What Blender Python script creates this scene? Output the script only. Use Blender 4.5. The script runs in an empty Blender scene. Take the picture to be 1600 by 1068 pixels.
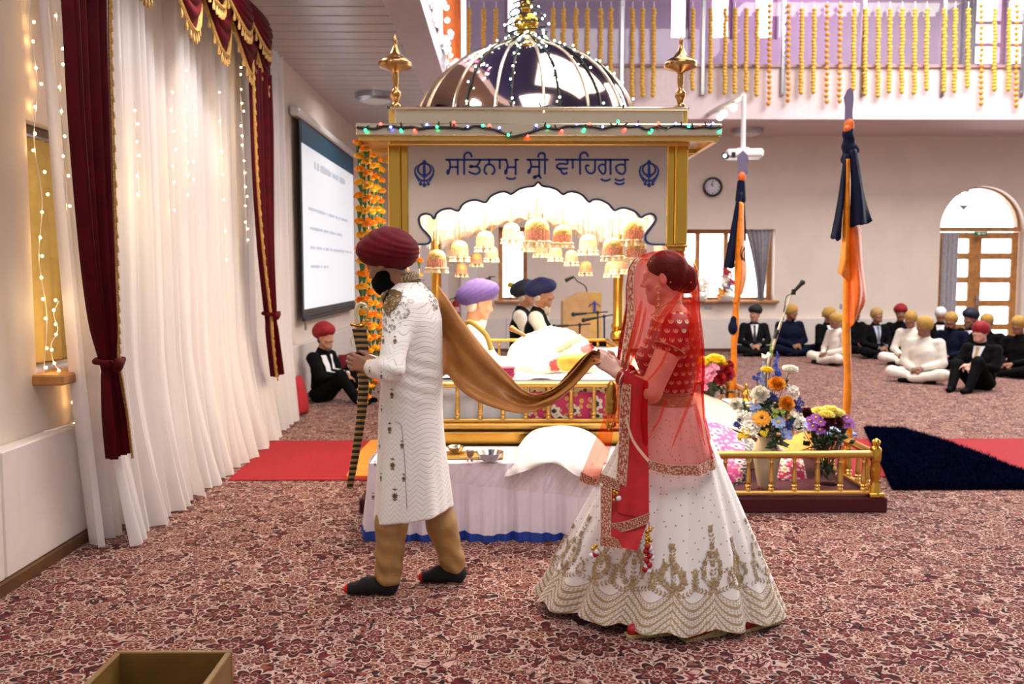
import bpy, bmesh, math, random
import numpy as np
from mathutils import Vector, Matrix, Quaternion
from mathutils.bvhtree import BVHTree
PI = math.pi
R = random.Random(7)
SC = bpy.context.scene
COL = SC.collection
V = Vector

# ------------------------------------------------------------------ camera
F = 1400.0
EYE = V((0, 0, 1.6))
PITCH = math.atan(109 / F)
YAW = math.atan(13 / F * math.cos(PITCH))
cam_d = bpy.data.cameras.new('camera')
cam_d.sensor_width = 36.0
cam_d.lens = F * 36 / 1600
cam_d.clip_start = 0.05
cam = bpy.data.objects.new('camera', cam_d)
COL.objects.link(cam)
cam.location = EYE
cam.rotation_euler = (PI / 2 - PITCH, 0, -YAW)
SC.camera = cam
CR = cam.rotation_euler.to_matrix()
cam_d.dof.use_dof = True
cam_d.dof.focus_distance = 4.35
cam_d.dof.aperture_fstop = 2.8

def ray(px, py):
    return (CR @ V(((px - 800) / F, -(py - 534) / F, -1))).normalized()
def P(px, py, Y):
    d = ray(px, py)
    return EYE + d * (Y / d.y)
def G(px, py, z=0.0):
    d = ray(px, py)
    return EYE + d * ((z - EYE.z) / d.z)
def PX(px, py, x):
    d = ray(px, py)
    return EYE + d * ((x - EYE.x) / d.x)

def lin(c):
    return c / 12.92 if c <= 0.04045 else ((c + 0.055) / 1.055) ** 2.4
def C(h):
    h = h.lstrip('#')
    return tuple(lin(int(h[i:i + 2], 16) / 255) for i in (0, 2, 4)) + (1.0,)

# ------------------------------------------------------------------ materials
class NB:
    """small node-graph builder"""
    def __init__(s, name):
        s.mat = bpy.data.materials.new(name)
        s.mat.use_nodes = True
        s.t = s.mat.node_tree
        s.b = s.t.nodes['Principled BSDF']
        s.out = s.t.nodes['Material Output']
    def n(s, typ, **kw):
        nd = s.t.nodes.new(typ)
        for k, v in kw.items():
            setattr(nd, k, v)
        return nd
    def put(s, sock, v):
        if v is None:
            return
        if hasattr(v, 'is_output'):
            s.t.links.new(v, sock)
        else:
            sock.default_value = v
    def m(s, op, a, b=None, c=None, clamp=False):
        nd = s.n('ShaderNodeMath', operation=op, use_clamp=clamp)
        for i, v in enumerate((a, b, c)):
            s.put(nd.inputs[i], v)
        return nd.outputs[0]
    def vm(s, op, a, b=None, scale=None):
        nd = s.n('ShaderNodeVectorMath', operation=op)
        s.put(nd.inputs[0], a)
        s.put(nd.inputs[1], b)
        if scale is not None:
            s.put(nd.inputs['Scale'], scale)
        return nd.outputs['Value'] if op in ('LENGTH', 'DOT_PRODUCT', 'DISTANCE') else nd.outputs[0]
    def step(s, x, a, b):
        """smooth ramp 0..1 as x goes a..b"""
        nd = s.n('ShaderNodeMapRange', interpolation_type='SMOOTHSTEP')
        s.put(nd.inputs[0], x)
        nd.inputs[1].default_value = a
        nd.inputs[2].default_value = b
        if a > b:
            nd.inputs[1].default_value, nd.inputs[2].default_value = b, a
            nd.inputs[3].default_value, nd.inputs[4].default_value = 1, 0
        return nd.outputs[0]
    def mix(s, f, a, b):
        nd = s.n('ShaderNodeMix', data_type='RGBA')
        s.put(nd.inputs[0], f)
        s.put(nd.inputs[6], a)
        s.put(nd.inputs[7], b)
        return nd.outputs[2]
    def co(s, kind='Object'):
        return s.n('ShaderNodeTexCoord').outputs[kind]
    def sep(s, v):
        nd = s.n('ShaderNodeSeparateXYZ')
        s.put(nd.inputs[0], v)
        return nd.outputs
    def comb(s, x=0.0, y=0.0, z=0.0):
        nd = s.n('ShaderNodeCombineXYZ')
        for i, v in enumerate((x, y, z)):
            s.put(nd.inputs[i], v)
        return nd.outputs[0]
    def noise(s, v, scale=5.0, detail=2.0, rough=0.5, dist=0.0):
        nd = s.n('ShaderNodeTexNoise')
        s.put(nd.inputs['Vector'], v)
        nd.inputs['Scale'].default_value = scale
        nd.inputs['Detail'].default_value = detail
        nd.inputs['Roughness'].default_value = rough
        nd.inputs['Distortion'].default_value = dist
        return nd.outputs
    def vor(s, v, scale=5.0, rnd=1.0, dim='3D', feature='F1'):
        nd = s.n('ShaderNodeTexVoronoi', voronoi_dimensions=dim, feature=feature)
        s.put(nd.inputs['Vector'], v)
        nd.inputs['Scale'].default_value = scale
        nd.inputs['Randomness'].default_value = rnd
        return nd.outputs
    def bump(s, h, strength=0.3, dist=0.01):
        nd = s.n('ShaderNodeBump')
        s.put(nd.inputs['Height'], h)
        nd.inputs['Strength'].default_value = strength
        nd.inputs['Distance'].default_value = dist
        s.put(s.b.inputs['Normal'], nd.outputs[0])
    def set(s, **kw):
        names = dict(col='Base Color', rough='Roughness', metal='Metallic', spec='Specular IOR Level', sheen='Sheen Weight',
                     trans='Transmission Weight', emit='Emission Color', estr='Emission Strength', alpha='Alpha', sss='Subsurface Weight',
                     coat='Coat Weight', ior='IOR')
        for k, v in kw.items():
            s.put(s.b.inputs[names[k]], v)
        return s

MATS = {}
def mat(name, col, rough=0.6, metal=0.0, var=0.06, scale=12.0, bump=0.0, **kw):
    """plain procedural material: colour with a little noise variation"""
    if name in MATS:
        return MATS[name]
    b = NB(name)
    c = C(col) if isinstance(col, str) else col
    if var:
        f = b.noise(b.co(), scale, 3.0)[0]
        dark = tuple(x * (1 - var * 2) for x in c[:3]) + (1,)
        lite = tuple(min(1, x * (1 + var)) for x in c[:3]) + (1,)
        b.set(col=b.mix(b.step(f, 0.3, 0.7), dark, lite))
        if bump:
            b.bump(f, bump)
    else:
        b.set(col=c)
    b.set(rough=rough, metal=metal, **kw)
    MATS[name] = b.mat
    return b.mat
def glow(name, col, strength):
    if name in MATS:
        return MATS[name]
    b = NB(name)
    b.set(col=C(col), emit=C(col), estr=strength, rough=0.5)
    MATS[name] = b.mat
    return b.mat
def sheer(name, col, opacity, transl=0.5, sparkle=None, tint=(1, 1, 1)):
    """see-through woven cloth"""
    if name in MATS:
        return MATS[name]
    b = NB(name)
    t = b.t
    c = C(col)
    d = b.n('ShaderNodeBsdfDiffuse'); d.inputs[0].default_value = c
    tl = b.n('ShaderNodeBsdfTranslucent'); tl.inputs[0].default_value = c
    m1 = b.n('ShaderNodeMixShader'); m1.inputs[0].default_value = transl
    t.links.new(d.outputs[0], m1.inputs[1]); t.links.new(tl.outputs[0], m1.inputs[2])
    tr = b.n('ShaderNodeBsdfTransparent'); tr.inputs[0].default_value = (*tint, 1)
    m2 = b.n('ShaderNodeMixShader')
    op = opacity
    lw = b.n('ShaderNodeLayerWeight'); lw.inputs[0].default_value = 0.35
    op = b.m('ADD', b.m('MULTIPLY', lw.outputs['Facing'], (1 - opacity) * 0.55), opacity, clamp=True)
    if sparkle:
        v = b.vor(b.co(), sparkle, 0.9)
        dot = b.step(v['Distance'], 0.1, 0.06)
        op = b.m('MAXIMUM', op, dot)
        b.put(d.inputs[0], b.mix(dot, c, C('#e8c9a0')))
    b.put(m2.inputs[0], op)
    t.links.new(tr.outputs[0], m2.inputs[1]); t.links.new(m1.outputs[0], m2.inputs[2])
    t.links.new(m2.outputs[0], b.out.inputs[0])
    MATS[name] = b.mat
    return b.mat

# ------------------------------------------------------------------ objects
def tag(o, label=None, cat=None, group=None, kind=None):
    if label: o['label'] = label
    if cat: o['category'] = cat
    if group: o['group'] = group
    if kind: o['kind'] = kind
    return o
def wloc(o):
    p = V((0, 0, 0))
    while o is not None:
        p += o.location
        o = o.parent
    return p
def thing(name, label, cat, loc=(0, 0, 0), group=None):
    o = bpy.data.objects.new(name, None)
    o.empty_display_size = 0.1
    COL.objects.link(o)
    o.location = loc
    return tag(o, label, cat, group)
def mk(name, verts, faces, mats, parent=None, smooth=True, fm=None, loc=None, uv=None, auto=None):
    """link ONE mesh object; verts are world coordinates"""
    me = bpy.data.meshes.new(name)
    off = wloc(parent) if parent is not None else V((0, 0, 0))
    l = V(loc) if loc is not None else V((0, 0, 0))
    off = np.array(off + l if parent is None else off, dtype=float)
    va = np.asarray(verts, dtype=float).reshape(-1, 3) - off
    me.from_pydata(va.tolist(), [], faces if isinstance(faces, list) else faces.tolist())
    if not isinstance(mats, (list, tuple)):
        mats = [mats]
    for m_ in mats:
        me.materials.append(m_)
    if fm is not None:
        me.polygons.foreach_set('material_index', np.asarray(fm, dtype=np.int32))
    if smooth:
        me.polygons.foreach_set('use_smooth', np.ones(len(me.polygons), dtype=bool))
    if uv is not None:
        ul = me.uv_layers.new(name='UVMap')
        li = np.zeros(len(me.loops), dtype=np.int32)
        me.loops.foreach_get('vertex_index', li)
        ul.data.foreach_set('uv', np.asarray(uv, dtype=np.float32)[li].ravel())
    me.update()
    o = bpy.data.objects.new(name, me)
    COL.objects.link(o)
    if parent is not None:
        o.parent = parent
    elif loc is not None:
        o.location = l
    if auto:
        try:
            me.set_sharp_from_angle(angle=math.radians(auto))
        except Exception:
            pass
    return o
def children(o):
    return [c for c in bpy.data.objects if c.parent is o]
def dup(o, delta=(0, 0, 0), parent=None, label=None, rotz=None):
    c = o.copy()
    COL.objects.link(c)
    if parent is not None:
        c.parent = parent
    else:
        c.location = o.location + V(delta)
        if rotz is not None:
            c.rotation_euler.z = rotz
    if label:
        c['label'] = label
    for ch in o.children:
        dup(ch, parent=c)
    return c

def basis(d):
    d = V(d).normalized()
    a = V((0, 0, 1)) if abs(d.z) < 0.95 else V((1, 0, 0))
    u = d.cross(a).normalized()
    return d, u, u.cross(d).normalized()

class MB:
    """collects shapes (world coordinates) that become ONE mesh object"""
    def __init__(s):
        s.v = []; s.f = []; s.fm = []; s.mi = 0
    def add(s, vs, fs):
        o = len(s.v)
        s.v += [tuple(v) for v in vs]
        s.f += [tuple(i + o for i in f) for f in fs]
        s.fm += [s.mi] * len(fs)
        return s
    def box(s, c, d, rz=0.0, bev=0.0, M=None):
        hx, hy, hz = d[0] / 2, d[1] / 2, d[2] / 2
        if M is None:
            M = Matrix.Rotation(rz, 3, 'Z')
        c = V(c)
        b = min(bev, hx * .9, hy * .9, hz * .9)
        if b <= 0:
            vs = [c + M @ V((x * hx, y * hy, z * hz)) for x in (-1, 1) for y in (-1, 1) for z in (-1, 1)]
            return s.add(vs, [(0, 1, 3, 2), (4, 6, 7, 5), (0, 4, 5, 1), (2, 3, 7, 6), (0, 2, 6, 4), (1, 5, 7, 3)])
        vs = []; idx = {}
        for x in (-1, 1):
            for y in (-1, 1):
                for z in (-1, 1):
                    for k, (a, bb, cc) in enumerate(((0, b, b), (b, 0, b), (b, b, 0))):
                        idx[(x, y, z, k)] = len(vs)
                        vs.append(c + M @ V((x * (hx - a), y * (hy - bb), z * (hz - cc))))
        fs = []
        for x in (-1, 1):
            q = [idx[(x, y, z, 0)] for y, z in ((-1, -1), (1, -1), (1, 1), (-1, 1))]
            fs.append(tuple(q if x > 0 else q[::-1]))
            q = [idx[(z, x, y, 1)] for y, z in ((-1, -1), (1, -1), (1, 1), (-1, 1))]
            fs.append(tuple(q if x > 0 else q[::-1]))
            q = [idx[(y, z, x, 2)] for y, z in ((-1, -1), (1, -1), (1, 1), (-1, 1))]
            fs.append(tuple(q if x > 0 else q[::-1]))
        for a in (-1, 1):
            for bb in (-1, 1):
                fs.append((idx[(a, bb, -1, 0)], idx[(a, bb, 1, 0)], idx[(a, bb, 1, 1)], idx[(a, bb, -1, 1)]))
                fs.append((idx[(a, -1, bb, 0)], idx[(a, 1, bb, 0)], idx[(a, 1, bb, 2)], idx[(a, -1, bb, 2)]))
                fs.append((idx[(-1, a, bb, 1)], idx[(1, a, bb, 1)], idx[(1, a, bb, 2)], idx[(-1, a, bb, 2)]))
                for cc in (-1, 1):
                    fs.append(tuple(idx[(a, bb, cc, k)] for k in range(3)))
        return s.add(vs, fs)
    def cyl(s, p0, p1, r0, r1=None, seg=16, cap=True):
        r1 = r0 if r1 is None else r1
        return s.tube([p0, p1], [r0, r1], seg, cap)
    def tube(s, path, rad, seg=8, cap=True, closed=False):
        path = [V(p) for p in path]
        n = len(path)
        if not hasattr(rad, '__len__'):
            rad = [rad] * n
        vs = []; pu = None
        for i, p in enumerate(path):
            if closed:
                d = path[(i + 1) % n] - path[i - 1]
            else:
                d = path[min(i + 1, n - 1)] - path[max(i - 1, 0)]
            if d.length < 1e-9: d = V((0, 0, 1))
            d.normalize()
            if pu is None:
                _, u, w = basis(d)
            else:
                u = pu - d * pu.dot(d)
                if u.length < 1e-6: _, u, w = basis(d)
                u.normalize()
            w = d.cross(u)
            pu = u
            for k in range(seg):
                a = 2 * PI * k / seg
                vs.append(p + (u * math.cos(a) + w * math.sin(a)) * rad[i])
        fs = []
        for i in range(n if closed else n - 1):
            j = (i + 1) % n
            for k in range(seg):
                l = (k + 1) % seg
                fs.append((i * seg + k, i * seg + l, j * seg + l, j * seg + k))
        if cap and not closed:
            fs.append(tuple(range(seg))[::-1])
            fs.append(tuple((n - 1) * seg + k for k in range(seg)))
        return s.add(vs, fs)
    def lathe(s, c, prof, seg=24, M=None, cap=True, sq=None):
        """prof: list of (radius, z) along +Z at c"""
        c = V(c); vs = []
        for r, z in prof:
            for k in range(seg):
                a = 2 * PI * k / seg
                p = V((r * math.cos(a), r * math.sin(a), z))
                if sq: p = V((p.x * sq[0], p.y * sq[1], p.z))
                vs.append(c + (M @ p if M is not None else p))
        fs = []
        n = len(prof)
        for i in range(n - 1):
            for k in range(seg):
                l = (k + 1) % seg
                fs.append((i * seg + k, i * seg + l, (i + 1) * seg + l, (i + 1) * seg + k))
        if cap:
            fs.append(tuple(range(seg))[::-1])
            fs.append(tuple((n - 1) * seg + k for k in range(seg)))
        return s.add(vs, fs)
    def ball(s, c, r, seg=12, ring=8, M=None):
        if not hasattr(r, '__len__'): r = (r, r, r)
        c = V(c); vs = []; fs = []
        for i in range(ring + 1):
            t = PI * i / ring
            st = max(math.sin(t), 1e-3)
            for k in range(seg):
                a = 2 * PI * k / seg
                p = V((r[0] * st * math.cos(a), r[1] * st * math.sin(a), -r[2] * math.cos(t)))
                vs.append(c + (M @ p if M is not None else p))
        for i in range(ring):
            for k in range(seg):
                l = (k + 1) % seg
                fs.append((i * seg + k, i * seg + l, (i + 1) * seg + l, (i + 1) * seg + k))
        return s.add(vs, fs)
    def grid(s, fn, nu, nv, closed=False):
        vs = [fn(i / (nu if closed else nu - 1), j / (nv - 1)) for j in range(nv) for i in range(nu)]
        fs = []
        for j in range(nv - 1):
            for i in range(nu if closed else nu - 1):
                k = (i + 1) % nu
                fs.append((j * nu + i, j * nu + k, (j + 1) * nu + k, (j + 1) * nu + i))
        return s.add(vs, fs)
    def prism(s, pts, d):
        """closed 3-D outline extruded by vector d (outline may be concave: triangulated)"""
        from mathutils.geometry import tessellate_polygon
        pts = [V(p) for p in pts]; d = V(d); n = len(pts)
        tris = tessellate_polygon([pts])
        fs = [tuple(t) for t in tris] + [tuple(i + n for i in t[::-1]) for t in tris]
        fs += [(i, (i + 1) % n, (i + 1) % n + n, i + n) for i in range(n)]
        return s.add(pts + [p + d for p in pts], fs)
    def build(s, name, mats, parent=None, smooth=False, loc=None, auto=None, uv=None):
        if smooth and auto is None: auto = 50
        return mk(name, s.v, s.f, mats, parent, smooth, s.fm if isinstance(mats, (list, tuple)) else None, loc, uv, auto)

def cat(pts, n=8, closed=False):
    """Catmull-Rom through points"""
    pts = [V(p) for p in pts]; out = []
    m_ = len(pts)
    for i in range(m_ if closed else m_ - 1):
        if closed:
            p0, p1, p2, p3 = pts[i - 1], pts[i], pts[(i + 1) % m_], pts[(i + 2) % m_]
        else:
            p0, p1, p2, p3 = pts[max(i - 1, 0)], pts[i], pts[i + 1], pts[min(i + 2, m_ - 1)]
        for k in range(n):
            t = k / n
            out.append(0.5 * ((2 * p1) + (p2 - p0) * t + (2 * p0 - 5 * p1 + 4 * p2 - p3) * t * t + (3 * p1 - p0 - 3 * p2 + p3) * t ** 3))
    if not closed:
        out.append(pts[-1])
    return out
def lerp(a, b, t):
    return a + (b - a) * t
def interp(x, xs, ys):
    return float(np.interp(x, xs, ys))

# ------------------------------------------------------------------ implicit sculpting (smooth unions -> one continuous mesh)
class SDF:
    def __init__(s, h=0.01):
        s.h = h; s.p = []
    def c(s, a, b, ra, rb=None, k=0.02, sub=False):
        rb = ra if rb is None else rb
        s.p.append(('c', np.array(a, float), np.array(b, float), ra, rb, k, sub)); return s
    def e(s, c, r, k=0.02, M=None, sub=False):
        if not hasattr(r, '__len__'): r = (r, r, r)
        s.p.append(('e', np.array(c, float), np.array(r, float), np.array(M, float) if M is not None else np.eye(3), None, k, sub)); return s
    def l(s, secs, rz=0.0, k=0.03, o=(0, 0)):
        """elliptic loft: secs = (z, cx, cy, rx, ry), turned by rz about the point o"""
        a = np.array(secs, float)
        a = a[np.argsort(a[:, 0])]
        s.p.append(('l', a, rz, np.array(o, float), None, k, False)); return s
    def mesh(s):
        lo = np.full(3, 1e9); hi = -lo
        bbs = []
        for p in s.p:
            if p[0] == 'c':
                a = np.minimum(p[1] - p[3], p[2] - p[4]); b = np.maximum(p[1] + p[3], p[2] + p[4])
            elif p[0] == 'e':
                rr = np.sqrt(((p[3] * p[2][None, :]) ** 2).sum(1))
                a, b = p[1] - rr, p[1] + rr
            else:
                A = p[1]
                co, si = math.cos(p[2]), math.sin(p[2])
                X, Y = A[:, 1] - p[3][0], A[:, 2] - p[3][1]
                X, Y = X * co - Y * si + p[3][0], X * si + Y * co + p[3][1]
                r_ = np.maximum(A[:, 3], A[:, 4])
                a = np.array([(X - r_).min(), (Y - r_).min(), A[0, 0]]); b = np.array([(X + r_).max(), (Y + r_).max(), A[-1, 0]])
            bbs.append((a, b))
            if not p[6]:
                lo = np.minimum(lo, a); hi = np.maximum(hi, b)
        h = s.h
        lo -= 3 * h; hi += 3 * h
        n = np.ceil((hi - lo) / h).astype(int) + 1
        D = np.full(n, 0.5, np.float32)
        ax = [(lo[i] + h * np.arange(n[i])).astype(np.float32) for i in range(3)]
        for p, (a, b) in zip(s.p, bbs):
            k = p[5]; mg = k + 3 * h
            i0 = np.clip(np.floor((a - mg - lo) / h).astype(int), 0, n - 1)
            i1 = np.clip(np.ceil((b + mg - lo) / h).astype(int) + 1, 1, n)
            if (i1 <= i0).any(): continue
            x = ax[0][i0[0]:i1[0]][:, None, None]; y = ax[1][i0[1]:i1[1]][None, :, None]; z = ax[2][i0[2]:i1[2]][None, None, :]
            if p[0] == 'c':
                A, B, ra, rb = p[1], p[2], p[3], p[4]
                ba = B - A; l2 = max((ba * ba).sum(), 1e-9)
                t = np.clip(((x - A[0]) * ba[0] + (y - A[1]) * ba[1] + (z - A[2]) * ba[2]) / l2, 0, 1)
                d = np.sqrt((x - A[0] - t * ba[0]) ** 2 + (y - A[1] - t * ba[1]) ** 2 + (z - A[2] - t * ba[2]) ** 2) - (ra + (rb - ra) * t)
            elif p[0] == 'e':
                c_, r_, M_ = p[1], p[2], p[3]
                X, Y, Z = x - c_[0], y - c_[1], z - c_[2]
                q = [(X * M_[0, i] + Y * M_[1, i] + Z * M_[2, i]) / r_[i] for i in range(3)]
                l_ = np.sqrt(q[0] ** 2 + q[1] ** 2 + q[2] ** 2) + 1e-6
                g = np.sqrt((q[0] / r_[0]) ** 2 + (q[1] / r_[1]) ** 2 + (q[2] / r_[2]) ** 2) + 1e-6
                d = l_ * (l_ - 1) / g
            else:
                A, rz, o = p[1], p[2], p[3]
                zz = z.ravel()
                f = [np.interp(zz, A[:, 0], A[:, j])[None, None, :] for j in range(1, 5)]
                co, si = math.cos(-rz), math.sin(-rz)
                X = (x - o[0]) * co - (y - o[1]) * si + o[0]; Y = (x - o[0]) * si + (y - o[1]) * co + o[1]
                q = np.sqrt(((X - f[0]) / f[2]) ** 2 + ((Y - f[1]) / f[3]) ** 2)
                d = (q - 1) * np.minimum(f[2], f[3])
                d = np.maximum(d, np.maximum(A[0, 0] - z, z - A[-1, 0]))
            S_ = D[i0[0]:i1[0], i0[1]:i1[1], i0[2]:i1[2]]
            if p[6]:
                d = -d
                hh = np.maximum(k - np.abs(S_ - d), 0) / k
                S_[...] = np.maximum(S_, d) + hh * hh * k / 4
            else:
                hh = np.maximum(k - np.abs(S_ - d), 0) / k
                S_[...] = np.minimum(S_, d) - hh * hh * k / 4
        return nets(D, lo, h)
    def build(s, name, mats, parent=None, loc=None, cut=None, smooth=True, disp=None):
        v, f = s.mesh()
        if disp is not None:
            v = disp(v)
        if cut is not None:
            keep = cut(v)
            fk = keep[f].all(axis=1)
            f = f[fk]
            used = np.unique(f)
            mp = -np.ones(len(v), int); mp[used] = np.arange(len(used))
            v = v[used]; f = mp[f]
        return mk(name, v, f, mats, parent, smooth, None, loc)
def nets(D, lo, h):
    s = D < 0
    n = np.array(D.shape)
    cnt = np.zeros(n - 1, np.int8)
    for a in (0, 1):
        for b in (0, 1):
            for c in (0, 1):
                cnt += s[a:n[0] - 1 + a, b:n[1] - 1 + b, c:n[2] - 1 + c]
    I = np.argwhere((cnt > 0) & (cnt < 8))
    idx = -np.ones(n - 1, np.int64)
    idx[I[:, 0], I[:, 1], I[:, 2]] = np.arange(len(I))
    acc = np.zeros((len(I), 3)); num = np.zeros(len(I))
    for axis in range(3):
        o1, o2 = [i for i in range(3) if i != axis]
        for a in (0, 1):
            for b in (0, 1):
                p = I.copy(); p[:, o1] += a; p[:, o2] += b
                q = p.copy(); q[:, axis] += 1
                d0 = D[p[:, 0], p[:, 1], p[:, 2]]; d1 = D[q[:, 0], q[:, 1], q[:, 2]]
                m_ = (d0 < 0) != (d1 < 0)
                t = np.where(m_, d0 / np.where(m_, d0 - d1, 1), 0)
                pt = p.astype(float); pt[:, axis] += t
                acc[m_] += pt[m_]; num[m_] += 1
    v = acc / num[:, None] * h + lo
    fs = []
    for axis in range(3):
        o1, o2 = [(1, 2), (2, 0), (0, 1)][axis]
        sl0 = [slice(None)] * 3; sl1 = [slice(None)] * 3
        sl0[axis] = slice(0, -1); sl1[axis] = slice(1, None)
        A = s[tuple(sl0)]; B = s[tuple(sl1)]
        e = np.argwhere(A != B)
        e = e[(e[:, o1] > 0) & (e[:, o2] > 0) & (e[:, o1] < n[o1] - 1) & (e[:, o2] < n[o2] - 1)]
        ins = A[e[:, 0], e[:, 1], e[:, 2]]
        def cell(d1, d2):
            c = e.copy(); c[:, o1] += d1; c[:, o2] += d2
            return idx[c[:, 0], c[:, 1], c[:, 2]]
        q = np.stack([cell(-1, -1), cell(0, -1), cell(0, 0), cell(-1, 0)], 1)
        q[~ins] = q[~ins][:, ::-1]
        fs.append(q)
    return v, np.concatenate(fs)

def join(dst, src):
    """stitch one mesh into another as a further material of it"""
    k = len(dst.data.materials)
    for m_ in src.data.materials: dst.data.materials.append(m_)
    bm = bmesh.new(); bm.from_mesh(dst.data); n = len(bm.faces); nv = len(bm.verts)
    bm.from_mesh(src.data); bm.faces.ensure_lookup_table(); bm.verts.ensure_lookup_table()
    d = wloc(src) - wloc(dst)
    for v in bm.verts[nv:]: v.co += d
    for f in bm.faces[n:]: f.material_index += k
    bm.to_mesh(dst.data); bm.free()
    bpy.data.objects.remove(src)
def bvh_of(*objs):
    vs = []; fs = []
    for o in objs:
        b = len(vs); l = wloc(o)
        vs += [v.co + l for v in o.data.vertices]
        fs += [tuple(i + b for i in p.vertices) for p in o.data.polygons]
    return BVHTree.FromPolygons(vs, fs)
def on(bvh, px, py, off=0.004, Yd=4.2):
    """the point of a built surface seen at this place of the frame, lifted off it"""
    d = ray(px, py)
    h, nrm, _, _ = bvh.ray_cast(EYE, d)
    if h is None:
        return P(px, py, Yd)
    if nrm.dot(d) > 0: nrm = -nrm
    return h + nrm * off
# ================================================================== THE SETTING
YB = 18.2          # back wall
XL = -2.6          # left wall
ZC = 4.1           # low ceiling of the left aisle

def carpet():
    b = NB('patterned_carpet')
    o = b.co()
    p = b.vm('MULTIPLY', o, (1, 1, 0))
    nz = b.noise(p, 3.2, 2.0)[1]
    warp = b.vm('SCALE', b.vm('SUBTRACT', nz, (0.5, 0.5, 0.5)), None, 0.16)
    q = b.vm('ADD', p, warp)
    cream, pink, salmon, red, maroon, black = C('#b99a8d'), C('#7c423e'), C('#7a4433'), C('#5e0f1a'), C('#360812'), C('#0b0506')
    col = b.mix(b.step(b.noise(p, 9.0, 2)[0], 0.45, 0.7), cream, C('#a98579'))
    # scrolling stems: iso-lines of a warped noise field
    n1 = b.noise(q, 7.0, 1.2, 0.5, 0.9)[0]
    ln = b.m('ABSOLUTE', b.m('SUBTRACT', b.m('FRACT', b.m('MULTIPLY', n1, 9.0)), 0.5))
    col = b.mix(b.step(ln, 0.15, 0.09), col, pink)
    col = b.mix(b.step(ln, 0.085, 0.05), col, black)
    n2 = b.noise(q, 13.0, 1.0, 0.5, 1.4)[0]
    l2 = b.m('ABSOLUTE', b.m('SUBTRACT', n2, 0.52))
    fill = b.mix(b.step(b.noise(p, 22.0, 1)[0], .45, .55), maroon, b.mix(b.step(b.noise(p, 6.0, 0)[0], .45, .55), salmon, red))
    col = b.mix(b.step(n2, .515, .53), col, fill)
    col = b.mix(b.step(b.m('ABSOLUTE', b.m('SUBTRACT', n2, 0.52)), 0.026, 0.012), col, black)
    l3 = b.m('ABSOLUTE', b.m('SUBTRACT', n2, 0.40))
    col = b.mix(b.step(l3, 0.03, 0.02), col, red)
    def flowers(col, scale, rad, pet, sharp, shades, rnd, off):
        qq = b.vm('ADD', b.vm('SCALE', b.vm('ADD', p, b.vm('SCALE', warp, None, 0.35)), None, 1.0), off)
        v = b.vor(qq, scale, rnd, '2D')
        loc = b.vm('SUBTRACT', qq, v['Position'])
        x, y, _ = b.sep(loc)
        ph = b.m('MULTIPLY', b.sep(v['Color'])[0], 6.28)
        a = b.m('ARCTAN2', y, x)
        r = b.m('SQRT', b.m('ADD', b.m('MULTIPLY', x, x), b.m('MULTIPLY', y, y)))
        lob = b.m('MULTIPLY_ADD', b.m('ABSOLUTE', b.m('SINE', b.m('ADD', b.m('MULTIPLY', a, pet / 2), ph))), sharp, 1 - sharp)
        sz = b.m('MULTIPLY_ADD', b.sep(v['Color'])[1], 0.5, 0.65)
        t = b.m('DIVIDE', r, b.m('MULTIPLY', b.m('MULTIPLY', lob, sz), rad))
        for lim, c in shades:
            col = b.mix(b.step(t, lim + 0.03, lim - 0.03), col, c)
        spokes = b.m('MULTIPLY', b.step(b.m('ABSOLUTE', b.m('SINE', b.m('ADD', b.m('MULTIPLY', a, pet / 2), ph))), 0.18, 0.08), b.m('MULTIPLY', b.step(t, 0.3, 0.36), b.step(t, 0.86, 0.8)))
        return b.mix(spokes, col, shades[0][1])
    col = flowers(col, 9.5, 0.040, 5, 0.35, [(1.2, cream), (1.0, black), (0.84, red), (0.58, pink), (0.34, maroon), (0.16, cream)], 0.95, (0.3, 0.7, 0))
    col = flowers(col, 5.6, 0.062, 6, 0.45, [(1.15, cream), (1.0, black), (0.9, salmon), (0.66, cream), (0.56, red), (0.34, black), (0.26, salmon), (0.12, cream)], 0.9, (3.1, 1.2, 0))
    col = flowers(col, 3.1, 0.094, 8, 0.42, [(1.14, cream), (1.02, black), (0.95, maroon), (0.74, salmon), (0.62, black), (0.55, red), (0.38, cream), (0.30, maroon), (0.16, salmon), (0.08, cream)], 0.8, (7.7, 4.2, 0))
    b.set(col=col, rough=0.95, spec=0.08, sheen=0.08)
    b.bump(b.noise(o, 420.0, 2.0)[0], 0.35, 0.004)
    return b.mat

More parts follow.
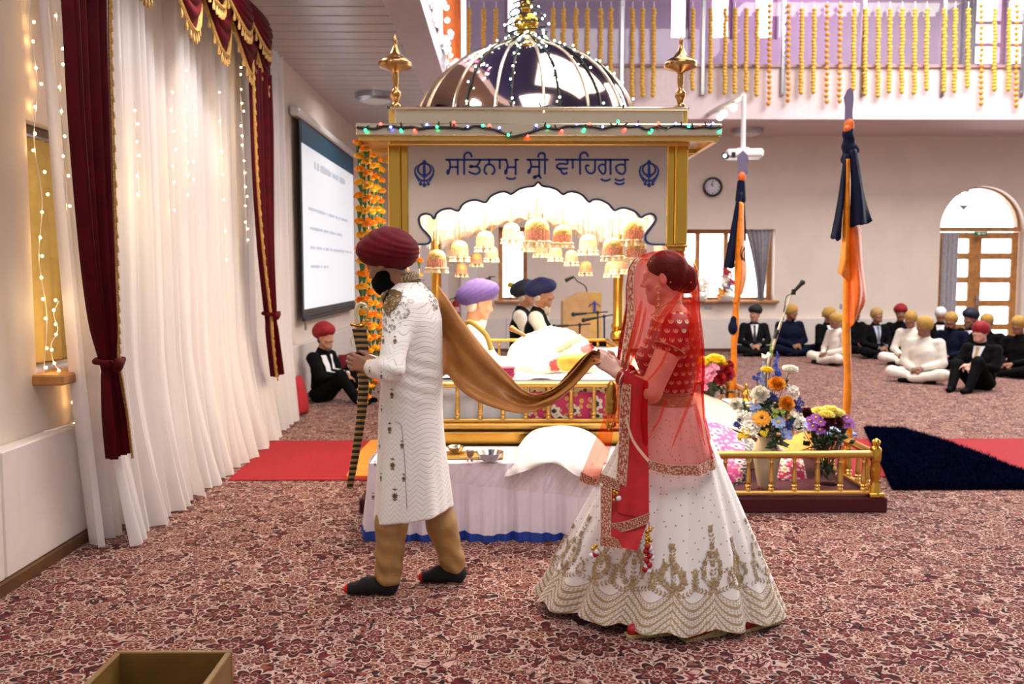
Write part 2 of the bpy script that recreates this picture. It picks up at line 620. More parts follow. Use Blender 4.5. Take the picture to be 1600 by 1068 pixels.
M_wall = mat('painted_plaster', '#dccec2', 0.85, 0, 0.02, 2.0)
M_wall2 = mat('upper_plaster', '#b9a3b6', 0.85, 0, 0.02, 2.0)
M_white = mat('white_panel', '#dcd2cc', 0.35, 0, 0.01)
M_oak = mat('oak_wood', '#b07a42', 0.45, 0, 0.12, 9.0)
M_brown = mat('dark_skirting_wood', '#5a3a20', 0.5, 0, 0.1)
M_steel = mat('brushed_steel', '#b9b9bd', 0.3, 1.0, 0.03)
M_black = mat('black_plastic', '#141416', 0.45, 0, 0.02)
M_wplas = mat('white_plastic', '#e6e4e2', 0.35, 0, 0.01)
M_grey = mat('grey_curtain_cloth', '#a5a3aa', 0.8, 0, 0.06)
def glassmat():
    b = NB('clear_glass')
    tr = b.n('ShaderNodeBsdfTransparent'); tr.inputs[0].default_value = (0.94, 0.96, 0.97, 1)
    gl = b.n('ShaderNodeBsdfGlossy'); gl.inputs['Roughness'].default_value = 0.02
    lw = b.n('ShaderNodeLayerWeight'); lw.inputs[0].default_value = 0.12
    mx = b.n('ShaderNodeMixShader')
    b.put(mx.inputs[0], b.m('MULTIPLY_ADD', lw.outputs['Fresnel'], 0.8, 0.02))
    b.t.links.new(tr.outputs[0], mx.inputs[1]); b.t.links.new(gl.outputs[0], mx.inputs[2])
    b.t.links.new(mx.outputs[0], b.out.inputs[0])
    return b.mat
M_glass = glassmat()

def struct(o):
    o['kind'] = 'structure'
    return o

# floor
m = MB(); m.box((5.7, 8, -0.05), (16.6, 24, 0.1))
struct(m.build('floor', carpet()))

# left wall with its window opening
WY0, WY1, WZ0, WZ1 = 4.98, 6.5, 1.03, 2.43
m = MB()
def wl(y0, y1, z0, z1): m.box((XL - 0.2, (y0 + y1) / 2, (z0 + z1) / 2), (0.4, y1 - y0, z1 - z0))
wl(0.5, WY0, 0, ZC); wl(WY1, YB, 0, ZC); wl(WY0, WY1, 0, WZ0); wl(WY0, WY1, WZ1, ZC)
struct(m.build('wall_left', M_wall))
t = thing('window_1', 'recessed window with vertical blinds in the left wall', 'window', (XL - 0.2, 5.7, WZ0))
struct(t)
m = MB()
for y in (WY0 + 0.03, 5.74, WY1 - 0.03): m.box((XL - 0.32, y, 1.73), (0.06, 0.06, 1.4))
for z in (WZ0 + 0.03, WZ1 - 0.03): m.box((XL - 0.32, 5.74, z), (0.06, 1.52, 0.06))
m.build('window_frame', M_oak, t)
m = MB(); m.box((XL - 0.33, 5.74, 1.73), (0.01, 1.44, 1.3)); m.build('pane', M_glass, t)
m = MB(); m.box((XL + 0.02, 5.74, WZ0 - 0.025), (0.30, 1.62, 0.06), bev=0.01); m.build('window_sill', M_oak, t)
tb = thing('vertical_blind', 'cream vertical slat blind hanging in the left window recess', 'blind', (XL - 0.1, 5.7, WZ1 - 0.03))
M_blind = mat('blind_fabric', '#c9b272', 0.8, 0, 0.05)
m = MB(); m.box((XL - 0.1, 5.74, WZ1 - 0.03), (0.05, 1.48, 0.045)); m.build('head_rail', M_brown, tb)
for i in range(14):
    m = MB(); m.box((XL - 0.1, WY0 + 0.08 + i * 0.105, 1.72), (0.095, 0.008, 1.28), rz=0.55); m.build('slat', M_blind, tb)

# heater casing along the left wall with a timber skirting
m = MB()
y = 1.9
while y < 17.5:
    m.box((XL + 0.05, y + 0.63, 0.385), (0.1, 1.252, 0.645), bev=0.008); y += 1.26
struct(m.build('trim_1', M_white))
m = MB(); m.box((XL + 0.06, 9.7, 0.031), (0.13, 16, 0.062)); struct(m.build('baseboard_left', M_brown))

# low slatted ceiling of the left aisle, its edge beam, the high ceiling of the hall
def slats():
    b = NB('white_ceiling_slats')
    x, y, z = b.sep(b.co())
    f = b.m('ABSOLUTE', b.m('SUBTRACT', b.m('FRACT', b.m('DIVIDE', y, 0.3)), 0.5))
    b.set(col=b.mix(b.step(f, 0.47, 0.495), C('#cfc6c8'), C('#8c8286')), rough=0.22, spec=0.5)
    b.bump(b.step(f, 0.40, 0.5), 0.6, -0.02)
    return b.mat
m = MB(); m.box((-1.85, 9.35, ZC + 0.06), (1.52, 17.7, 0.12)); struct(m.build('ceiling', slats()))
m = MB(); m.box((-0.92, 9.35, ZC + 0.12), (0.34, 17.7, 0.36)); struct(m.build('trim_2', mat('beam_plaster', '#cfc2c6', 0.7, 0, 0.02)))
m = MB(); m.box((5.7, 8.5, 8.1), (16.6, 20, 0.2)); struct(m.build('ceiling_2', mat('high_ceiling', '#343463', 0.9, 0, 0.03)))

# back wall, lower storey: openings for two windows and the arched door
def bx(px): return (px - 787) * YB / F
def bz(py): return 1.6 - (py - 425) * YB / F
WINS = [(779, 824, 355, 471), (1066, 1210, 358, 471)]
DX0, DX1, DXC = bx(1468), bx(1600), bx(1534)
DZ = bz(358)
m = MB()
def wb(x0, x1, z0, z1, y=YB + 0.2, d=0.4): m.box(((x0 + x1) / 2, y, (z0 + z1) / 2), (x1 - x0, d, z1 - z0))
xs = XL - 0.4
ZS = 4.33
for a, b_, c, d in WINS:
    wb(xs, bx(a), 0, ZS); wb(bx(a), bx(b_), 0, bz(d)); wb(bx(a), bx(b_), bz(c), ZS); xs = bx(b_)
wb(xs, DX0, 0, ZS); wb(DX1, 14, 0, ZS)
# wall above the arch, built as an outline with a round bite
rad = (DX1 - DX0) / 2
pts = [(DX0, YB, DZ), (DX0, YB, ZS), (DX1, YB, ZS), (DX1, YB, DZ)]
arc = [(DXC + rad * math.cos(a), YB, DZ + rad * math.sin(a)) for a in [PI * i / 28 for i in range(1, 28)]]
m.prism(pts + arc, (0, 0.4, 0))
struct(m.build('wall_back', M_wall))
# pilaster left of the middle window
m = MB(); wb(bx(721), bx(746), 0, ZS, YB - 0.08, 0.16); wb(bx(640), bx(700), 0, ZS, YB - 0.05, 0.1)
struct(m.build('trim_3', mat('pilaster_plaster', '#dfd5d2', 0.8, 0, 0.01)))
# heater casing on the back wall
m = MB()
x = bx(1050)
while x < bx(1464) - .3:
    w_ = min(1.24, bx(1464) - x); m.box((x + w_ / 2, YB - 0.07, 0.36), (w_ - .005, 0.14, 0.62), bev=0.006); x += 1.24
x = bx(600)
while x < bx(1040):
    m.box((x + 0.62, YB - 0.07, 0.36), (1.235, 0.14, 0.62), bev=0.006); x += 1.24
struct(m.build('trim_4', M_white))
m = MB(); m.box((3.1, YB - 0.08, 0.03), (11.1, 0.17, 0.06)); m.box((12.5, YB - 0.01, 0.05), (3, 0.03, 0.1)); struct(m.build('baseboard_back', M_brown))

def framed(t, x0, x1, z0, z1, y, fr, cols, rows, d=0.07, name='window_frame', mt=None, rnd=0.0):
    """timber frame with mullions at the fractions in cols / rows; each pane a child of the frame"""
    m = MB()
    xa = [x0] + [lerp(x0, x1, c) for c in cols] + [x1]
    za = [z0] + [lerp(z0, z1, c) for c in rows] + [z1]
    for i, xx in enumerate(xa):
        w = fr if 0 < i < len(xa) - 1 else fr
        m.box((xx + (fr / 2 if i == 0 else -fr / 2 if i == len(xa) - 1 else 0), y, (z0 + z1) / 2), (w, d, z1 - z0), bev=0.006)
    for i, zz in enumerate(za):
        m.box(((x0 + x1) / 2, y, zz + (fr / 2 if i == 0 else -fr / 2 if i == len(za) - 1 else 0)), (x1 - x0, d * 0.9, fr), bev=0.006)
    o = m.build(name, mt or M_oak, t)
    for i in range(len(xa) - 1):
        for j in range(len(za) - 1):
            g = MB(); g.box(((xa[i] + xa[i + 1]) / 2, y, (za[j] + za[j + 1]) / 2), (xa[i + 1] - xa[i] - 0.02, 0.012, za[j + 1] - za[j] - 0.02))
            g.build('pane', M_glass, o)
    return o
def win(n, a, b_, c, d, cols, label):
    t = thing('window_%d' % n, label, 'window', (bx((a + b_) / 2), YB + 0.2, bz(d)))
    struct(t)
    framed(t, bx(a), bx(b_), bz(d), bz(c), YB + 0.28, 0.09, cols, [])
    m = MB(); m.box((bx((a + b_) / 2), YB + 0.06, bz(d) + 0.0), (bx(b_) - bx(a) + 0.16, 0.36, 0.05), bev=0.01)
    m.build('window_sill', M_oak, t)
    return t
win(2, *WINS[0], [], 'oak framed window behind the canopy, small flower on its sill')
win(3, *WINS[1], [0.19, 0.5], 'wide oak window with flowers on the sill, grey curtain at its right')
def curtain(name, label, x0, x1, z0, z1, y, n, pinch=None, mt=None, amp=0.03):
    def fn(u, v):
        z = lerp(z0, z1, v)
        xa, xb = x0, x1
        if pinch: xa, xb = pinch(v)
        return (lerp(xa, xb, u), y + amp * math.sin(u * n * 2 * PI) + amp * .3 * math.sin(u * n * 5.3 + 1), z)
    m = MB(); m.grid(fn, n * 8, 14)
    o = m.build(name, mt or M_grey, None, True, loc=((x0 + x1) / 2, y, z0))
    return tag(o, label, 'curtain')
curtain('grey_curtain', 'grey curtain gathered to the right side of the wide window behind the flags', bx(1164), bx(1206), bz(470), bz(359), YB + 0.08, 6,
        lambda v: (lerp(bx(1186), bx(1165), v ** 1.6), lerp(bx(1196), bx(1206), v ** 1.2)))
curtain('grey_curtain', 'long grey curtain hanging at the left of the arched door', bx(1471), bx(1496), 0.05, bz(364), YB - 0.03, 4)

# arched double door
t = thing('door_1', 'arched oak double door with glazed panes, seated guests in front', 'door', (DXC, YB + 0.2, 0)); struct(t)
m = MB()
pts = []
for i in range(29):
    a = PI * i / 28; pts.append((DXC + rad * math.cos(a), YB + 0.16, DZ + 0.03 + rad * math.sin(a)))
for i in range(28, -1, -1):
    a = PI * i / 28; pts.append((DXC + (rad - 0.06) * math.cos(a), YB + 0.16, DZ + 0.03 + (rad - 0.06) * math.sin(a)))
m.prism(pts, (0, 0.12, 0))
m.box((DXC, YB + 0.2, DZ), (2 * rad, 0.14, 0.09), bev=0.008)
fl = m.build('fanlight_frame', M_oak, t)
g = MB(); g.prism([(DXC + rad * .97 * math.cos(PI * i / 24), YB + 0.22, DZ + 0.04 + rad * .97 * math.sin(PI * i / 24)) for i in range(25)], (0, 0.01, 0)); g.build('pane', M_glass, fl)
zt = DZ - 0.06
framed(t, DX0 + 0.03, bx(1531), -.01, zt, YB + 0.2, 0.13, [], [0.2, 0.4, 0.6, 0.8], name='door_leaf')
framed(t, bx(1531), DX1 - 0.02, -.01, zt, YB + 0.2, 0.13, [], [0.2, 0.4, 0.6, 0.8], name='door_leaf')
m = MB(); m.tube([(bx(1534), YB + 0.1, 1.05), (bx(1534), YB + 0.06, 1.05), (bx(1543), YB + 0.06, 1.05)], 0.012); m.box((bx(1534), YB + 0.12, 1.02), (0.04, 0.02, 0.2)); m.build('door_handle', M_steel, t)
t = thing('exit_sign', 'small green and white exit sign above the arched door', 'sign', (bx(1532), YB + 0.06, bz(364)))
m = MB(); m.box((bx(1532), YB + 0.02, bz(365)), (0.26, 0.02, 0.07)); m.build('sign_plate', mat('exit_green', '#0c7a4a', 0.4), t)
m = MB(); m.box((bx(1529), YB + 0.005, bz(365)), (0.05, 0.01, 0.045)); m.box((bx(1536), YB + 0.005, bz(365)), (0.07, 0.01, 0.02)); m.build('running_figure_and_arrow', M_wplas, t)
t = thing('wall_lantern', 'green metal lantern outside, seen through the fanlight', 'lantern', (bx(1506), YB + 1.0, bz(325)))
s_ = (YB + 1) / YB
def lx(px, py): return P(px, py, YB + 1.0)
m = MB()
for a in range(4):
    ca, sa = math.cos(a * PI / 2 + .6), math.sin(a * PI / 2 + .6)
    c0 = lx(1506, 300); c1 = lx(1506, 320)
    m.tube([(c0.x + .13 * ca, c0.y + .13 * sa, c0.z), (c1.x + .09 * ca, c1.y + .09 * sa, c1.z)], 0.012)
m.lathe(lx(1506, 322), [(0.005, -.1), (0.03, -.06), (0.10, 0), (0.11, .02)], 4); m.lathe(lx(1506, 300), [(0.14, 0), (0.10, .08), (0.02, .16)], 4)
m.build('lantern_frame', mat('lantern_green', '#3b5a50', 0.5), t)
m = MB(); m.lathe(lx(1506, 320), [(0.08, 0), (0.12, .26)], 4); m.build('lantern_glass', M_glass, t)

# balcony across the back, its glass front, and the storey above it
YF = 16.26
def fx(px): return (px - 787) * YF / F
def fz(py): return 1.6 - (py - 425) * YF / F
m = MB(); m.box((6.6, (YF + YB) / 2, (ZS + fz(112)) / 2), (14.7, YB - YF, fz(112) - ZS)); struct(m.build('trim_5', mat('balcony_plaster', '#d3c3c6', 0.8, 0, 0.02)))
m = MB(); m.box((6.6, YF - 0.02, fz(110)), (14.7, 0.05, 0.05)); struct(m.build('trim_6', mat('balcony_edge', '#9d7f86', 0.5)))
UW = [(789, 816, -60, 62), (1040, 1072, -60, 70), (1103, 1138, -60, 70), (1170, 1206, -60, 70), (1510, 1560, -60, 108), (1563, 1620, -60, 108)]
m = MB(); xs = -0.75
for a, b_, c, d in UW:
    wb(xs, bx(a), fz(112), 8); wb(bx(a), bx(b_), fz(112), bz(d)); xs = bx(b_)
wb(xs, 14, fz(112), 8)
struct(m.build('wall_back_upper', M_wall2))
M_pink = mat('pink_window_frame', '#b98aa6', 0.5)
for i, (a, b_, c, d) in enumerate(UW):
    t = thing('window_%d' % (4 + i), 'upper window above the balcony, bright daylight behind it', 'window', (bx((a + b_) / 2), YB + .2, bz(d))); struct(t)
    framed(t, bx(a), bx(b_), bz(d), 8, YB + 0.15, 0.07, [], [0.19, 0.38, 0.6] if i > 3 else [], mt=M_pink)
curtain('grey_curtain', 'blue grey curtain beside the upper right window, behind the balcony glass', bx(1488), bx(1510), fz(112), 7.6, YB - 0.05, 4)
tr = thing('balcony_railing', 'glass balcony balustrade with steel posts and brown handrail', 'railing', (6.6, YF, fz(110)))
m = MB(); m.cyl((-0.72, YF, fz(3)), (14, YF, fz(3)), 0.03, seg=10); m.build('handrail', mat('handrail_wood', '#6a4038', 0.4), tr)
PP = [720, 822, 968, 1092, 1215, 1338, 1461, 1584]
for px in PP:
    m = MB(); m.box((fx(px), YF - 0.03, (fz(155) + fz(10)) / 2), (0.075, 0.05, fz(10) - fz(155)), bev=0.01)
    o = m.build('post', M_steel, tr)
    m = MB()
    for py in (20, 95, 150): m.cyl((fx(px), YF - 0.055, fz(py)), (fx(px), YF - 0.07, fz(py)), 0.025, seg=10)
    m.build('bolt', M_steel, o)
for i in range(len(PP)):
    x0 = fx(PP[i]) + 0.06; x1 = (fx(PP[i + 1]) if i + 1 < len(PP) else 11) - 0.06
    m = MB(); m.box(((x0 + x1) / 2, YF + 0.02, (fz(106) + fz(14)) / 2), (x1 - x0, 0.015, fz(14) - fz(106))); m.build('glass_panel', M_glass, tr)

# ---------------- world and lamps
w = bpy.data.worlds.new('daylight')
SC.world = w
w.use_nodes = True
nt = w.node_tree
bg = nt.nodes['Background']
tc = nt.nodes.new('ShaderNodeTexCoord'); sx = nt.nodes.new('ShaderNodeSeparateXYZ'); mr = nt.nodes.new('ShaderNodeMapRange')
nt.links.new(tc.outputs['Generated'], sx.inputs[0]); nt.links.new(sx.outputs[1], mr.inputs[0])
mr.inputs[1].default_value = 0.2; mr.inputs[2].default_value = 0.75; mr.inputs[3].default_value = 0.43; mr.inputs[4].default_value = 8.0
bg.inputs[0].default_value = (1.0, 0.94, 0.95, 1)
nt.links.new(mr.outputs[0], bg.inputs[1])

def lamp(name, kind, loc, energy, col=(1, .9, .8), size=0.5, target=None, **kw):
    l = bpy.data.lights.new(name, kind)
    l.energy = energy; l.color = col
    if kind == 'AREA':
        l.size = size
    else:
        l.shadow_soft_size = size
    for k, v in kw.items(): setattr(l, k, v)
    o = bpy.data.objects.new(name, l)
    COL.objects.link(o)
    o.location = loc
    if target is not None:
        o.rotation_euler = (V(target) - V(loc)).to_track_quat('-Z', 'Y').to_euler()
    return o
# hall ceiling lamps (high, above the frame)
lamp('hall_ceiling_light', 'AREA', (3.5, 7.0, 7.7), 520, (1, .93, .88), 5.0, (3.5, 7, 0))
lamp('hall_ceiling_light', 'AREA', (8.0, 12.8, 7.7), 1050, (1, .93, .88), 5.0, (8, 12.5, 0))
lamp('hall_ceiling_light', 'AREA', (1.0, 1.5, 7.7), 350, (1, .94, .92), 4.0, (0.4, 4.3, 0.8))
lamp('aisle_ceiling_light', 'AREA', (-1.85, 12.87, ZC - 0.09), 40, (1, .95, .9), 0.45, (-1.85, 12.87, 0))
lamp('balcony_purple_light', 'AREA', (5.5, 17.2, 7.6), 50, (.85, .45, .95), 2.5, (5.5, 18.0, 5))

# disc lamps
def disc(c, r, label):
    t = thing('ceiling_lamp', label, 'ceiling light', c)
    m = MB(); m.lathe((c[0], c[1], c[2] - 0.10), [(r * .8, 0), (r, .03), (r, .1)], 32); m.build('lamp_rim', M_steel, t, True)
    m = MB(); m.lathe((c[0], c[1], c[2] - 0.13), [(0.01, 0), (r * .5, .005), (r * .78, .03)], 32); m.build('diffuser', M_wplas, t, True)
disc((-1.81, 12.87, ZC), 0.28, 'round dim ceiling lamp on the slatted ceiling left of the dome')
for y_ in (3.6, 6.2):  # two unseen aisle lamps, added only to brighten the backdrop drapes
    disc((-1.85, y_, ZC), 0.28, 'unseen round ceiling lamp added to brighten the wedding backdrop, %s' % ('near its left end' if y_ < 5 else 'over its middle'))
    lamp('aisle_ceiling_light', 'AREA', (-1.7, y_, ZC - 0.15), 18 if y_ < 5 else 48, (1, .96, .96), 0.5, (-2.0, y_ + .8, 0))  # fill light for the drapes, under each added lamp
disc((bx(1163) * 17.4 / YB, 17.4, ZS), 0.30, 'round dark ceiling lamp under the balcony right of the canopy')
# ================================================================== THE CANOPIED THRONE (palki), ITS PLATFORM AND HANGINGS
def metal(name, col, rough, var=0.06, scale=3.0, bump=0.0):
    b = NB(name)
    f = b.noise(b.co(), scale, 4.0)[0]
    c = C(col)
    d = tuple(x * (1 - var) for x in c[:3]) + (1,)
    b.set(col=b.mix(f, d, c), metal=1.0, rough=b.m('MULTIPLY_ADD', f, 0.12, rough))
    if bump: b.bump(b.noise(b.co(), 30, 3)[0], bump)
    MATS[name] = b.mat
    return b.mat
M_gold = metal('polished_brass', '#d8a748', 0.16, 0.12)
M_gold2 = metal('satin_gold', '#e2b865', 0.3, 0.15)
M_carv = metal('carved_brass', '#c99a48', 0.3, 0.3, 25, 0.9)
M_mirr = metal('rose_mirror_steel', '#d6bcae', 0.03, 0.03)
M_silv = metal('champagne_metal', '#d4c2a8', 0.22, 0.06)
M_bluevinyl = mat('blue_vinyl', '#1d3a94', 0.45, 0, 0.03)
M_panel = mat('cream_satin_panel', '#d3c6b8', 0.42, 0.0, 0.02, 3)
M_cable = mat('dark_green_cable', '#0d1511', 0.5, 0, 0.03)
YP = 5.87
M_bronzef = metal('antique_bronze', '#b78a55', 0.2, 0.2)
def Q(px, py, dy=0.0):
    return P(px, py, YP + dy)
XPL, XPR = Q(607, 300).x, Q(1073, 300).x
YR = 9.8
pal = thing('palki', 'gilded canopied throne with ribbed mirror dome, blue lettering and a lobed arch', 'throne', (0.23, 7.8, 0.1))

# fascia with its lobed arch
def arch_px():
    z = lambda x, y: (640 + x / 3.81, 280 + y / 3.81)
    raw = [(15, 388), (50, 386), (100, 385), (122, 372), (124, 350), (103, 322), (70, 285), (56, 245), (64, 217), (95, 205), (128, 214), (146, 235),
           (162, 203), (200, 180), (245, 175), (290, 188), (312, 155), (350, 131), (400, 125), (452, 138), (482, 103), (530, 79), (572, 75), (606, 88),
           (650, 60), (700, 46), (740, 40), (765, 18), (790, 40), (830, 47), (876, 62), (912, 90), (945, 76), (985, 76), (1030, 97), (1067, 136), (1090, 123),
           (1130, 122), (1182, 147), (1218, 185), (1250, 174), (1285, 172), (1340, 192), (1376, 227), (1400, 214), (1435, 205), (1460, 220), (1462, 246), (1432, 290),
           (1402, 335), (1410, 372), (1440, 386), (1480, 388), (1520, 388)]
    return [z(*p) for p in raw]
ARCH = arch_px()
inner = cat([Q(*p) for p in ARCH], 4)
for p in inner: p.y = YP
def fascia(dy, name):
    out = [Q(1043, 390), Q(1043, 226), Q(637, 226), Q(637, 390)]
    pts = list(inner) + out
    return pts
m = MB(); m.prism(fascia(0, ''), (0, 0.05, 0))
fas = m.build('front_fascia', M_panel, pal)
m = MB(); m.tube([p + V((0, -0.006, 0)) for p in inner], 0.008, 6)
m.build('arch_trim', mat('blue_trim', '#20305f', 0.4), fas)
# deep blue reveal lining inside the arch curls
for side, rng in (('l', inner[:44]), ('r', inner[-44:])):
    m = MB()
    n = len(rng)
    m.grid(lambda u, v: rng[min(int(round(u * (n - 1))), n - 1)] + V((0, 0.002 + 0.1 * v, 0)), n, 2)
    m.build('arch_reveal', mat('blue_reveal', '#2c4f9a', 0.25), fas)
m = MB(); m.prism([p + V((0, YR - YP, 0)) for p in fascia(0, '')], (0, 0.05, 0)); m.build('rear_fascia', M_panel, pal)

# lettering (strokes on the fascia)
let = MB()
def stroke(pts, ox, oy, sc, w, smooth=True):
    p = [Q(ox + x / sc, oy + y / sc) for x, y in pts]
    for q_ in p: q_.y = YP - 0.004
    if smooth and len(p) > 2: p = cat(p, 5)
    # flat ribbon 3 mm thick with round ends
    n = len(p); L = []; Rr = []
    ext = []
    for i in range(n):
        d = (p[min(i + 1, n - 1)] - p[max(i - 1, 0)]).normalized()
        nn = V((-d.z, 0, d.x)) * w / 2
        L.append(p[i] + nn); Rr.append(p[i] - nn)
    d = (p[-1] - p[-2]).normalized(); nn = V((-d.z, 0, d.x)) * w / 2
    e1 = [p[-1] + nn * math.cos(a) + d * (w / 2) * math.sin(a) for a in (PI / 4, PI / 2, 3 * PI / 4)]
    d0 = (p[0] - p[1]).normalized(); n0 = V((-d0.z, 0, d0.x)) * w / 2
    e0 = [p[0] + n0 * math.cos(a) + d0 * (w / 2) * math.sin(a) for a in (PI / 4, PI / 2, 3 * PI / 4)]
    o = len(let.v)
    for a, b_ in zip(L, Rr):
        let.v += [tuple(a), tuple(b_), tuple(a + V((0, .004, 0))), tuple(b_ + V((0, .004, 0)))]
    for i in range(n - 1):
        a = o + i * 4; b_ = a + 4
        let.f += [(a, a + 1, b_ + 1, b_), (a, b_, b_ + 2, a + 2), (a + 1, a + 3, b_ + 3, b_ + 1)]
        let.fm += [0] * 3
    let.add([L[-1]] + e1 + [Rr[-1]], [(0, 1, 2, 3, 4)]); let.add([Rr[0]] + e0 + [L[0]], [(0, 1, 2, 3, 4)])
W1 = 0.0125
Z2 = lambda pts, w=W1, s=True: stroke(pts, 620, 220, 7.273, w, s)
Z3 = lambda pts, w=W1, s=True: stroke(pts, 820, 220, 6.667, w, s)
def letters(words):
    for fn, strokes in words:
        for s_ in strokes: fn(s_) if isinstance(s_, list) else fn(s_[0], s_[1])
letters([(Z2, [[(560, 215), (1238, 215)], [(1345, 215), (1380, 215)],
    [(590, 215), (603, 250), (606, 300), (582, 360)], ([(584, 345), (580, 368)], .022), [(606, 298), (690, 298)], [(693, 215), (693, 380)],
    [(766, 380), (766, 195), (775, 152), (805, 133), (836, 145), (850, 178)],
    [(947, 215), (930, 258), (900, 290), (835, 291)], ([(838, 291), (850, 291)], .022), [(900, 290), (938, 312), (943, 345), (920, 371), (885, 376), (850, 366), (822, 352)],
    [(1050, 215), (1050, 262)], [(1020, 378), (996, 348), (1002, 300), (1030, 272), (1072, 272), (1103, 300), (1110, 345), (1088, 378)],
    [(1170, 215), (1170, 314)],
    [(1236, 215), (1252, 240), (1258, 295), (1238, 358)], ([(1240, 345), (1236, 366)], .022), [(1258, 300), (1345, 300)], [(1350, 215), (1350, 380)],
    [(1248, 420), (1275, 432), (1320, 432), (1346, 420)]]),
  (Z3, [[(24, 197), (238, 197)], [(50, 197), (64, 235), (66, 270), (45, 318)], ([(47, 310), (42, 328)], .022), [(66, 270), (145, 270)], [(150, 197), (150, 362)],
    [(150, 362), (120, 368), (100, 380)], ([(108, 378), (98, 380)], .022), [(145, 362), (168, 388)],
    [(209, 342), (209, 160), (196, 132), (170, 126), (147, 140), (139, 168)],
    [(324, 197), (1080, 197)], [(440, 197), (440, 240), (372, 238), (338, 254), (336, 276), (356, 289), (440, 289)], [(350, 286), (376, 306), (388, 332), (410, 345), (436, 335)],
    [(500, 197), (500, 282)], [(576, 345), (576, 170), (590, 133), (620, 121), (646, 135), (656, 160)],
    [(664, 258), (645, 255), (634, 280), (652, 322), (690, 341), (722, 322), (731, 285), (731, 197)],
    [(840, 197), (838, 245), (798, 247), (772, 268), (772, 292), (788, 322), (812, 344), (834, 335), (841, 300), (838, 245)], [(893, 197), (893, 347)],
    [(797, 400), (825, 413), (860, 413), (886, 400)],
    [(1043, 197), (1041, 245), (988, 247), (952, 268), (951, 292), (966, 322), (1000, 345), (1032, 338), (1047, 300), (1041, 245)],
    [(942, 400), (970, 412), (1005, 412), (1032, 400)], [(942, 438), (970, 451), (1005, 451), (1032, 438)]])])
# straight segments must stay straight: two-point strokes are already straight
let.build('gurmukhi_lettering', M_bluevinyl, fas)
def khanda(cx, name='khanda_emblem'):
    m = MB()
    def pt(x, y): 
        p = Q(cx + (x - 315) / 7.273, 220 + y / 7.273); p.y = YP - 0.004; return p
    def poly(pts): m.prism([pt(*p) for p in pts], (0, 0.004, 0))
    for sg in (-1, 1):
        f = lambda dx, y: (315 + sg * dx, y)
        poly([f(70, 268), f(100, 292), f(117, 340), f(108, 392), (315 + sg * 86, 430), f(62, 470), f(48, 442), f(34, 456), f(24, 444), f(50, 425), f(78, 396), f(96, 360), f(98, 328), f(88, 298)])
        hook = [f(4, 450), f(26, 452), f(42, 466), f(46, 490)]
        pp = cat([pt(*p) for p in hook], 4); m.tube(pp, 0.006, 6)
        m.ball(pt(*f(44, 490)), 0.010, 8, 6)
    ring_o = [pt(315 + 73 * math.cos(a), 325 + 68 * math.sin(a)) for a in [2 * PI * i / 40 for i in range(40)]]
    m.tube(ring_o, 0.0065, 6, closed=True)
    poly([(315, 212), (340, 240), (326, 266), (332, 330), (330, 378), (350, 404), (322, 422), (322, 500), (308, 500), (308, 422), (280, 404), (300, 378), (298, 330), (304, 266), (290, 240)])
    m.ball(pt(315, 502), 0.013, 10, 8)
    m.build(name, M_bluevinyl, fas)
khanda(663); khanda(1014)

# columns
def column(px0, px1, px2, Y, dx, name, inner_right):
    """square upper shaft, carved capital, fluted lower shaft"""
    a, b_, c = Q(px0, 300).x + dx, Q(px1, 300).x + dx, Q(px2, 300).x + dx
    m = MB()
    zb, zt = Q(0, 382).z, Q(0, 216).z
    m.box(((a + b_) / 2, Y + 0.05, (zb + zt) / 2), (abs(b_ - a), 0.13, zt - zb), bev=0.006)
    m.box(((b_ + c) / 2, Y + 0.045, (zb + zt) / 2), (abs(c - b_), 0.10, zt - zb), bev=0.005)
    o = m.build('column', M_gold, pal)
    cx = (a + c) / 2; w_ = abs(c - a)
    m = MB()
    for z, k, h in ((zb - .008, 1.08, .02), (zb - .03, .9, .03), (zb - .10, .78, .11), (zb - .165, .9, .025), (zb - .19, .7, .03)):
        m.box((cx, Y + 0.05, z), (w_ * k, .13 * k, h), bev=0.006)
    for i in range(3):
        for s_ in (-1, 1):
            m.ball((cx + s_ * .03 * (i / 2), Y - .005, zb - .07 - .02 * i), (.016, .01, .02), 8, 6)
    m.build('capital', M_carv, o)
    prof = [(.06, .46), (.065, .50), (.045, .53), (.05, .56)] + [(.042, .6), (.040, zb - .5), (.05, zb - .46), (.042, zb - .42), (.042, zb - .2)]
    m = MB(); m.lathe((cx, Y + .05, .1), [(r, z - .1) for r, z in prof], 20); m.build('shaft', M_gold, o, True)
column(607, 626.5, 638, YP, 0, 'column', True)
column(1074, 1054, 1042, YP, 0, 'column', False)
def rear_col(x):
    m = MB()
    zt = 2.3
    m.lathe((x, YR + .05, .1), [(.075, 0), (.075, .45), (.06, .47), (.065, .5), (.06, .75), (.085, .77), (.085, .83), (.06, .86), (.075, .89), (.075, .92), (.058, .95), (.055, 1.6), (.07, 1.62), (.07, 1.66), (.055, 1.7), (.055, zt - .1)], 24)
    m.build('column', M_gold, pal, True)
rear_col(-0.74); rear_col(1.26)

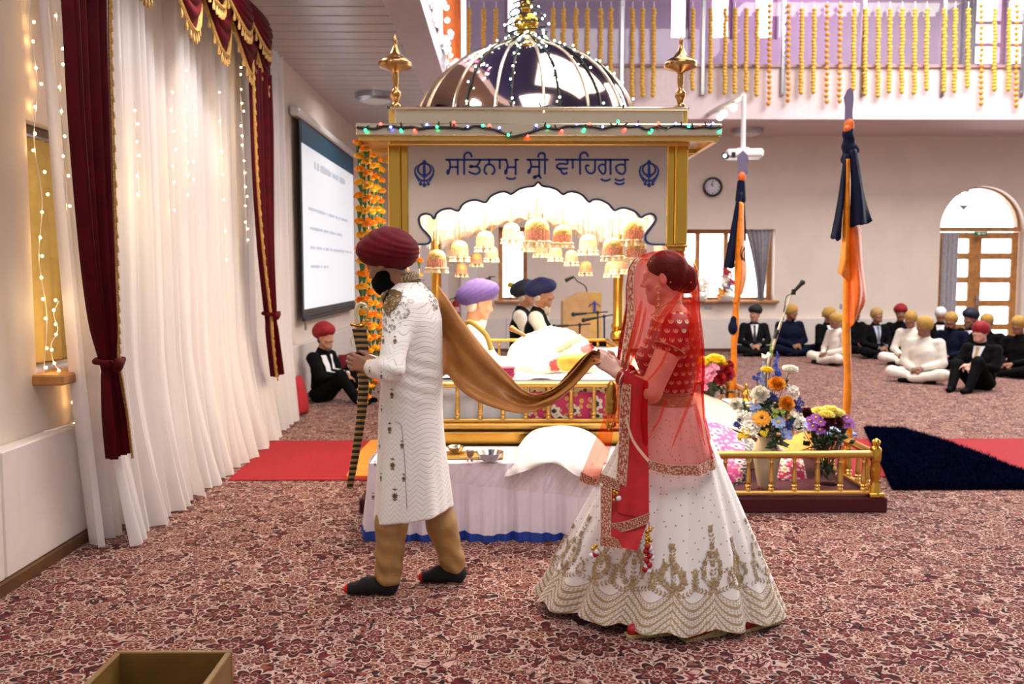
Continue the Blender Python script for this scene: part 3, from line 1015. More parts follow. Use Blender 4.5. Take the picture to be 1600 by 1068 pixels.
# beams, cornice, roof
zc0, zc1 = 2.43, 2.505
m = MB()
m.box((0.23, YP + 0.02, Q(0, 221).z), (XPR - XPL, 0.12, 0.05), bev=.008)
for x in (XPL + .06, XPR - .06): m.box((x, (YP + YR) / 2 + .1, 2.36), (0.1, YR - YP, 0.13), bev=.006)
m.box((0.23, YR + 0.05, 2.40), (XPR - XPL, 0.1, 0.07), bev=.006)
m.build('beam', M_gold2, pal)
C0, C1 = P(556, 207, 5.55).x, P(1128, 207, 5.55).x
m = MB()
m.box(((C0 + C1) / 2, 7.85, (zc0 + zc1) / 2), (C1 - C0, 4.6, zc1 - zc0), bev=0.006)
cor = m.build('cornice', M_silv, pal)
m = MB()
for i in range(9):
    y = 5.62 + i * .55
    m.box((C1 - .1, y, zc0 - .012), (.19, .025, .025)); m.box((C0 + .1, y, zc0 - .012), (.19, .025, .025))
m.box(((C0 + C1) / 2, 5.6, zc0 - .012), (C1 - C0 - .02, .03, .025)); m.box((C1 - .02, 7.85, zc0 - .012), (.03, 4.5, .025))
m.build('soffit_batten', M_gold2, cor)
zp1 = P(0, 169, 5.92).z
m = MB(); m.box((0.23, 7.85, (zc1 + zp1) / 2), (XPR - XPL - .07, 3.95, zp1 - zc1), bev=0.008)
m.box((0.23, 7.85, zp1 - .008), (XPR - XPL - .02, 4.0, .022), bev=.006)
par = m.build('parapet', M_silv, pal)
for px in (617.5, 1064):
    x = P(px, 180, 5.92).x
    m = MB(); m.box((x, 5.93, (zc1 + zp1) / 2), (.078, .08, zp1 - zc1 + .02), bev=.005); m.build('corner_post', M_gold2, par)
    f_ = MB()
    f_.lathe((x, 5.95, zp1 + .01), [(.032, 0), (.034, .02), (.02, .035), (.025, .06), (.036, .075), (.036, .10), (.02, .12), (.016, .14), (.022, .16), (.022, .20), (.02, .225), (.03, .235),
             (.105, .262), (.11, .28), (.105, .295), (.082, .312), (.05, .33), (.035, .35), (.022, .375), (.012, .40), (.012, .42), (.016, .43), (.006, .45), (.003, .47)], 28)
    f_.build('corner_finial', M_bronzef, par, True)
# dome
dc = V((P(822, 150, 7.85).x, 7.85, zp1))
RX, RZ = 0.96, 0.80
NG = 16
def dome_pt(a, t):
    """t 0 at the rim, 1 near the crown"""
    ang = t * PI / 2 * 0.96
    bul = 1.0 - 0.35 * (1 - math.cos(PI / NG)) * (1 - abs(math.cos(a * NG / 2)))  # gores slightly flattened
    r = RX * math.cos(ang) * bul
    z = 0.08 + RZ * math.sin(ang) + 0.09 * max(0, t - .82) / .18 * .8
    return dc + V((r * math.cos(a), r * math.sin(a), z))
m = MB(); m.grid(lambda u, v: dome_pt(2 * PI * (u) + PI / NG, v), NG * 6, 28, closed=True)
dome = m.build('dome', M_mirr, pal, True)
for k in range(NG):
    a = 2 * PI * k / NG + .12
    m = MB(); m.tube([dome_pt(a, t / 20) + V((math.cos(a), math.sin(a), .4)) * .004 for t in range(21)], .011, 6); m.build('rib', M_silv, dome, True)
m = MB(); m.lathe(dc + V((0, 0, 0.0)), [(1.0, 0), (1.02, .03), (1.0, .07), (.97, .09)], 48); m.build('dome_ring', M_gold2, dome, True)
top = dc.z + RZ + .1
def finz(py): return P(820, py, 7.85).z
m = MB(); m.lathe((dc.x, dc.y, 0), [(.24, finz(80)), (.17, finz(72)), (.07, finz(66)), (.045, finz(60)), (.07, finz(56)), (.045, finz(53)), (.07, finz(51)), (.10, finz(43)), (.108, finz(36)), (.10, finz(28)), (.06, finz(20)), (.03, finz(17)), (.05, finz(12)), (.055, finz(8)), (.03, finz(2)), (.012, finz(-6)), (.01, finz(-30))], 28)
m.build('dome_finial', M_gold, dome, True)

# ceiling cloth and fringes under the roof
M_white_cloth = mat('white_cotton', '#f0ebe8', 0.85, 0, 0.01)
def fringemat():
    b = NB('fringe_threads')
    x, y, z = b.sep(b.co())
    f = b.noise(b.vm('MULTIPLY', b.co(), (160, 160, 3)), 1.0, 2)[0]
    d = b.n('ShaderNodeBsdfDiffuse'); b.put(d.inputs[0], b.mix(b.step(f, .4, .6), C('#f3e3cf'), C('#e2b6a8')))
    tl = b.n('ShaderNodeBsdfTranslucent'); tl.inputs[0].default_value = C('#ffeccc')
    mx = b.n('ShaderNodeMixShader'); mx.inputs[0].default_value = .6
    b.t.links.new(d.outputs[0], mx.inputs[1]); b.t.links.new(tl.outputs[0], mx.inputs[2])
    tr = b.n('ShaderNodeBsdfTransparent'); m2 = b.n('ShaderNodeMixShader')
    b.put(m2.inputs[0], b.step(f, .40, .52))
    b.t.links.new(tr.outputs[0], m2.inputs[1]); b.t.links.new(mx.outputs[0], m2.inputs[2])
    b.t.links.new(m2.outputs[0], b.out.inputs[0])
    return b.mat
M_fringe = fringemat()
can = thing('canopy_cloth', 'white fringed cloth stretched under the canopy roof, glowing from its lamps', 'canopy cloth', (0.23, 7.8, 2.4))
m = MB(); m.grid(lambda u, v: (lerp(XPL + .1, XPR - .1, u), lerp(YP + .12, YR - .02, v), 2.40 - .03 * math.sin(u * PI * 6) ** 2), 40, 20)
m.build('cloth', M_white_cloth, can, True)
zarch = sorted((p.x, p.z) for p in inner)
ax = [p[0] for p in zarch]; az = [p[1] for p in zarch]
for i, y in enumerate((5.99, 6.15, 6.7, 7.4, 8.2, 9.0, 9.6)):
    m = MB()
    def fr(u, v, y=y, i=i):
        x = lerp(XPL + .13, XPR - .13, u)
        c = abs(x - .23) / .85
        lo = 2.10 - .30 * c ** 1.5 + (.02 if i else .06) + .03 * abs(math.sin(u * PI * (7 + i))) 
        if i == 0: lo = interp(x, ax, az) - .05
        return (x, y + .012 * math.sin(u * 70 + i), lerp(2.39, lo, v))
    m.grid(fr, 90, 4)
    m.build('fringe', M_fringe, can, True)

# lamp tubes fixed under the roof
M_tube = glow('warm_lamp_tube', '#ffe2ae', 9.0)
for i, y in enumerate((6.35, 7.1, 7.9, 8.7)):
    m = MB(); m.cyl((XPL + .25, y, 2.33), (XPR - .25, y, 2.33), .02, seg=10)
    o = m.build('lamp_tube', M_tube, can, True)
for y, e in ((6.35, 60), (7.4, 60), (8.7, 46)):
    lamp('canopy_lamp', 'AREA', (0.23, y, 2.29), e, (1, .88, .68), 1.5, (0.23, y, 0), shape='RECTANGLE', size_y=.5)
for x in (-.45, .23, .9): lamp('canopy_bulb', 'POINT', (x, 6.6, 2.12), 6, (1, .82, .55), .06)

# hanging bell lamps
M_lampgold = mat('gold_bead_dome', '#edc678', 0.45, .2, .2, 60, .4)
M_lamppink = mat('pink_bead_fringe', '#eba182', 0.6, 0, .2, 90)
M_lampcream = mat('cream_bobble', '#f7e6bf', 0.6, 0, .1, 60)
def bell_lamp(cx, ty, w):
    big = w > 24
    r0 = .064 if w < 36 else .085
    Y = min(max(2 * r0 * F / w, 6.15), 9.55)
    c = P(cx, ty, Y); r = w / 2 * Y / F
    t = thing('bell_lamp', '', 'hanging lamp', c, 'bell shaped lamps hanging under the canopy')
    z = c.z
    m = MB(); m.lathe((c.x, c.y, z), [(r * .96, -r * 1.0), (r * .97, -r * .7), (r * .85, -r * .38), (r * .6, -r * .12), (r * .25, 0), (.004, r * .05)], 20); m.build('bell', M_lampgold, t, True)
    m = MB(); m.tube([(c.x, c.y, z), (c.x, c.y, 2.39)], .003, 5); m.build('cord', M_gold2, t)
    m = MB()
    def fr(u, v):
        a = u * 2 * PI
        return (c.x + r * (1 + .03 * math.cos(a * 24)) * math.cos(a), c.y + r * (1 + .03 * math.cos(a * 24)) * math.sin(a), z - r * lerp(1.0, 1.75, v))
    m.grid(fr, 72, 3, closed=True); m.build('bead_fringe', M_lamppink, t, True)
    m = MB()
    for k in range(8):
        a = k * PI / 4 + .2
        p = V((c.x + r * math.cos(a), c.y + r * math.sin(a), z - r * 1.78))
        m.lathe(p - V((0, 0, r * .62)), [(.30 * r, 0), (.28 * r, r * .12), (.18 * r, r * .34), (.02, r * .5), (.004, r * .62)], 8)
    m.build('bobble_skirt', M_lampcream, t, True)
    return t
LAMPS = [(682, 390, 30), (718, 376, 27), (721, 411, 18), (744, 395, 18), (758, 361, 27), (768, 385, 20), (799, 348, 27), (824, 368, 21), (839, 340, 39), (845, 377, 21),
         (879, 352, 29), (868, 384, 20), (893, 391, 20), (915, 408, 19), (919, 366, 27), (957, 372, 30), (989, 343, 34), (995, 374, 31), (956, 408, 21), (968, 398, 25)]
LL = ['large bell lamp at the far left of the canopy, above the granthi side', 'large bell lamp second from the left under the arch', 'small bell lamp hanging lowest at the left, under a larger one',
      'small bell lamp between two larger ones left of the window', 'large bell lamp left of the lit window behind the canopy', 'small bell lamp overlapping the left edge of the lit window',
      'large bell lamp in front of the lit window', 'small bell lamp just right of the lit window, under the largest lamp', 'largest bell lamp, hanging in the middle of the arch',
      'small bell lamp hanging below the largest middle lamp', 'large bell lamp right of the middle of the arch', 'small bell lamp under the large one right of the middle',
      'small bell lamp above the blue turban and right of it', 'small bell lamp hanging lowest of all, above the lectern', 'large bell lamp above the lectern', 'large bell lamp left of the bride, beside the rear gold column',
      'tall bright bell lamp at the far right of the arch', 'large bell lamp just above the head of the bride', 'small bell lamp against the top of the rear right column', 'bell lamp between the rear right column and the bride']
for a, l in zip(LAMPS, LL):
    bell_lamp(*a)['label'] = l

# base of the throne: polished front panel, gilt railings
base = MB(); base.box((.22, 7.88, .33), (XPR - XPL - .02, 4.0, .44), bev=.01)
base.build('base', M_gold, pal)
m = MB(); m.box((.22, YP + .0, .585), (XPR - XPL, .07, .04), bev=.01); m.box((.22, YP - .005, .545), (XPR - XPL, .05, .012)); m.build('base_moulding', M_gold2, pal)
def baluster(x, y, z0, z1, par, r=.017):
    h = z1 - z0
    m = MB()
    m.lathe((x, y, z0), [(r * 1.1, 0), (r * 1.1, h * .06), (r * .7, h * .1), (r * 1.15, h * .16), (r * .75, h * .2), (r * 1.15, h * .25), (r * 1.0, h * .32), (r * .8, h * .62), (r * .62, h * .8), (r * .95, h * .85), (r * .62, h * .9), (r * 1.0, h * .97), (r * 1.0, h)], 12)
    return m.build('baluster', M_gold2, par, True)
def rails(par, segs, zb, zt, rb, rt, sp, flat=True):
    m = MB()
    for (x0, y0), (x1, y1), n in segs:
        d = V((x1 - x0, y1 - y0, 0)); L_ = d.length; c = ((x0 + x1) / 2, (y0 + y1) / 2)
        ang = math.atan2(d.y, d.x)
        m.box((c[0], c[1], zb), (L_, rb * 2.2, rb * 1.5), rz=ang, bev=.006)
    m.build('bottom_rail', M_gold2, par)
    m = MB()
    for (x0, y0), (x1, y1), n in segs:
        m.cyl((x0, y0, zt), (x1, y1, zt), rt, seg=14)
    m.build('top_rail', M_gold2, par, True)
    for (x0, y0), (x1, y1), n in segs:
        first = None
        for i in range(n):
            t = (i + .5) / n
            x, y = lerp(x0, x1, t), lerp(y0, y1, t)
            if first is None:
                first = baluster(x, y, zb + rb * .7, zt - rt * .7, par); fx0, fy0 = x, y
            else:
                c = first.copy(); COL.objects.link(c); c.parent = par
                c.location = (x - fx0, y - fy0, 0)
gr = thing('throne_railing', 'low gilt baluster railing around the white bed of the throne, above the table', 'railing', (.22, YP, .6))
rails(gr, [((XPL + .06, YP + .04), (XPR - .06, YP + .04), 12), ((XPL + .06, YR + .05), (XPR - .06, YR + .05), 10), ((XPL + .06, YP + .1), (XPL + .06, YR), 20), ((XPR - .06, YP + .1), (XPR - .06, YR), 20)], .615, .855, .016, .02, .157)

# red platform with its front and side railing
pf = thing('platform', 'low maroon carpeted platform under the throne with a gilt baluster railing at its right', 'platform', (.8, 7.9, 0))
M_red = mat('red_carpet', '#960817', 0.95, 0, 0.08, 60, .2)
M_maroon = mat('maroon_carpet', '#4a0713', 0.9, 0, 0.08, 40, .2)
m = MB(); m.box((.8, 7.9, .05), (3.52, 4.1, .1), bev=.008); m.build('plinth', M_maroon, pf)
XR = 2.49
rails(pf, [((1.25, 5.9), (XR, 5.9), 8), ((XR, 5.95), (XR, 9.8), 24), ((1.3, 9.85), (XR, 9.85), 8)], .125, .385, .018, .026, .157)
def newel(x, y):
    m = MB()
    m.box((x, y, .115), (.10, .10, .03), bev=.005); m.lathe((x, y, .13), [(.046, 0), (.03, .06), (.026, .09), (.034, .10), (.036, .16), (.028, .2), (.034, .21), (.024, .215)], 16)
    m.box((x, y, .385), (.062, .062, .10), bev=.01)
    m.lathe((x, y, .43), [(.03, 0), (.02, .012), (.026, .02), (.03, .032), (.026, .05), (.012, .06), (.004, .064)], 16)
    m.build('newel_post', M_gold, pf, True)
newel(XR, 5.9); newel(XR, 9.85)

# ---------------------------------------------------------------- marigold garlands, left front corner
M_mari = mat('marigold_orange', '#f39a12', 0.7, 0, .15, 70, .3)
M_mari2 = mat('marigold_yellow', '#f6bb2a', 0.7, 0, .15, 70, .3)
M_green = mat('flower_green', '#2f5a25', 0.6, 0, .15, 50)
def ruffle_bloom(m, c, r, n=46, flat=.55, rr=R, up=V((0, 0, 1))):
    """dense ruffled flower head made of cupped petals; axis up"""
    d, u, w_ = basis(up)
    m.ball(c + d * r * .08, (r * .72, r * .72, r * .36), 10, 6, Matrix((u, w_, d)).transposed())
    for k in range(n):
        t = (k + .5) / n
        el = lerp(.02, 1.35, t ** .8)
        a = k * 2.39996
        rad_ = u * math.cos(a) + w_ * math.sin(a)
        tang = d.cross(rad_)
        p0 = c + rad_ * r * .35 * math.cos(el) + d * r * flat * .5 * math.sin(el)
        dr = rad_ * math.cos(el) + d * math.sin(el) * flat * 1.3
        ln = r * rr.uniform(.55, .7)
        wd = r * .30
        p1 = p0 + dr * ln * .7; p2 = p0 + dr * ln + d * r * .04
        m.add([p0 - tang * wd * .4, p0 + tang * wd * .4, p1 + tang * wd, p2 + tang * wd * .5, p2 + d * r * .05, p2 - tang * wd * .5, p1 - tang * wd], [(0, 1, 2, 6), (2, 3, 4), (2, 4, 6), (4, 5, 6)])
proto = {}
def marigold_string(px, py0, py1, Y, n, label, grp, ph=0.0, mats=(M_mari, M_mari2)):
    top = P(px, py0, Y); bot = P(px, py1, Y)
    t = thing('marigold_garland', label, 'garland', top, grp)
    m = MB(); m.tube([top, (top.x, Y, bot.z)], .003, 5); m.build('thread', M_white_cloth, t)
    for i in range(n):
        f_ = (i + .5 + ph) / n
        z = lerp(top.z, bot.z, f_)
        key = i % 2
        if key not in proto:
            m = MB(); ruffle_bloom(m, V((0, 0, 0)), .042, 54)
            b_ = mk('flower', m.v, m.f, mats[key], t)
            b_.data.transform(Matrix.Translation(wloc(t)))
            m = MB(); m.lathe((0, 0, -.062), [(.004, 0), (.009, .02), (.016, .05), (.02, .064)], 8)
            c_ = mk('calyx', m.v, m.f, M_green, b_)
            c_.data.transform(Matrix.Translation(wloc(t)))
            proto[key] = (b_, c_)
        else:
            b_ = proto[key][0].copy(); COL.objects.link(b_); b_.parent = t
            c_ = proto[key][1].copy(); COL.objects.link(c_); c_.parent = b_
        b_.location = (R.uniform(-.006, .006), R.uniform(-.006, .006), z - top.z)
        b_.rotation_euler = (R.uniform(-.2, .2), R.uniform(-.2, .2), R.uniform(0, 6))
GL = ['first', 'second', 'third', 'fourth', 'fifth', 'sixth']
GP = [(561, 5.70, 0), (567, 5.95, .3), (574, 6.25, .1), (581, 6.6, .45), (588, 6.95, .2), (595, 7.35, .5)]
for i, (px, Y, ph) in enumerate(GP):
    marigold_string(px, 215 + i * 4, 640 - i * 14, Y, 21, ('orange marigold garland nearest the projection screen, under the left corner of the cornice' if i == 0 else
                    'orange marigold garland touching the left gold column, rearmost of its row' if i == 5 else
                    'orange marigold garland, %s from the screen in the row under the cornice' % GL[i]), 'marigold garlands under the left cornice', ph)
marigold_string(655, 392, 600, 7.9, 9, 'yellow marigold garland seen just behind the turban of the groom, inside the left column', 'marigold garlands under the left cornice', .2)

# ---------------------------------------------------------------- light strings on the throne
M_led = glow('white_led', '#d8fff6', 9)
M_ledc = [glow('green_led', '#28ff9a', 8), glow('red_led', '#ff4030', 8), glow('blue_led', '#5a6cff', 8), glow('warm_led', '#ffd9a0', 8)]
def string_light(name, label, path, mats, sp, grp=None, r=.009, cr=.006, side=None, wig=.012, tw=True):
    t = thing(name, label, 'string lights', path[0], grp)
    pts = [V(p) + V((R.uniform(-wig, wig), R.uniform(-wig, wig), R.uniform(-wig, wig))) for p in path]
    pts = cat(pts, 3) if len(pts) > 2 else pts
    m = MB(); m.tube(pts, cr, 5)
    acc = 0; k = 0; bul = []
    for a, b_ in zip(pts, pts[1:]):
        L_ = (b_ - a).length; acc += L_
        if acc > sp:
            acc = 0
            d = V((R.uniform(-1, 1), R.uniform(-1, .1), R.uniform(-.6, 1))).normalized()
            if side is not None: d = (d * .5 + V(side)).normalized()
            p = b_ + d * R.uniform(.02, .035)
            m.tube([b_, p], cr * .6, 4)
            bul.append(p)
            if tw:
                d2 = V((R.uniform(-1, 1), R.uniform(-1, .1), R.uniform(-.6, 1))).normalized(); m.tube([a, a + d2 * .035], cr * .6, 4)
    m.build('cable', M_cable, t)
    base_ = {}
    for k, p in enumerate(bul[:99]):
        mi = k % len(mats)
        if mi not in base_:
            m = MB(); m.ball(p, r, 8, 6); base_[mi] = (m.build('bulb', mats[mi], t, True), p)
        else:
            o = base_[mi][0].copy(); COL.objects.link(o); o.parent = t; o.location = p - base_[mi][1]
    return t
for k in range(10, 17):
    a = 2 * PI * (k + .33) / NG + .12
    string_light('string_light', ['white light string on the far left gore of the dome', 'white light string on the second gore of the dome from the left', 'white light string left of the middle of the dome', 'white light string down the middle of the dome',
                  'white light string right of the middle of the dome', 'white light string on the second gore of the dome from the right', 'white light string on the far right gore of the dome'][k - 10],
                 [dome_pt(a, t / 10) + V((math.cos(a), math.sin(a), .3)) * .012 for t in range(11)], [M_led], .13, 'white light strings over the dome', r=.009, cr=.007, side=(math.cos(a) * .8, math.sin(a) * .8, .5), wig=.006)
cr_ = []
for k in range(46):
    a = k * .9; cr_.append(V((dc.x + (.05 + .10 * (1 - k / 46) + .07 * math.sin(k / 46 * PI)) * math.cos(a), dc.y + (.05 + .1 * (1 - k / 46) + .07 * math.sin(k / 46 * PI)) * math.sin(a), lerp(finz(76), finz(-4), k / 45))))
string_light('string_light', 'white light string wound around the finial ball on top of the dome', cr_, [M_led], .16, 'white light strings over the dome', r=.010, cr=.007, wig=.01)
string_light('string_light', 'dark light string lying along the parapet edge below the dome', [P(lerp(606, 1076, i / 30), 168.5, 5.88) for i in range(31)], [M_ledc[3]], .5, r=.005, cr=.008, wig=.008)
pth = []
for i in range(41):
    px = lerp(556, 1127, i / 40); dip = 12 * math.exp(-((px - 808) / 32) ** 2)
    pth.append(P(px, 198 + dip + (3 if i % 5 == 2 else 0), 5.53))
string_light('string_light', 'multicoloured light string along the front edge of the cornice', pth, M_ledc[:3], .062, r=.009, cr=.008, wig=.006)
# ================================================================== PEOPLE: shared sculpting
def skinmat(name, col):
    b = NB(name)
    f = b.noise(b.co(), 35, 3)[0]
    c = C(col)
    b.set(col=b.mix(f, tuple(x * .88 for x in c[:3]) + (1,), c), rough=.5, sss=.08)
    b.b.inputs['Subsurface Radius'].default_value = (.01, .004, .002)
    MATS[name] = b.mat
    return b.mat
M_skin = skinmat('skin_tan', '#b98468'); M_skin_d = skinmat('skin_brown', '#8f604a'); M_skin_l = skinmat('skin_fair', '#dba995')
M_hair = mat('dark_hair', '#1c0f0c', .5, 0, .2, 60, .4)
M_beardb = mat('black_beard', '#060404', .85, 0, .2, 90, .5, spec=.1)
M_beardg = mat('white_beard', '#e8e0d2', .8, 0, .08, 60, .5)
M_beardgr = mat('grey_beard', '#77706c', .8, 0, .15, 60, .5)
M_suit = mat('black_suit_cloth', '#060608', .85, 0, .05, spec=.12)
M_suit2 = mat('charcoal_suit_cloth', '#121115', .85, 0, .05, spec=.12)
M_navy = mat('navy_cloth', '#080d24', .85, 0, .06, spec=.12)
M_shirt = mat('white_shirt', '#e6e4e8', .7, 0, .02)
M_ivory = mat('ivory_suit_cloth', '#e3dccf', .75, 0, .03)
M_ochre = mat('ochre_headcloth', '#b08a42', .85, 0, .08, 25)
M_tred = mat('red_turban_cloth', '#8e0a14', .75, 0, .06, 25)
M_tmar = mat('maroon_turban_cloth', '#5e0615', .75, 0, .08, 25, spec=.2)
M_tblue = mat('blue_turban_cloth', '#17215e', .7, 0, .06, 25)
M_tpur = mat('purple_turban_cloth', '#4e3a80', .75, 0, .06, 25)
M_tblk = mat('black_turban_cloth', '#0c0c10', .7, 0, .05, 25)
M_tnavy = mat('dark_navy_turban_cloth', '#0c1228', .7, 0, .05, 25)

def frame_of(f, tilt=0.0, up=(0, 0, 1), roll=0.0):
    """head frame: forward, up, right; tilt > 0 looks down"""
    f = V(f).normalized(); u = V(up)
    r = f.cross(u).normalized(); u = r.cross(f).normalized()
    q = Quaternion(r, -tilt)
    f, u = q @ f, q @ u
    q = Quaternion(f, roll)
    return f, q @ u, q @ r
def head(S, c, fr, s=1.0, neck=None, neck_r=.055, k=.02):
    f, u, r = fr
    c = V(c)
    M = Matrix((f, r, u)).transposed()
    pt = lambda a, b_, d: c + f * a * s + r * b_ * s + u * d * s
    S.e(pt(-.012, 0, .032), (.098 * s, .076 * s, .093 * s), .02, M)
    S.e(pt(.022, 0, -.035), (.070 * s, .060 * s, .082 * s), .03, M)
    S.c(pt(.060, -.014, -.098), pt(.060, .014, -.098), .020 * s, k=.03)
    for b_ in (-1, 1):
        S.c(pt(.02, .050 * b_, -.055), pt(.055, .022 * b_, -.095), .022 * s, k=.025)
        S.e(pt(.060, .040 * b_, -.022), (.025 * s, .022 * s, .020 * s), .02, M)
    S.c(pt(.076, -.03, .026), pt(.076, .03, .026), .014 * s, k=.015)
    for b_ in (-1, 1):
        S.e(pt(.092, .033 * b_, .006), (.014 * s, .019 * s, .013 * s), .012, M, sub=True)
        S.e(pt(.074, .032 * b_, .005), .0125 * s, .003)
        S.c(pt(.081, .022 * b_, .0125), pt(.079, .043 * b_, .011), .004 * s, k=.004)
    S.c(pt(.086, 0, .012), pt(.105, 0, -.022), .008 * s, .012 * s, .010)
    for b_ in (-1, 1): S.e(pt(.094, .012 * b_, -.027), (.010 * s, .008 * s, .008 * s), .006, M)
    S.c(pt(.086, -.018, -.055), pt(.086, .018, -.055), .0065 * s, k=.006); S.c(pt(.084, -.015, -.066), pt(.084, .015, -.066), .0075 * s, k=.006)
    for b_ in (-1, 1):
        S.e(pt(-.008, .078 * b_, -.004), (.018 * s, .008 * s, .032 * s), .008, M)
        S.e(pt(-.004, .088 * b_, -.002), (.010 * s, .006 * s, .018 * s), .004, M, sub=True)
    if neck is not None:
        S.c(pt(-.018, 0, -.055), neck, neck_r * s, neck_r * 1.1, .03)
def hand(S, W, d, n, t, curl=(.5, .7, .5), s=1.0, spread=1.0, thumb=(.55, .6, .35), k=.0035, fan=0.06):
    """W wrist; d along the fingers; n out of the palm; t towards the thumb"""
    W = V(W); d = V(d).normalized(); n = V(n); n = (n - d * n.dot(d)).normalized(); t = V(t); t = (t - d * t.dot(d) - n * t.dot(n)).normalized()
    offs = (.030, .010, -.010, -.028); lens = (.074, .082, .077, .060)
    tips = []
    for o, l in zip(offs, lens):
        kn = W + (d * (.092 - abs(o - .01) * .25) + t * o) * s
        S.c(W + t * o * .55 * s, kn, .0145 * s, .0115 * s, .012)
        p = kn; ang = 0; dd = d + t * fan * (o / .03)
        for j, (fr, rr) in enumerate(((.45, .0098), (.30, .0088), (.25, .0080))):
            ang += curl[j]
            q = p + (dd * math.cos(ang) + n * math.sin(ang)) * l * fr * 1.25 * s
            S.c(p, q, rr * s, rr * .9 * s, k)
            p = q
        tips.append(p)
    b_ = W + (d * .022 + t * .026 + n * .006) * s
    q = b_ + (d * thumb[0] + t * thumb[1] + n * thumb[2]).normalized() * .044 * s
    q2 = q + (d * (thumb[0] + .4) + t * (thumb[1] - .45) + n * (thumb[2] + .1)).normalized() * .032 * s
    S.c(b_, q, .0145 * s, .0115 * s, .010); S.c(q, q2, .0108 * s, .0085 * s, .005)
    return tips
def turban(c, fr, mt, parent, s=1.0, h=.006, style=0, name='turban', long=1.0, tall=1.0):
    """wound turban: overlapping layers sweep from the brow to the back"""
    f, u, r = fr
    c = V(c)
    M = Matrix((f, r, u)).transposed()
    S = SDF(h)
    pt = lambda a, b_, d: c + f * a * s + r * b_ * s + u * d * s
    S.e(pt(-.012, 0, .0), (.132 * s * long, .118 * s, .086 * s * tall), .02, M)
    S.e(pt(-.05 * long, 0, .012), (.105 * s * long, .108 * s, .078 * s * tall), .05, M)
    S.e(pt(.05, 0, -.012), (.082 * s * long, .10 * s, .062 * s * tall), .04, M)
    S.e(pt(-.01, 0, .04), (.085 * s, .075 * s, .062 * s * tall), .05, M)
    fa, ua, ra, ca = (np.array(x) for x in (f, u, r, c))
    def disp(v):
        q = v - ca
        a, b_, d = q @ fa / s, q @ ra / s, q @ ua / s
        ph = (d + .05) / (.13 + a * .35 + .02) * 15 + np.abs(b_) * 18
        amp = .0042 * s * np.clip((d + .10) / .05, 0.3, 1)
        w_ = (np.abs((ph / PI) % 1 - .5) * 2)
        nrm = q / (np.linalg.norm(q, axis=1)[:, None] + 1e-9)
        return v + nrm * (amp * (w_ ** .6 - .5))[:, None]
    return S.build(name, mt, parent, disp=disp)
def patka(c, fr, mt, parent, s=1.0, h=.008, name='headcloth'):
    """knotted head kerchief close to the skull with a tail at the back"""
    f, u, r = fr
    c = V(c); M = Matrix((f, r, u)).transposed()
    S = SDF(h)
    pt = lambda a, b_, d: c + f * a * s + r * b_ * s + u * d * s
    S.e(pt(-.010, 0, .050), (.116 * s, .096 * s, .098 * s), .02, M)
    S.e(pt(-.03, 0, .02), (.100 * s, .092 * s, .075 * s), .02, M)
    S.c(pt(-.10, 0, .012), pt(-.125, 0, -.035), .022 * s, .012 * s, .02)
    S.c(pt(-.105, .01, .015), pt(-.128, .02, .03), .016 * s, .012 * s, .01)
    def disp(v):
        q = v - np.array(c)
        return v + np.array(u) * (np.sin(q @ np.array(r) * 90 + q @ np.array(f) * 40) * .0022)[:, None]
    return S.build(name, mt, parent, disp=disp)
def leafq(m, p, d, n, l, w):
    """a small raised leaf lying on a surface (d along, n surface normal)"""
    d = V(d).normalized(); sd = V(n).cross(d).normalized()
    n = V(n).normalized()
    m.add([p, p + d * l * .45 + sd * w, p + d * l, p + d * l * .45 - sd * w, p + d * l * .45 + n * w * .5], [(0, 4, 1), (1, 4, 2), (2, 4, 3), (3, 4, 0)])
# ================================================================== THE GROOM
def quilt():
    b = NB('quilted_ivory_brocade')
    x, y, z = b.sep(b.co())
    s_ = b.m('ADD', b.m('MULTIPLY', x, 1.0), b.m('MULTIPLY', y, -1.0))
    tri = b.m('ABSOLUTE', b.m('SUBTRACT', b.m('FRACT', b.m('DIVIDE', s_, .052)), .5))
    l = b.m('ABSOLUTE', b.m('SUBTRACT', b.m('FRACT', b.m('ADD', b.m('DIVIDE', z, .025), b.m('MULTIPLY', tri, 2.4))), .5))
    ln = b.step(l, .42, .48)
    b.set(col=b.mix(ln, C('#efebe6'), C('#c9c2ba')), rough=.7, sheen=.2)
    b.bump(b.m('SUBTRACT', 1.0, ln), .5, .004)
    return b.mat
M_quilt = quilt()
M_bronze = mat('bronze_embroidery', '#7d6238', .45, .35, .25, 120, .6)
M_thread = mat('silver_grey_thread', '#a39787', .5, .3, .2, 120)
M_khaki = mat('bronze_satin_trousers', '#a5804c', .45, .0, .06, 14)
M_satin = mat('bronze_satin', '#b4783a', .40, .12, .08, 10)
def gp(px, py, dy=0.0): return P(px, py, 4.45 + dy)
A20 = math.radians(20)
GF = V((-math.cos(A20), math.sin(A20), 0))
gfr = frame_of(GF, .42)
ghead = gp(604, 412, -.01)
groom = thing('person', 'groom in a long ivory quilted coat and maroon turban, head bowed, holding a sheathed sword', 'person', gp(645, 925))
S = SDF(.0055)
head(S, ghead, gfr, 1.0, gp(634, 448, .02))
neck = gp(636, 450, .02)
S.l([(.90, gp(642, 640).x, 4.45, .11, .15), (1.15, gp(645, 560).x, 4.45, .10, .14), (1.36, gp(645, 500).x, 4.46, .11, .14), (1.44, gp(641, 475).x, 4.46, .09, .12), (1.51, neck.x, neck.y, .05, .07)], 0, .04)
SL, EL, WL = P(620, 483, 4.29), P(611, 577, 4.16), P(581, 575, 4.335)
SR, ER, WR = P(652, 478, 4.62), P(604, 580, 4.66), P(574, 566, 4.485)
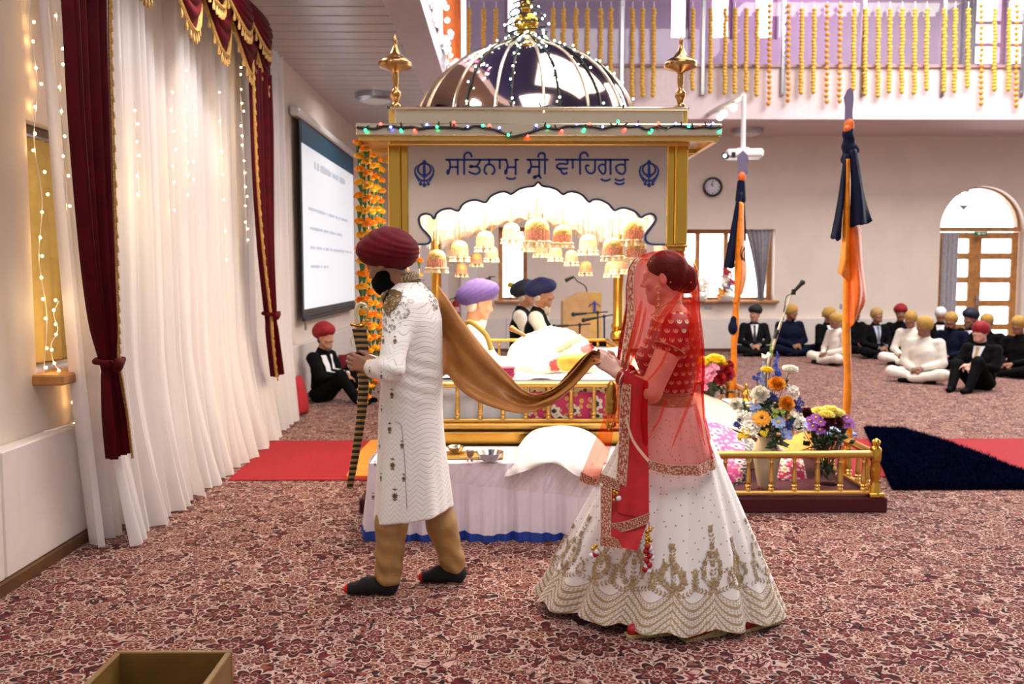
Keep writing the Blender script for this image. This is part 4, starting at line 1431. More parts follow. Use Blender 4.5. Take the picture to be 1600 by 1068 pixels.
for a, b_, c in ((SL, EL, WL), (SR, ER, WR)):
    S.c(a, b_, .045, .038, .03); S.c(b_, c, .038, .027, .02)
HL, KL, AL = P(628, 690, 4.38), P(612, 815, 4.35), P(607, 912, 4.37)
HR, KR, AR = P(660, 690, 4.52), P(690, 818, 4.50), P(708, 908, 4.53)
for a, b_, c in ((HL, KL, AL), (HR, KR, AR)):
    S.c(a, b_, .07, .052, .04); S.c(b_, c, .052, .036, .03)
S.c(V((AL.x, AL.y, .05)), V((P(552, 934, 4.36).x, 4.36, .032)), .030, .02); S.c(V((AR.x, AR.y, .05)), V((P(666, 916, 4.52).x, 4.53, .032)), .030, .02)
# the two hands clasp the scabbard
SWX = P(562, 562, 4.40)
hand(S, P(583, 575, 4.33), V((-.92, .02, .30)), V((-.1, 1, 0)), V((.35, -.1, 1)), (.55, .85, .6), 1.02, thumb=(.6, .5, .2))
tipsR = hand(S, P(583, 566, 4.475), V((-1.0, -.22, .02)), V((.1, -1, 0)), V((.1, .1, 1)), (.75, 1.0, .7), 1.02, thumb=(.7, .5, .4))
S.build('body', skinmat('skin_groom', '#9c6b55'), groom)
# beard, turban
bc = ghead + gfr[0] * .055 - gfr[1] * .085
S = SDF(.005)
Mh = Matrix((gfr[0], gfr[2], gfr[1])).transposed()
S.e(bc, (.056, .058, .058), .02, Mh); S.e(ghead + gfr[0] * .018 - gfr[1] * .055, (.066, .078, .052), .02, Mh); S.e(ghead + gfr[0] * .03 - gfr[1] * .11, (.05, .05, .035), .03, Mh); S.e(ghead + gfr[0] * .088 - gfr[1] * .06, (.016, .036, .018), .02, Mh)
S.build('beard', M_beardb, groom)
S = SDF(.006); S.e(ghead - gfr[0] * .06 - gfr[1] * .02, (.04, .06, .05), .02, Mh); S.build('hair', M_hair, groom)
tfr = frame_of(GF, -.12)
turban(gp(602, 391, -.01), tfr, M_tmar, groom, 1.06, .0055)
# long coat
S = SDF(.007)
secs = []
for py, cx, rx, ry in ((441, 637, .066, .072), (450, 638, .085, .11), (458, 640, .100, .155), (470, 642, .118, .190), (500, 645, .132, .205), (560, 646, .138, .185), (640, 642, .150, .195), (700, 643, .162, .20), (760, 644, .178, .21), (800, 644, .192, .215)):
    p = gp(cx, py); secs.append((p.z, p.x, 4.45, rx, ry))
S.l(secs, -A20, .03, (gp(643, 600).x, 4.45))
S.c(SL + V((.012, .02, .0)), EL, .070, .060, .035); S.c(EL, lerp(EL, WL, .93), .058, .047, .03)
S.c(SR, ER, .066, .058, .035); S.c(ER, lerp(ER, WR, .9), .058, .047, .03)
hx = gp(644, 700).x
def coat_disp(v):
    t = np.clip((.80 - v[:, 2]) / .40, 0, 1)
    a = np.arctan2(v[:, 1] - 4.45, v[:, 0] - hx)
    k = .010 * t * np.sin(a * 5 + .6) + .004 * t * np.sin(a * 11)
    v = v + np.stack([np.cos(a) * k, np.sin(a) * k, np.zeros(len(v))], 1)
    v[:, 2] += t * (v[:, 0] - hx) * .12
    # soft creases at the elbow and waist
    w_ = np.exp(-((v[:, 2] - 1.10) / .12) ** 2) * .0035 * np.sin(v[:, 2] * 90 + v[:, 0] * 35)
    v[:, 1] += w_
    return v
coat = S.build('long_coat', M_quilt, groom, disp=coat_disp)
cb = bvh_of(coat)
# stand collar
cc = gp(634, 437, .01)
cf, cu, crr = frame_of(GF, .38)
m = MB()
m.grid(lambda u, v: cc + (cf * math.cos(u * 2 * PI) + crr * math.sin(u * 2 * PI)) * lerp(.073, .068, v) + cu * lerp(-.024, .020, v), 40, 5, closed=True)
m.build('collar', M_bronze, groom, True)
m = MB()
for i in range(26):
    a = i / 26 * 2 * PI; p = cc + (cf * math.cos(a) + crr * math.sin(a)) * .073
    m.tube([p + cu * (.012 * math.sin(t * 5)) + (crr * math.cos(a) - cf * math.sin(a)) * .008 * math.cos(t * 5) * (1 - t / 2) for t in (0, .2, .4, .6, .8, 1.0)], .0014, 4)
m.build('collar_embroidery', mat('ivory_thread', '#e6d8b8', .5), groom)
def inside(x, y, poly):
    c = False; j = len(poly) - 1
    for i in range(len(poly)):
        if (poly[i][1] > y) != (poly[j][1] > y) and x < (poly[j][0] - poly[i][0]) * (y - poly[i][1]) / (poly[j][1] - poly[i][1]) + poly[i][0]: c = not c
        j = i
    return c
def patch(m, poly, bvh, off, step=1.2, Yd=4.3):
    xs_ = [p[0] for p in poly]; ys_ = [p[1] for p in poly]
    idx = {}
    nx = int((max(xs_) - min(xs_)) / step) + 1; ny = int((max(ys_) - min(ys_)) / step) + 1
    def vid(i, j):
        if (i, j) not in idx:
            idx[(i, j)] = len(m.v); m.v.append(tuple(on(bvh, min(xs_) + i * step, min(ys_) + j * step, off, Yd)))
        return idx[(i, j)]
    for i in range(nx):
        for j in range(ny):
            if inside(min(xs_) + (i + .5) * step, min(ys_) + (j + .5) * step, poly):
                m.f.append((vid(i, j), vid(i, j + 1), vid(i + 1, j + 1), vid(i + 1, j))); m.fm.append(m.mi)
def swirls(m, poly, n, sz, bvh, rad=.0012, off=.002, rr=None):
    rr = rr or random.Random(3)
    xs_ = [p[0] for p in poly]; ys_ = [p[1] for p in poly]
    k = 0; tries = 0
    while k < n and tries < n * 30:
        tries += 1
        x = rr.uniform(min(xs_), max(xs_)); y = rr.uniform(min(ys_), max(ys_))
        if not inside(x, y, poly): continue
        k += 1
        a0 = rr.uniform(0, 6.28); sg = rr.choice((-1, 1)); s_ = sz * rr.uniform(.6, 1.2)
        pts = [on(bvh, x + s_ * (1 - t / 9) * math.cos(a0 + sg * t * .75), y + s_ * (1 - t / 9) * math.sin(a0 + sg * t * .75), off) for t in range(8)]
        if max((pts[i + 1] - pts[i]).length for i in range(7)) < .05: m.tube(pts, rad, 4)
cz = lambda x, y: (520 + x / 4.108, 340 + y / 4.108)
m = MB()
heart = [cz(*p) for p in ((310, 492), (345, 464), (400, 462), (442, 482), (440, 528), (400, 585), (350, 632), (325, 580))]
patch(m, heart, cb, .0035)
band = [cz(*p) for p in ((565, 385), (610, 420), (650, 500), (672, 570), (668, 630), (650, 600), (625, 500), (590, 440), (520, 400))]
sh_ = m.build('shoulder_embroidery', M_bronze, groom, True)
m = MB()
swirls(m, heart, 20, 2.2, cb, .0009, .0045)
full = [cz(*p) for p in ((296, 520), (330, 470), (450, 470), (492, 540), (488, 640), (430, 690), (330, 765), (285, 700), (285, 600))]
m2 = MB(); swirls(m2, full, 120, 2.2, cb, .0010, .002)
back = [cz(*p) for p in ((470, 385), (560, 375), (620, 430), (665, 520), (672, 610), (645, 590), (600, 480), (540, 420))]
swirls(m2, back, 60, 2.0, cb, .0012, .002)
m.build('heart_stitching', mat('ivory_thread', '#e6d8b8'), groom); m2.build('shoulder_stitching', M_thread, groom)
m = MB()
def buti(m, px, py, s_, bvh):
    c = on(bvh, px, py, .002)
    e1 = (on(bvh, px + 1, py, .002) - c).normalized(); e2 = (on(bvh, px, py - 1, .002) - c).normalized()
    nn = e1.cross(e2).normalized()
    if nn.dot(ray(px, py)) > 0: nn = -nn
    for k in range(8):
        a = k * PI / 4 + .2
        leafq(m, c, e1 * math.cos(a) + e2 * math.sin(a), nn, .010 * s_, .0024 * s_)
    for k, (dx, dy) in enumerate(((0, 10), (0, -9))):
        c2 = c + (e1 * dx + e2 * dy) * .00155 * s_
        for a in (.6, 1.57, 2.5): leafq(m, c2, e1 * math.cos(a) + e2 * math.sin(a), nn, .009 * s_, .0018 * s_)
for px, py, s_ in ((593, 529, 1.1), (599, 532, 1.3), (617, 532, 1.1), (578, 579, 1), (596, 587, 1), (583, 596, .6), (612.5, 616, 1.4), (596.5, 639, .9), (609, 670, 1.5), (593, 696, 1.1), (628, 695, 1.1), (613.5, 726, 1.6), (595.5, 746, 1.1), (631, 747, 1.1), (617, 774, 1.7), (583, 776, 1), (591, 612, .7), (586, 725, .7)):
    buti(m, px, py, s_, cb)
join(coat, m.build('gold_motifs', M_bronze, groom))
m = MB(); m.tube([on(cb, px, py, .001) for px, py in ((617, 658), (622, 660), (627, 664), (630, 690), (633, 730), (636, 795))], .0016, 4); m.build('vent_seam', M_thread, groom)
# trousers, socks, bracelet
def leg(H, K, A, name, r0, r1, r2, zb):
    S = SDF(.007)
    S.c(H, K, r0, r1, .04); S.c(K, V((A.x, A.y, zb)), r1, r2, .03)
    def disp(v):
        t = np.clip((.42 - v[:, 2]) / .36, 0, 1)
        w_ = np.sin(v[:, 2] * 62 + v[:, 0] * 38 + np.sin(v[:, 0] * 50)) * .0045 * t
        c = np.array(A)
        q = v - c; q[:, 2] = 0
        return v + q / (np.linalg.norm(q, axis=1)[:, None] + 1e-6) * w_[:, None]
    return S.build(name, M_khaki, groom, disp=disp)
leg(HL, KL, AL, 'trouser_leg', .088, .078, .068, .10); leg(HR, KR, AR, 'trouser_leg', .088, .074, .064, .10)
M_sock = mat('black_sock', '#0c0b0d', .9, 0, .05, 50); M_sockr = mat('red_sock_patch', '#c4161c', .9, 0, .05, 50)
def sock(A, toe, heel):
    S = SDF(.005)
    S.c(V((A.x, A.y, .13)), V((A.x, A.y, .05)), .048, .046, .03); S.c(V((A.x, A.y, .06)), heel, .046, .042, .03); S.c(heel, lerp(heel, toe, .55) + V((0, 0, .012)), .042, .040, .03); S.c(lerp(heel, toe, .5), toe, .038, .027, .02)
    def disp(v):
        v[:, 2] = np.maximum(v[:, 2], .004); return v
    o = S.build('sock', M_sock, groom, disp=disp)
    S = SDF(.005); d = (toe - heel).normalized()
    S.c(toe - d * .008, toe + d * .002, .0275, .0265, .01); S.build('sock_toe', M_sockr, o, disp=disp)
    S = SDF(.005); S.c(heel - d * .003 - V((0, 0, .006)), heel + d * .012 - V((0, 0, .008)), .041, .038, .01); S.build('sock_heel', M_sockr, o, disp=disp)
sock(AL, P(546, 930, 4.36) * V((1, 1, 0)).x if False else V((P(546, 930, 4.36).x, 4.36, .03)), V((P(606, 930, 4.37).x, 4.37, .046)))
sock(AR, V((P(662, 916, 4.53).x, 4.53, .03)), V((P(714, 916, 4.54).x, 4.54, .046)))
d_ = (WL - EL).normalized(); _, u_, w_ = basis(d_)
m = MB(); bc_ = lerp(EL, WL, .97)
m.tube([bc_ + (u_ * math.cos(a) + w_ * math.sin(a)) * .046 for a in [2 * PI * i / 28 for i in range(28)]], .004, 8, closed=True)
m.build('gold_bangle', M_gold, groom, True)
m = MB()
for p in tipsR[:3]: m.ball(p + V((0, -.004, .006)), .008, 8, 6)
m.build('ring', M_silv, groom, True)

# sword in its striped scabbard, held by the groom
sw = thing('sword', 'curved ceremonial sword in a gold and black striped scabbard held upright by the groom', 'sword', P(547, 758, 4.40))
def stripes():
    b = NB('striped_scabbard')
    z = b.sep(b.co())[2]
    f = b.m('FRACT', b.m('DIVIDE', z, .0285))
    k = b.step(b.m('ABSOLUTE', b.m('SUBTRACT', f, .5)), .2, .26)
    b.set(col=b.mix(k, C('#a98a52'), C('#100b08')), rough=.35, metal=b.m('SUBTRACT', 1.0, k))
    b.bump(k, .5, -.006)
    return b.mat
pth = [P(x, y, 4.40) for x, y in ((561, 512), (564, 530), (567, 552), (568, 580), (567, 620), (563, 660), (557, 700), (551, 735), (546.5, 760))]
pth = cat(pth, 5)
rr_ = [lerp(.036, .016, (i / (len(pth) - 1)) ** .9) for i in range(len(pth))]
m = MB()
vs = []
for i, p in enumerate(pth):
    d = (pth[min(i + 1, len(pth) - 1)] - pth[max(i - 1, 0)]).normalized(); sd = d.cross(V((0, 1, 0))).normalized()
    vs.append((p, sd, rr_[i]))
m.grid(lambda u, v: (lambda t: t[0] + t[1] * t[2] * math.cos(u * 2 * PI) + V((0, 1, 0)) * t[2] * .42 * math.sin(u * 2 * PI))(vs[int(round(v * (len(vs) - 1)))]), 18, len(vs), closed=True)
m.ball(pth[-1], (.016, .008, .012), 10, 6)
m.build('scabbard', stripes(), sw, True)
gpx = lambda x, y: P(520 + x / 4.108, 340 + y / 4.108, 4.40)
m = MB()
m.tube(cat([gpx(158, 682), gpx(152, 640), gpx(150, 600), gpx(160, 568), gpx(185, 552), gpx(212, 562), gpx(214, 580)], 5), [.0105] * 18 + [.010] * 13, 10)
m.ball(gpx(214, 578), .013, 10, 8)
m.build('hilt', mat('cream_gold_hilt', '#d9cba0', .3, .6, .08), sw, True)
m = MB(); m.tube(cat([gpx(122, 684), gpx(150, 690), gpx(175, 694), gpx(200, 686), gpx(222, 662)], 5), .0075, 8); m.ball(gpx(122, 684), .010, 8, 6); m.ball(gpx(224, 660), .010, 8, 6)
m.tube(cat([gpx(214, 580), gpx(222, 610), gpx(218, 640), gpx(205, 672)], 5), .006, 8)
m.build('hand_guard', M_gold, sw, True)
m = MB(); m.tube([pth[3] + V((-.03, -.016, 0)), pth[3] + V((-.045, -.02, -.03)), pth[3] + V((-.036, -.018, -.06))], .002, 5); m.build('cord', M_gold2, sw)

# ================================================================== THE BRIDE
BY = 4.15
def bp(px, py, dy=0.0): return P(px, py, BY + dy)
M_zari = mat('gold_thread_embroidery', '#b79a70', .5, .2, .15, 100)
bride = thing('person', 'bride in white and gold skirt and sheer red veil, holding the sash end', 'person', bp(1035, 975))
BF = V((-.95, .30, 0)).normalized()
bfr = frame_of(BF, .12)
bh = bp(1037, 434)
S = SDF(.005)
head(S, bh, bfr, .97, bp(1047, 484), .05)
S.l([(bp(0, y).z, bp(x, y).x, BY, rx, ry) for y, x, rx, ry in ((474, 1046, .045, .05), (484, 1050, .07, .11), (500, 1054, .10, .155), (525, 1052, .115, .155), (560, 1041, .138, .15), (600, 1045, .108, .125), (630, 1045, .09, .11), (680, 1045, .09, .10))], 0, .03)
bSL, bEL, bWL = P(1058, 516, 3.99), P(1016, 612, 3.925), P(966, 584, 4.02)
bSR, bER, bWR = P(1052, 512, 4.31), P(1008, 606, 4.36), P(964, 572, 4.14)
for a, b_, c in ((bSL, bEL, bWL), (bSR, bER, bWR)):
    S.c(a, b_, .062, .050, .04); S.c(b_, c, .048, .028, .02)
for s_ in (-1, 1): S.c(V((bp(1040, 0).x, BY + s_ * .09, .86)), V((bp(1040, 0).x + .02 * s_, BY + s_ * .1, .10)), .06, .045, .03)
hand(S, P(963, 581, 4.025), V((-.80, .15, .62)), V((.1, 1, -.1)), V((.5, .1, .9)), (.75, 1.05, .8), .93, thumb=(.7, .4, .5))
hand(S, P(962, 571, 4.13), V((-.88, -.2, .45)), V((.1, -1, .1)), V((.4, .1, 1)), (.8, 1.0, .8), .93, thumb=(.7, .4, .5))
S.build('body', skinmat('skin_bride', '#e8bba8'), bride)
# hair with low bun
Mb = Matrix((bfr[0], bfr[2], bfr[1])).transposed()
S = SDF(.006)
S.e(bh - bfr[0] * .018 + bfr[1] * .042, (.096, .082, .084), .02, Mb); S.e(bh - bfr[0] * .05 + bfr[1] * .0, (.062, .078, .075), .03, Mb)
S.e(bp(1072, 436), (.055, .062, .066), .02)
def hd(v):
    q = v - np.array(bh)
    return v + np.array(bfr[1]) * (np.sin(q[:, 1] * 160 + q[:, 0] * 60) * .002)[:, None]
S.build('hair', M_hair, bride, disp=hd)
# blouse
def blouse():
    b = NB('red_blouse_with_gold_crescents')
    x, y, z = b.sep(b.co())
    gx = b.m('DIVIDE', x, .036); gz = b.m('DIVIDE', z, .040)
    row = b.m('FLOOR', gz)
    gx = b.m('ADD', gx, b.m('MULTIPLY', b.m('MODULO', b.m('ABSOLUTE', row), 2.0), .5))
    fx_ = b.m('SUBTRACT', b.m('FRACT', gx), .5); fz_ = b.m('SUBTRACT', b.m('FRACT', gz), .5)
    def circ(dx, dz, r, e=.03):
        a = b.m('ADD', fx_, dx); c = b.m('ADD', fz_, dz)
        return b.step(b.m('SQRT', b.m('ADD', b.m('MULTIPLY', a, a), b.m('MULTIPLY', c, c))), r + e, r - e)
    cres = b.m('MULTIPLY', circ(0, 0, .30), b.m('SUBTRACT', 1.0, circ(0, -.14, .24)))
    dot = circ(0, -.05, .09)
    b.set(col=b.mix(b.m('MAXIMUM', cres, dot), C('#a50d18'), C('#e3c79a')), rough=.6, sheen=.2)
    return b.mat
M_blouse = blouse()
S = SDF(.006)
S.l([(bp(0, y).z, bp(x, y).x, BY, rx, ry) for y, x, rx, ry in ((489, 1056, .085, .130), (498, 1055, .108, .168), (525, 1053, .124, .168), (545, 1046, .140, .166), (560, 1041, .147, .160), (585, 1044, .128, .145), (610, 1045, .112, .135))], 0, .03)
S.c(bSL + V((0, .01, .008)), lerp(bSL, bEL, .26), .076, .070, .03); S.c(bSR + V((0, -.01, .008)), lerp(bSR, bER, .26), .076, .070, .03)
S.build('blouse', M_blouse, bride)
m = MB()
sd_ = (bEL - bSL).normalized(); _, u_, w_ = basis(sd_)
m.tube([lerp(bSL, bEL, .30) + (u_ * math.cos(a) + w_ * math.sin(a)) * .071 for a in [2 * PI * i / 30 for i in range(30)]], .0045, 6, closed=True)
m.build('sleeve_trim', M_zari, bride, True)

# skirt: flared, pleated, scalloped and embroidered at the hem
SKC = V((bp(1029, 700).x, BY + .03, 0)); SKR = math.radians(-17.5)
WC = bp(1045, 618)
SKN = 16
def skirt_pt(u, v, off=0.0):
    """u round the hem, v 0 at the waist .. 1 at the hem"""
    a = u * 2 * PI
    s = v
    prof = max(s, 0) ** .92
    rx = lerp(.108, .560, prof); ry = lerp(.128, .41, prof)
    cx = lerp(WC.x, SKC.x, s); cy = lerp(WC.y, SKC.y, s)
    fold = ((abs(math.sin(a * 6 + .5 + .5 * math.sin(a * 2))) ** .8 - .6) * .85 + math.sin(a * 5 + 2.2) * .35 + .22 * math.sin(a * 23)) * .125 * max(s, 0) ** 1.1
    k = 1 + fold
    zz = lerp(WC.z, .034, s)
    if v > .9: zz += .026 * (v - .9) / .1 * (1 - abs(math.cos(u * PI * SKN)))
    x, y = (rx * k + off) * math.cos(a), (ry * k + off) * math.sin(a)
    r_ = SKR * max(s, 0)
    return V((cx + x * math.cos(r_) - y * math.sin(r_), cy + x * math.sin(r_) + y * math.cos(r_), zz))
def skirtmat():
    b = NB('white_embroidered_skirt')
    u, v, _ = b.sep(b.co('UV'))
    d = b.m('MULTIPLY', b.m('SUBTRACT', 1.0, v), 1.12)          # metres above the hem
    sc = b.m('ABSOLUTE', b.m('COSINE', b.m('MULTIPLY', u, PI * SKN)))
    h = b.m('SUBTRACT', d, b.m('MULTIPLY', b.m('SUBTRACT', 1.0, sc), .085))
    white, gold, dk = C('#efe9e4'), C('#b59a72'), C('#8f7850')
    band = b.m('MULTIPLY', b.step(h, .150, .146), 1.0)
    st = b.m('FRACT', b.m('DIVIDE', h, .0375))
    line = b.step(b.m('ABSOLUTE', b.m('SUBTRACT', st, .5)), .30, .36)
    dots = b.vor(b.comb(b.m('MULTIPLY', u, 250.0), b.m('MULTIPLY', d, 95.0), 0.0), 1.0, .35, '2D')['Distance']
    dd = b.step(dots, .34, .26)
    emb = b.m('MULTIPLY', band, b.m('MAXIMUM', line, b.m('MULTIPLY', dd, .9)))
    col = b.mix(b.m('MULTIPLY', band, .25), white, gold)
    col = b.mix(emb, col, gold)
    spk = b.vor(b.comb(b.m('MULTIPLY', u, 44.0), b.m('MULTIPLY', d, 19.0), 0.0), 1.0, .8, '2D')['Distance']
    sq = b.m('MULTIPLY', b.step(spk, .075, .055), b.step(d, .2, .24))
    col = b.mix(sq, col, dk)
    b.set(col=col, rough=b.m('SUBTRACT', .62, b.m('MULTIPLY', b.m('MAXIMUM', emb, sq), .25)), metal=b.m('MULTIPLY', b.m('MAXIMUM', emb, sq), .3), sheen=.2)
    b.bump(emb, .4, .004)
    return b.mat
NU, NV = 400, 60
m = MB(); m.grid(lambda u, v: skirt_pt(u, v), NU, NV, closed=True)
uv = [((i / NU), j / (NV - 1)) for j in range(NV) for i in range(NU)]
# floral sprays stitched into the skirt
rg = random.Random(11)
m.mi = 1
n0 = len(m.v)
def spt(u, d): return skirt_pt(u, 1 - d / 1.12, .003)
def spray(u0, d0, h, lean):
    n = 16
    for br in range(-1, 2):
        pts = []
        for i in range(n):
            t = i / (n - 1)
            pts.append((u0 + lean * t * .01 + br * .020 * math.sin(t * 2.6) * (1.1 - t * .55), d0 + h * t * (1 - abs(br) * .42)))
        for i in range(n - 1):
            a, b_ = spt(*pts[i]), spt(*pts[i + 1])
            dv = (b_ - a)
            nn = V((a.x - SKC.x, a.y - SKC.y, .1)).normalized()
            sd = nn.cross(dv).normalized()
            for sg in (-1, 1):
                leafq(m, a, dv.normalized() * .7 + sd * sg * rg.uniform(.6, 1.1), nn, rg.uniform(.018, .032), rg.uniform(.0035, .006))
            if i % 4 == 2:
                for k in range(6):
                    aa = k * PI / 3
                    leafq(m, a + nn * .002, dv.normalized() * math.cos(aa) + sd * math.sin(aa), nn, .015, .005)
    for sg in (-1, 1):   # crescent wreath at the foot
        for i in range(12):
            t = i / 11
            a = spt(u0 + sg * (.004 + .030 * math.sin(t * 2.2)), d0 - .02 + .10 * t ** 1.6); nn = V((a.x - SKC.x, a.y - SKC.y, .1)).normalized()
            b_ = spt(u0 + sg * (.006 + .030 * math.sin(t * 2.2 + .2)), d0 - .01 + .10 * t ** 1.6)
            sd = nn.cross((b_ - a)).normalized()
            for q in (-1, 1): leafq(m, a, (b_ - a).normalized() + sd * q * .8, nn, .020, .0045)
for k in range(SKN):
    spray((k + .5) / SKN, .21, .30 if k % 2 else .22, rg.uniform(-1, 1))
uv += [(0, 0)] * (len(m.v) - n0)
skirt = mk('skirt', m.v, m.f, [skirtmat(), M_zari], bride, True, m.fm, uv=uv)
m = MB(); m.grid(lambda u, v: skirt_pt(u, lerp(-.012, .03, v), .006), 60, 3, closed=True); m.build('waistband', M_zari, bride, True)
sb = bvh_of(skirt)

# shoes
M_shoe = mat('red_satin_shoe', '#b01020', .4, 0, .05); M_wedge = mat('rope_wedge', '#b39a68', .8, 0, .2, 80, .4)
def shoe(px, py, rz, ln=.22):
    c = G(px, py, 0)
    t = MB()
    Mx = Matrix.Rotation(rz, 3, 'Z')
    S = SDF(.006)
    a, b_ = c + Mx @ V((-ln / 2 + .03, 0, .03)), c + Mx @ V((ln / 2 - .03, 0, .075))
    S.c(a, lerp(a, b_, .5), .026, .032, .03); S.c(lerp(a, b_, .5), b_, .030, .030, .03)
    def dz(v):
        v[:, 2] = np.maximum(v[:, 2], .012); return v
    o = S.build('shoe', M_shoe, bride, disp=dz)
    m = MB(); m.prism([c + Mx @ V(p) for p in ((-ln / 2, -.03, .002), (ln / 2, -.03, .002), (ln / 2, -.03, .055), (0, -.03, .022), (-ln / 2, -.03, .012))], Mx @ V((0, .06, 0)))
    m.build('wedge_sole', M_wedge, o)
shoe(1098, 994, math.radians(25)); shoe(1186, 978, math.radians(28)); shoe(1012, 992, math.radians(10), .2)

# veil
M_veil = sheer('sheer_red_veil', '#c80a14', .115, .5, 24, (1, .69, .67))
M_veil2 = sheer('orange_red_sheer', '#e8301a', .32, .6, 30, (1, .62, .5))
M_pallu = mat('red_silk', '#bd0d1a', .5, 0, .06, 20)
def border():
    b = NB('red_and_gold_woven_border')
    u, v, _ = b.sep(b.co('UV'))
    vv = b.m('MULTIPLY', v, 1.0)
    q = b.comb(b.m('MULTIPLY', u, 2.2), vv, 0.0)
    vor = b.vor(q, 2.3, .8, '2D')
    loc = b.vm('SUBTRACT', b.vm('SCALE', q, None, 1.0), vor['Position'])
    x, y, _ = b.sep(loc)
    a = b.m('ARCTAN2', y, x)
    r = b.m('SQRT', b.m('ADD', b.m('MULTIPLY', x, x), b.m('MULTIPLY', y, y)))
    pet = b.m('MULTIPLY_ADD', b.m('ABSOLUTE', b.m('SINE', b.m('MULTIPLY', a, 2.5))),   .12, .042)
    k = b.step(b.m('SUBTRACT', r, pet), .012, -.012)
    n = b.noise(q, 5.0, 1.0)[0]
    vine = b.step(b.m('ABSOLUTE', b.m('SUBTRACT', n, .5)), .028, .014)
    edge = b.step(b.m('ABSOLUTE', b.m('SUBTRACT', u, .5)), .44, .465)
    k = b.m('MAXIMUM', b.m('MAXIMUM', k, vine), edge)
    b.set(col=b.mix(k, C('#9c0816'), C('#dcc6a2')), rough=.55, metal=b.m('MULTIPLY', k, .2))
    b.bump(k, .4, .003)
    return b.mat
M_border = border()
VS = [(391, 1034, 1046, .012), (393, 1018, 1060, .05), (398, 1003, 1072, .080), (406, 991, 1080, .100), (420, 983, 1087, .115), (450, 979, 1091, .122), (478, 980, 1091, .150), (500, 978, 1091, .215), (530, 973, 1093, .262), (570, 968, 1094, .30), (610, 965, 1092, .315), (650, 962, 1095, .30), (690, 962, 1104, .285), (722, 962, 1112, .295)]
vy = [s_[0] for s_ in VS]
vpar = [i / (len(VS) - 1) for i in range(len(VS))]
def veil_pt(u, v, off=0.0):
    y = interp(v, vpar, vy)
    xf, xb, ry = (interp(v, vpar, [s_[i] for s_ in VS]) for i in (1, 2, 3))
    th = PI + .20 + u * (2 * PI - .50)
    dip = 0
    if v > .8:
        dip = -(v - .8) / .2 * 40 * (1 - math.sin(min(max((u - .02) / .56, 0), 1) * PI) ** .7)
        y += dip
    xf_, xb_ = bp(xf, y).x, bp(xb, y).x
    cx, rx = (xf_ + xb_) / 2, (xb_ - xf_) / 2
    w_ = .006 * math.sin(th * 13 + v * 4) * min(1, v * 1.6) + .004 * math.sin(th * 23 - v * 9) * v
    c = math.cos(th); s_ = math.sin(th)
    e = .82
    c_ = math.copysign(abs(c) ** e, c); s2 = math.copysign(abs(s_) ** e, s_)
    return V((cx + (rx + w_ + off) * c_, BY + (ry + w_ + off) * s2, bp(xf, y).z))
m = MB(); m.grid(veil_pt, 110, 70)
veil = m.build('veil', M_veil, bride, True)
def ribbon(name, fn, n, par, w=5, rep=8.0, mt=None):
    m = MB(); m.grid(lambda u, v: fn(u, v), w, n)
    uv_ = [(i / (w - 1), j / (n - 1) * rep) for j in range(n) for i in range(w)]
    return m.build(name, mt or M_border, par, True, uv=uv_)
ribbon('veil_front_border', lambda u, v: veil_pt(lerp(.0, .062, u), lerp(.2, .80, v), .003), 50, bride, 5, 8)
ribbon('veil_far_border', lambda u, v: veil_pt(lerp(.945, 1.0, u), lerp(.2, .70, v), .003), 40, bride, 5, 8)
ribbon('veil_lower_border', lambda u, v: veil_pt(lerp(.05, .60, v), lerp(.962, 1.0, u), .003), 90, bride, 5, 26)
# creases where the sheer cloth doubles over
vbv = bvh_of(veil)
def crease(pts, w):
    L = cat([V((x, y, 0)) for x, y in pts], 8); n = len(L)
    def fn(u, v):
        i = min(int(round(v * (n - 1))), n - 1)
        t = (L[min(i + 1, n - 1)] - L[max(i - 1, 0)]).normalized(); nn = V((-t.y, t.x, 0))
        ww = w * math.sin(min(v * 1.15 + .05, 1) * PI) ** .6 if v < .95 else .3
        q = L[i] + nn * (u - .5) * ww
        return on(vbv, q.x, q.y, .004 + .006 * math.sin(u * PI), 3.9)
    m = MB(); m.grid(fn, 5, n); m.build('veil_crease', M_veil2, bride, True)
for pts, w in (([(1003, 470), (994, 510), (984, 550), (975, 585)], 8), ([(1010, 482), (1003, 515), (992, 552), (982, 582)], 5), ([(1068, 452), (1046, 478), (1024, 510), (1010, 540)], 7), ([(1080, 455), (1086, 520), (1088, 580), (1080, 625)], 12),
               ([(1052, 520), (1038, 560), (1016, 590), (1000, 600)], 4), ([(1086, 600), (1072, 640), (1056, 680), (1046, 712)], 5), ([(1042, 620), (1030, 655), (1012, 685)], 4), ([(1074, 470), (1078, 540), (1070, 600)], 5), ([(1084, 630), (1092, 660), (1100, 695)], 7), ([(1058, 470), (1040, 500), (1030, 530)], 4)):
    crease(pts, w)
# the loose end of the veil: folded panels falling in front of the skirt
def pall(px, py, off, Yd):
    q = on(sb, px, py, off, 9.0)
    d = P(px, py, Yd)
    return q if q.y < Yd else d
def panel(name, rows, mt, off, par=bride, ncol=8, nr=6, uvrep=None, wav=.0):
    """rows: (xl, yl, xr, yr, depth); a cloth spanning between left and right edges"""
    L = cat([V((r[0], r[1], r[4])) for r in rows], nr); Rr = cat([V((r[2], r[3], r[4])) for r in rows], nr)
    n = len(L)
    def fn(u, v):
        i = min(int(round(v * (n - 1))), n - 1)
        p = L[i].lerp(Rr[i], u)
        return pall(p.x, p.y, off + wav * (1 + math.sin(u * 9 + v * 3)), p.z + wav * math.sin(u * 9 + v * 3))
    m = MB(); m.grid(fn, ncol, n)
    uv_ = [(i / (ncol - 1), j / (n - 1) * uvrep) for j in range(n) for i in range(ncol)] if uvrep else None
    return m.build(name, mt, par, True, uv=uv_)
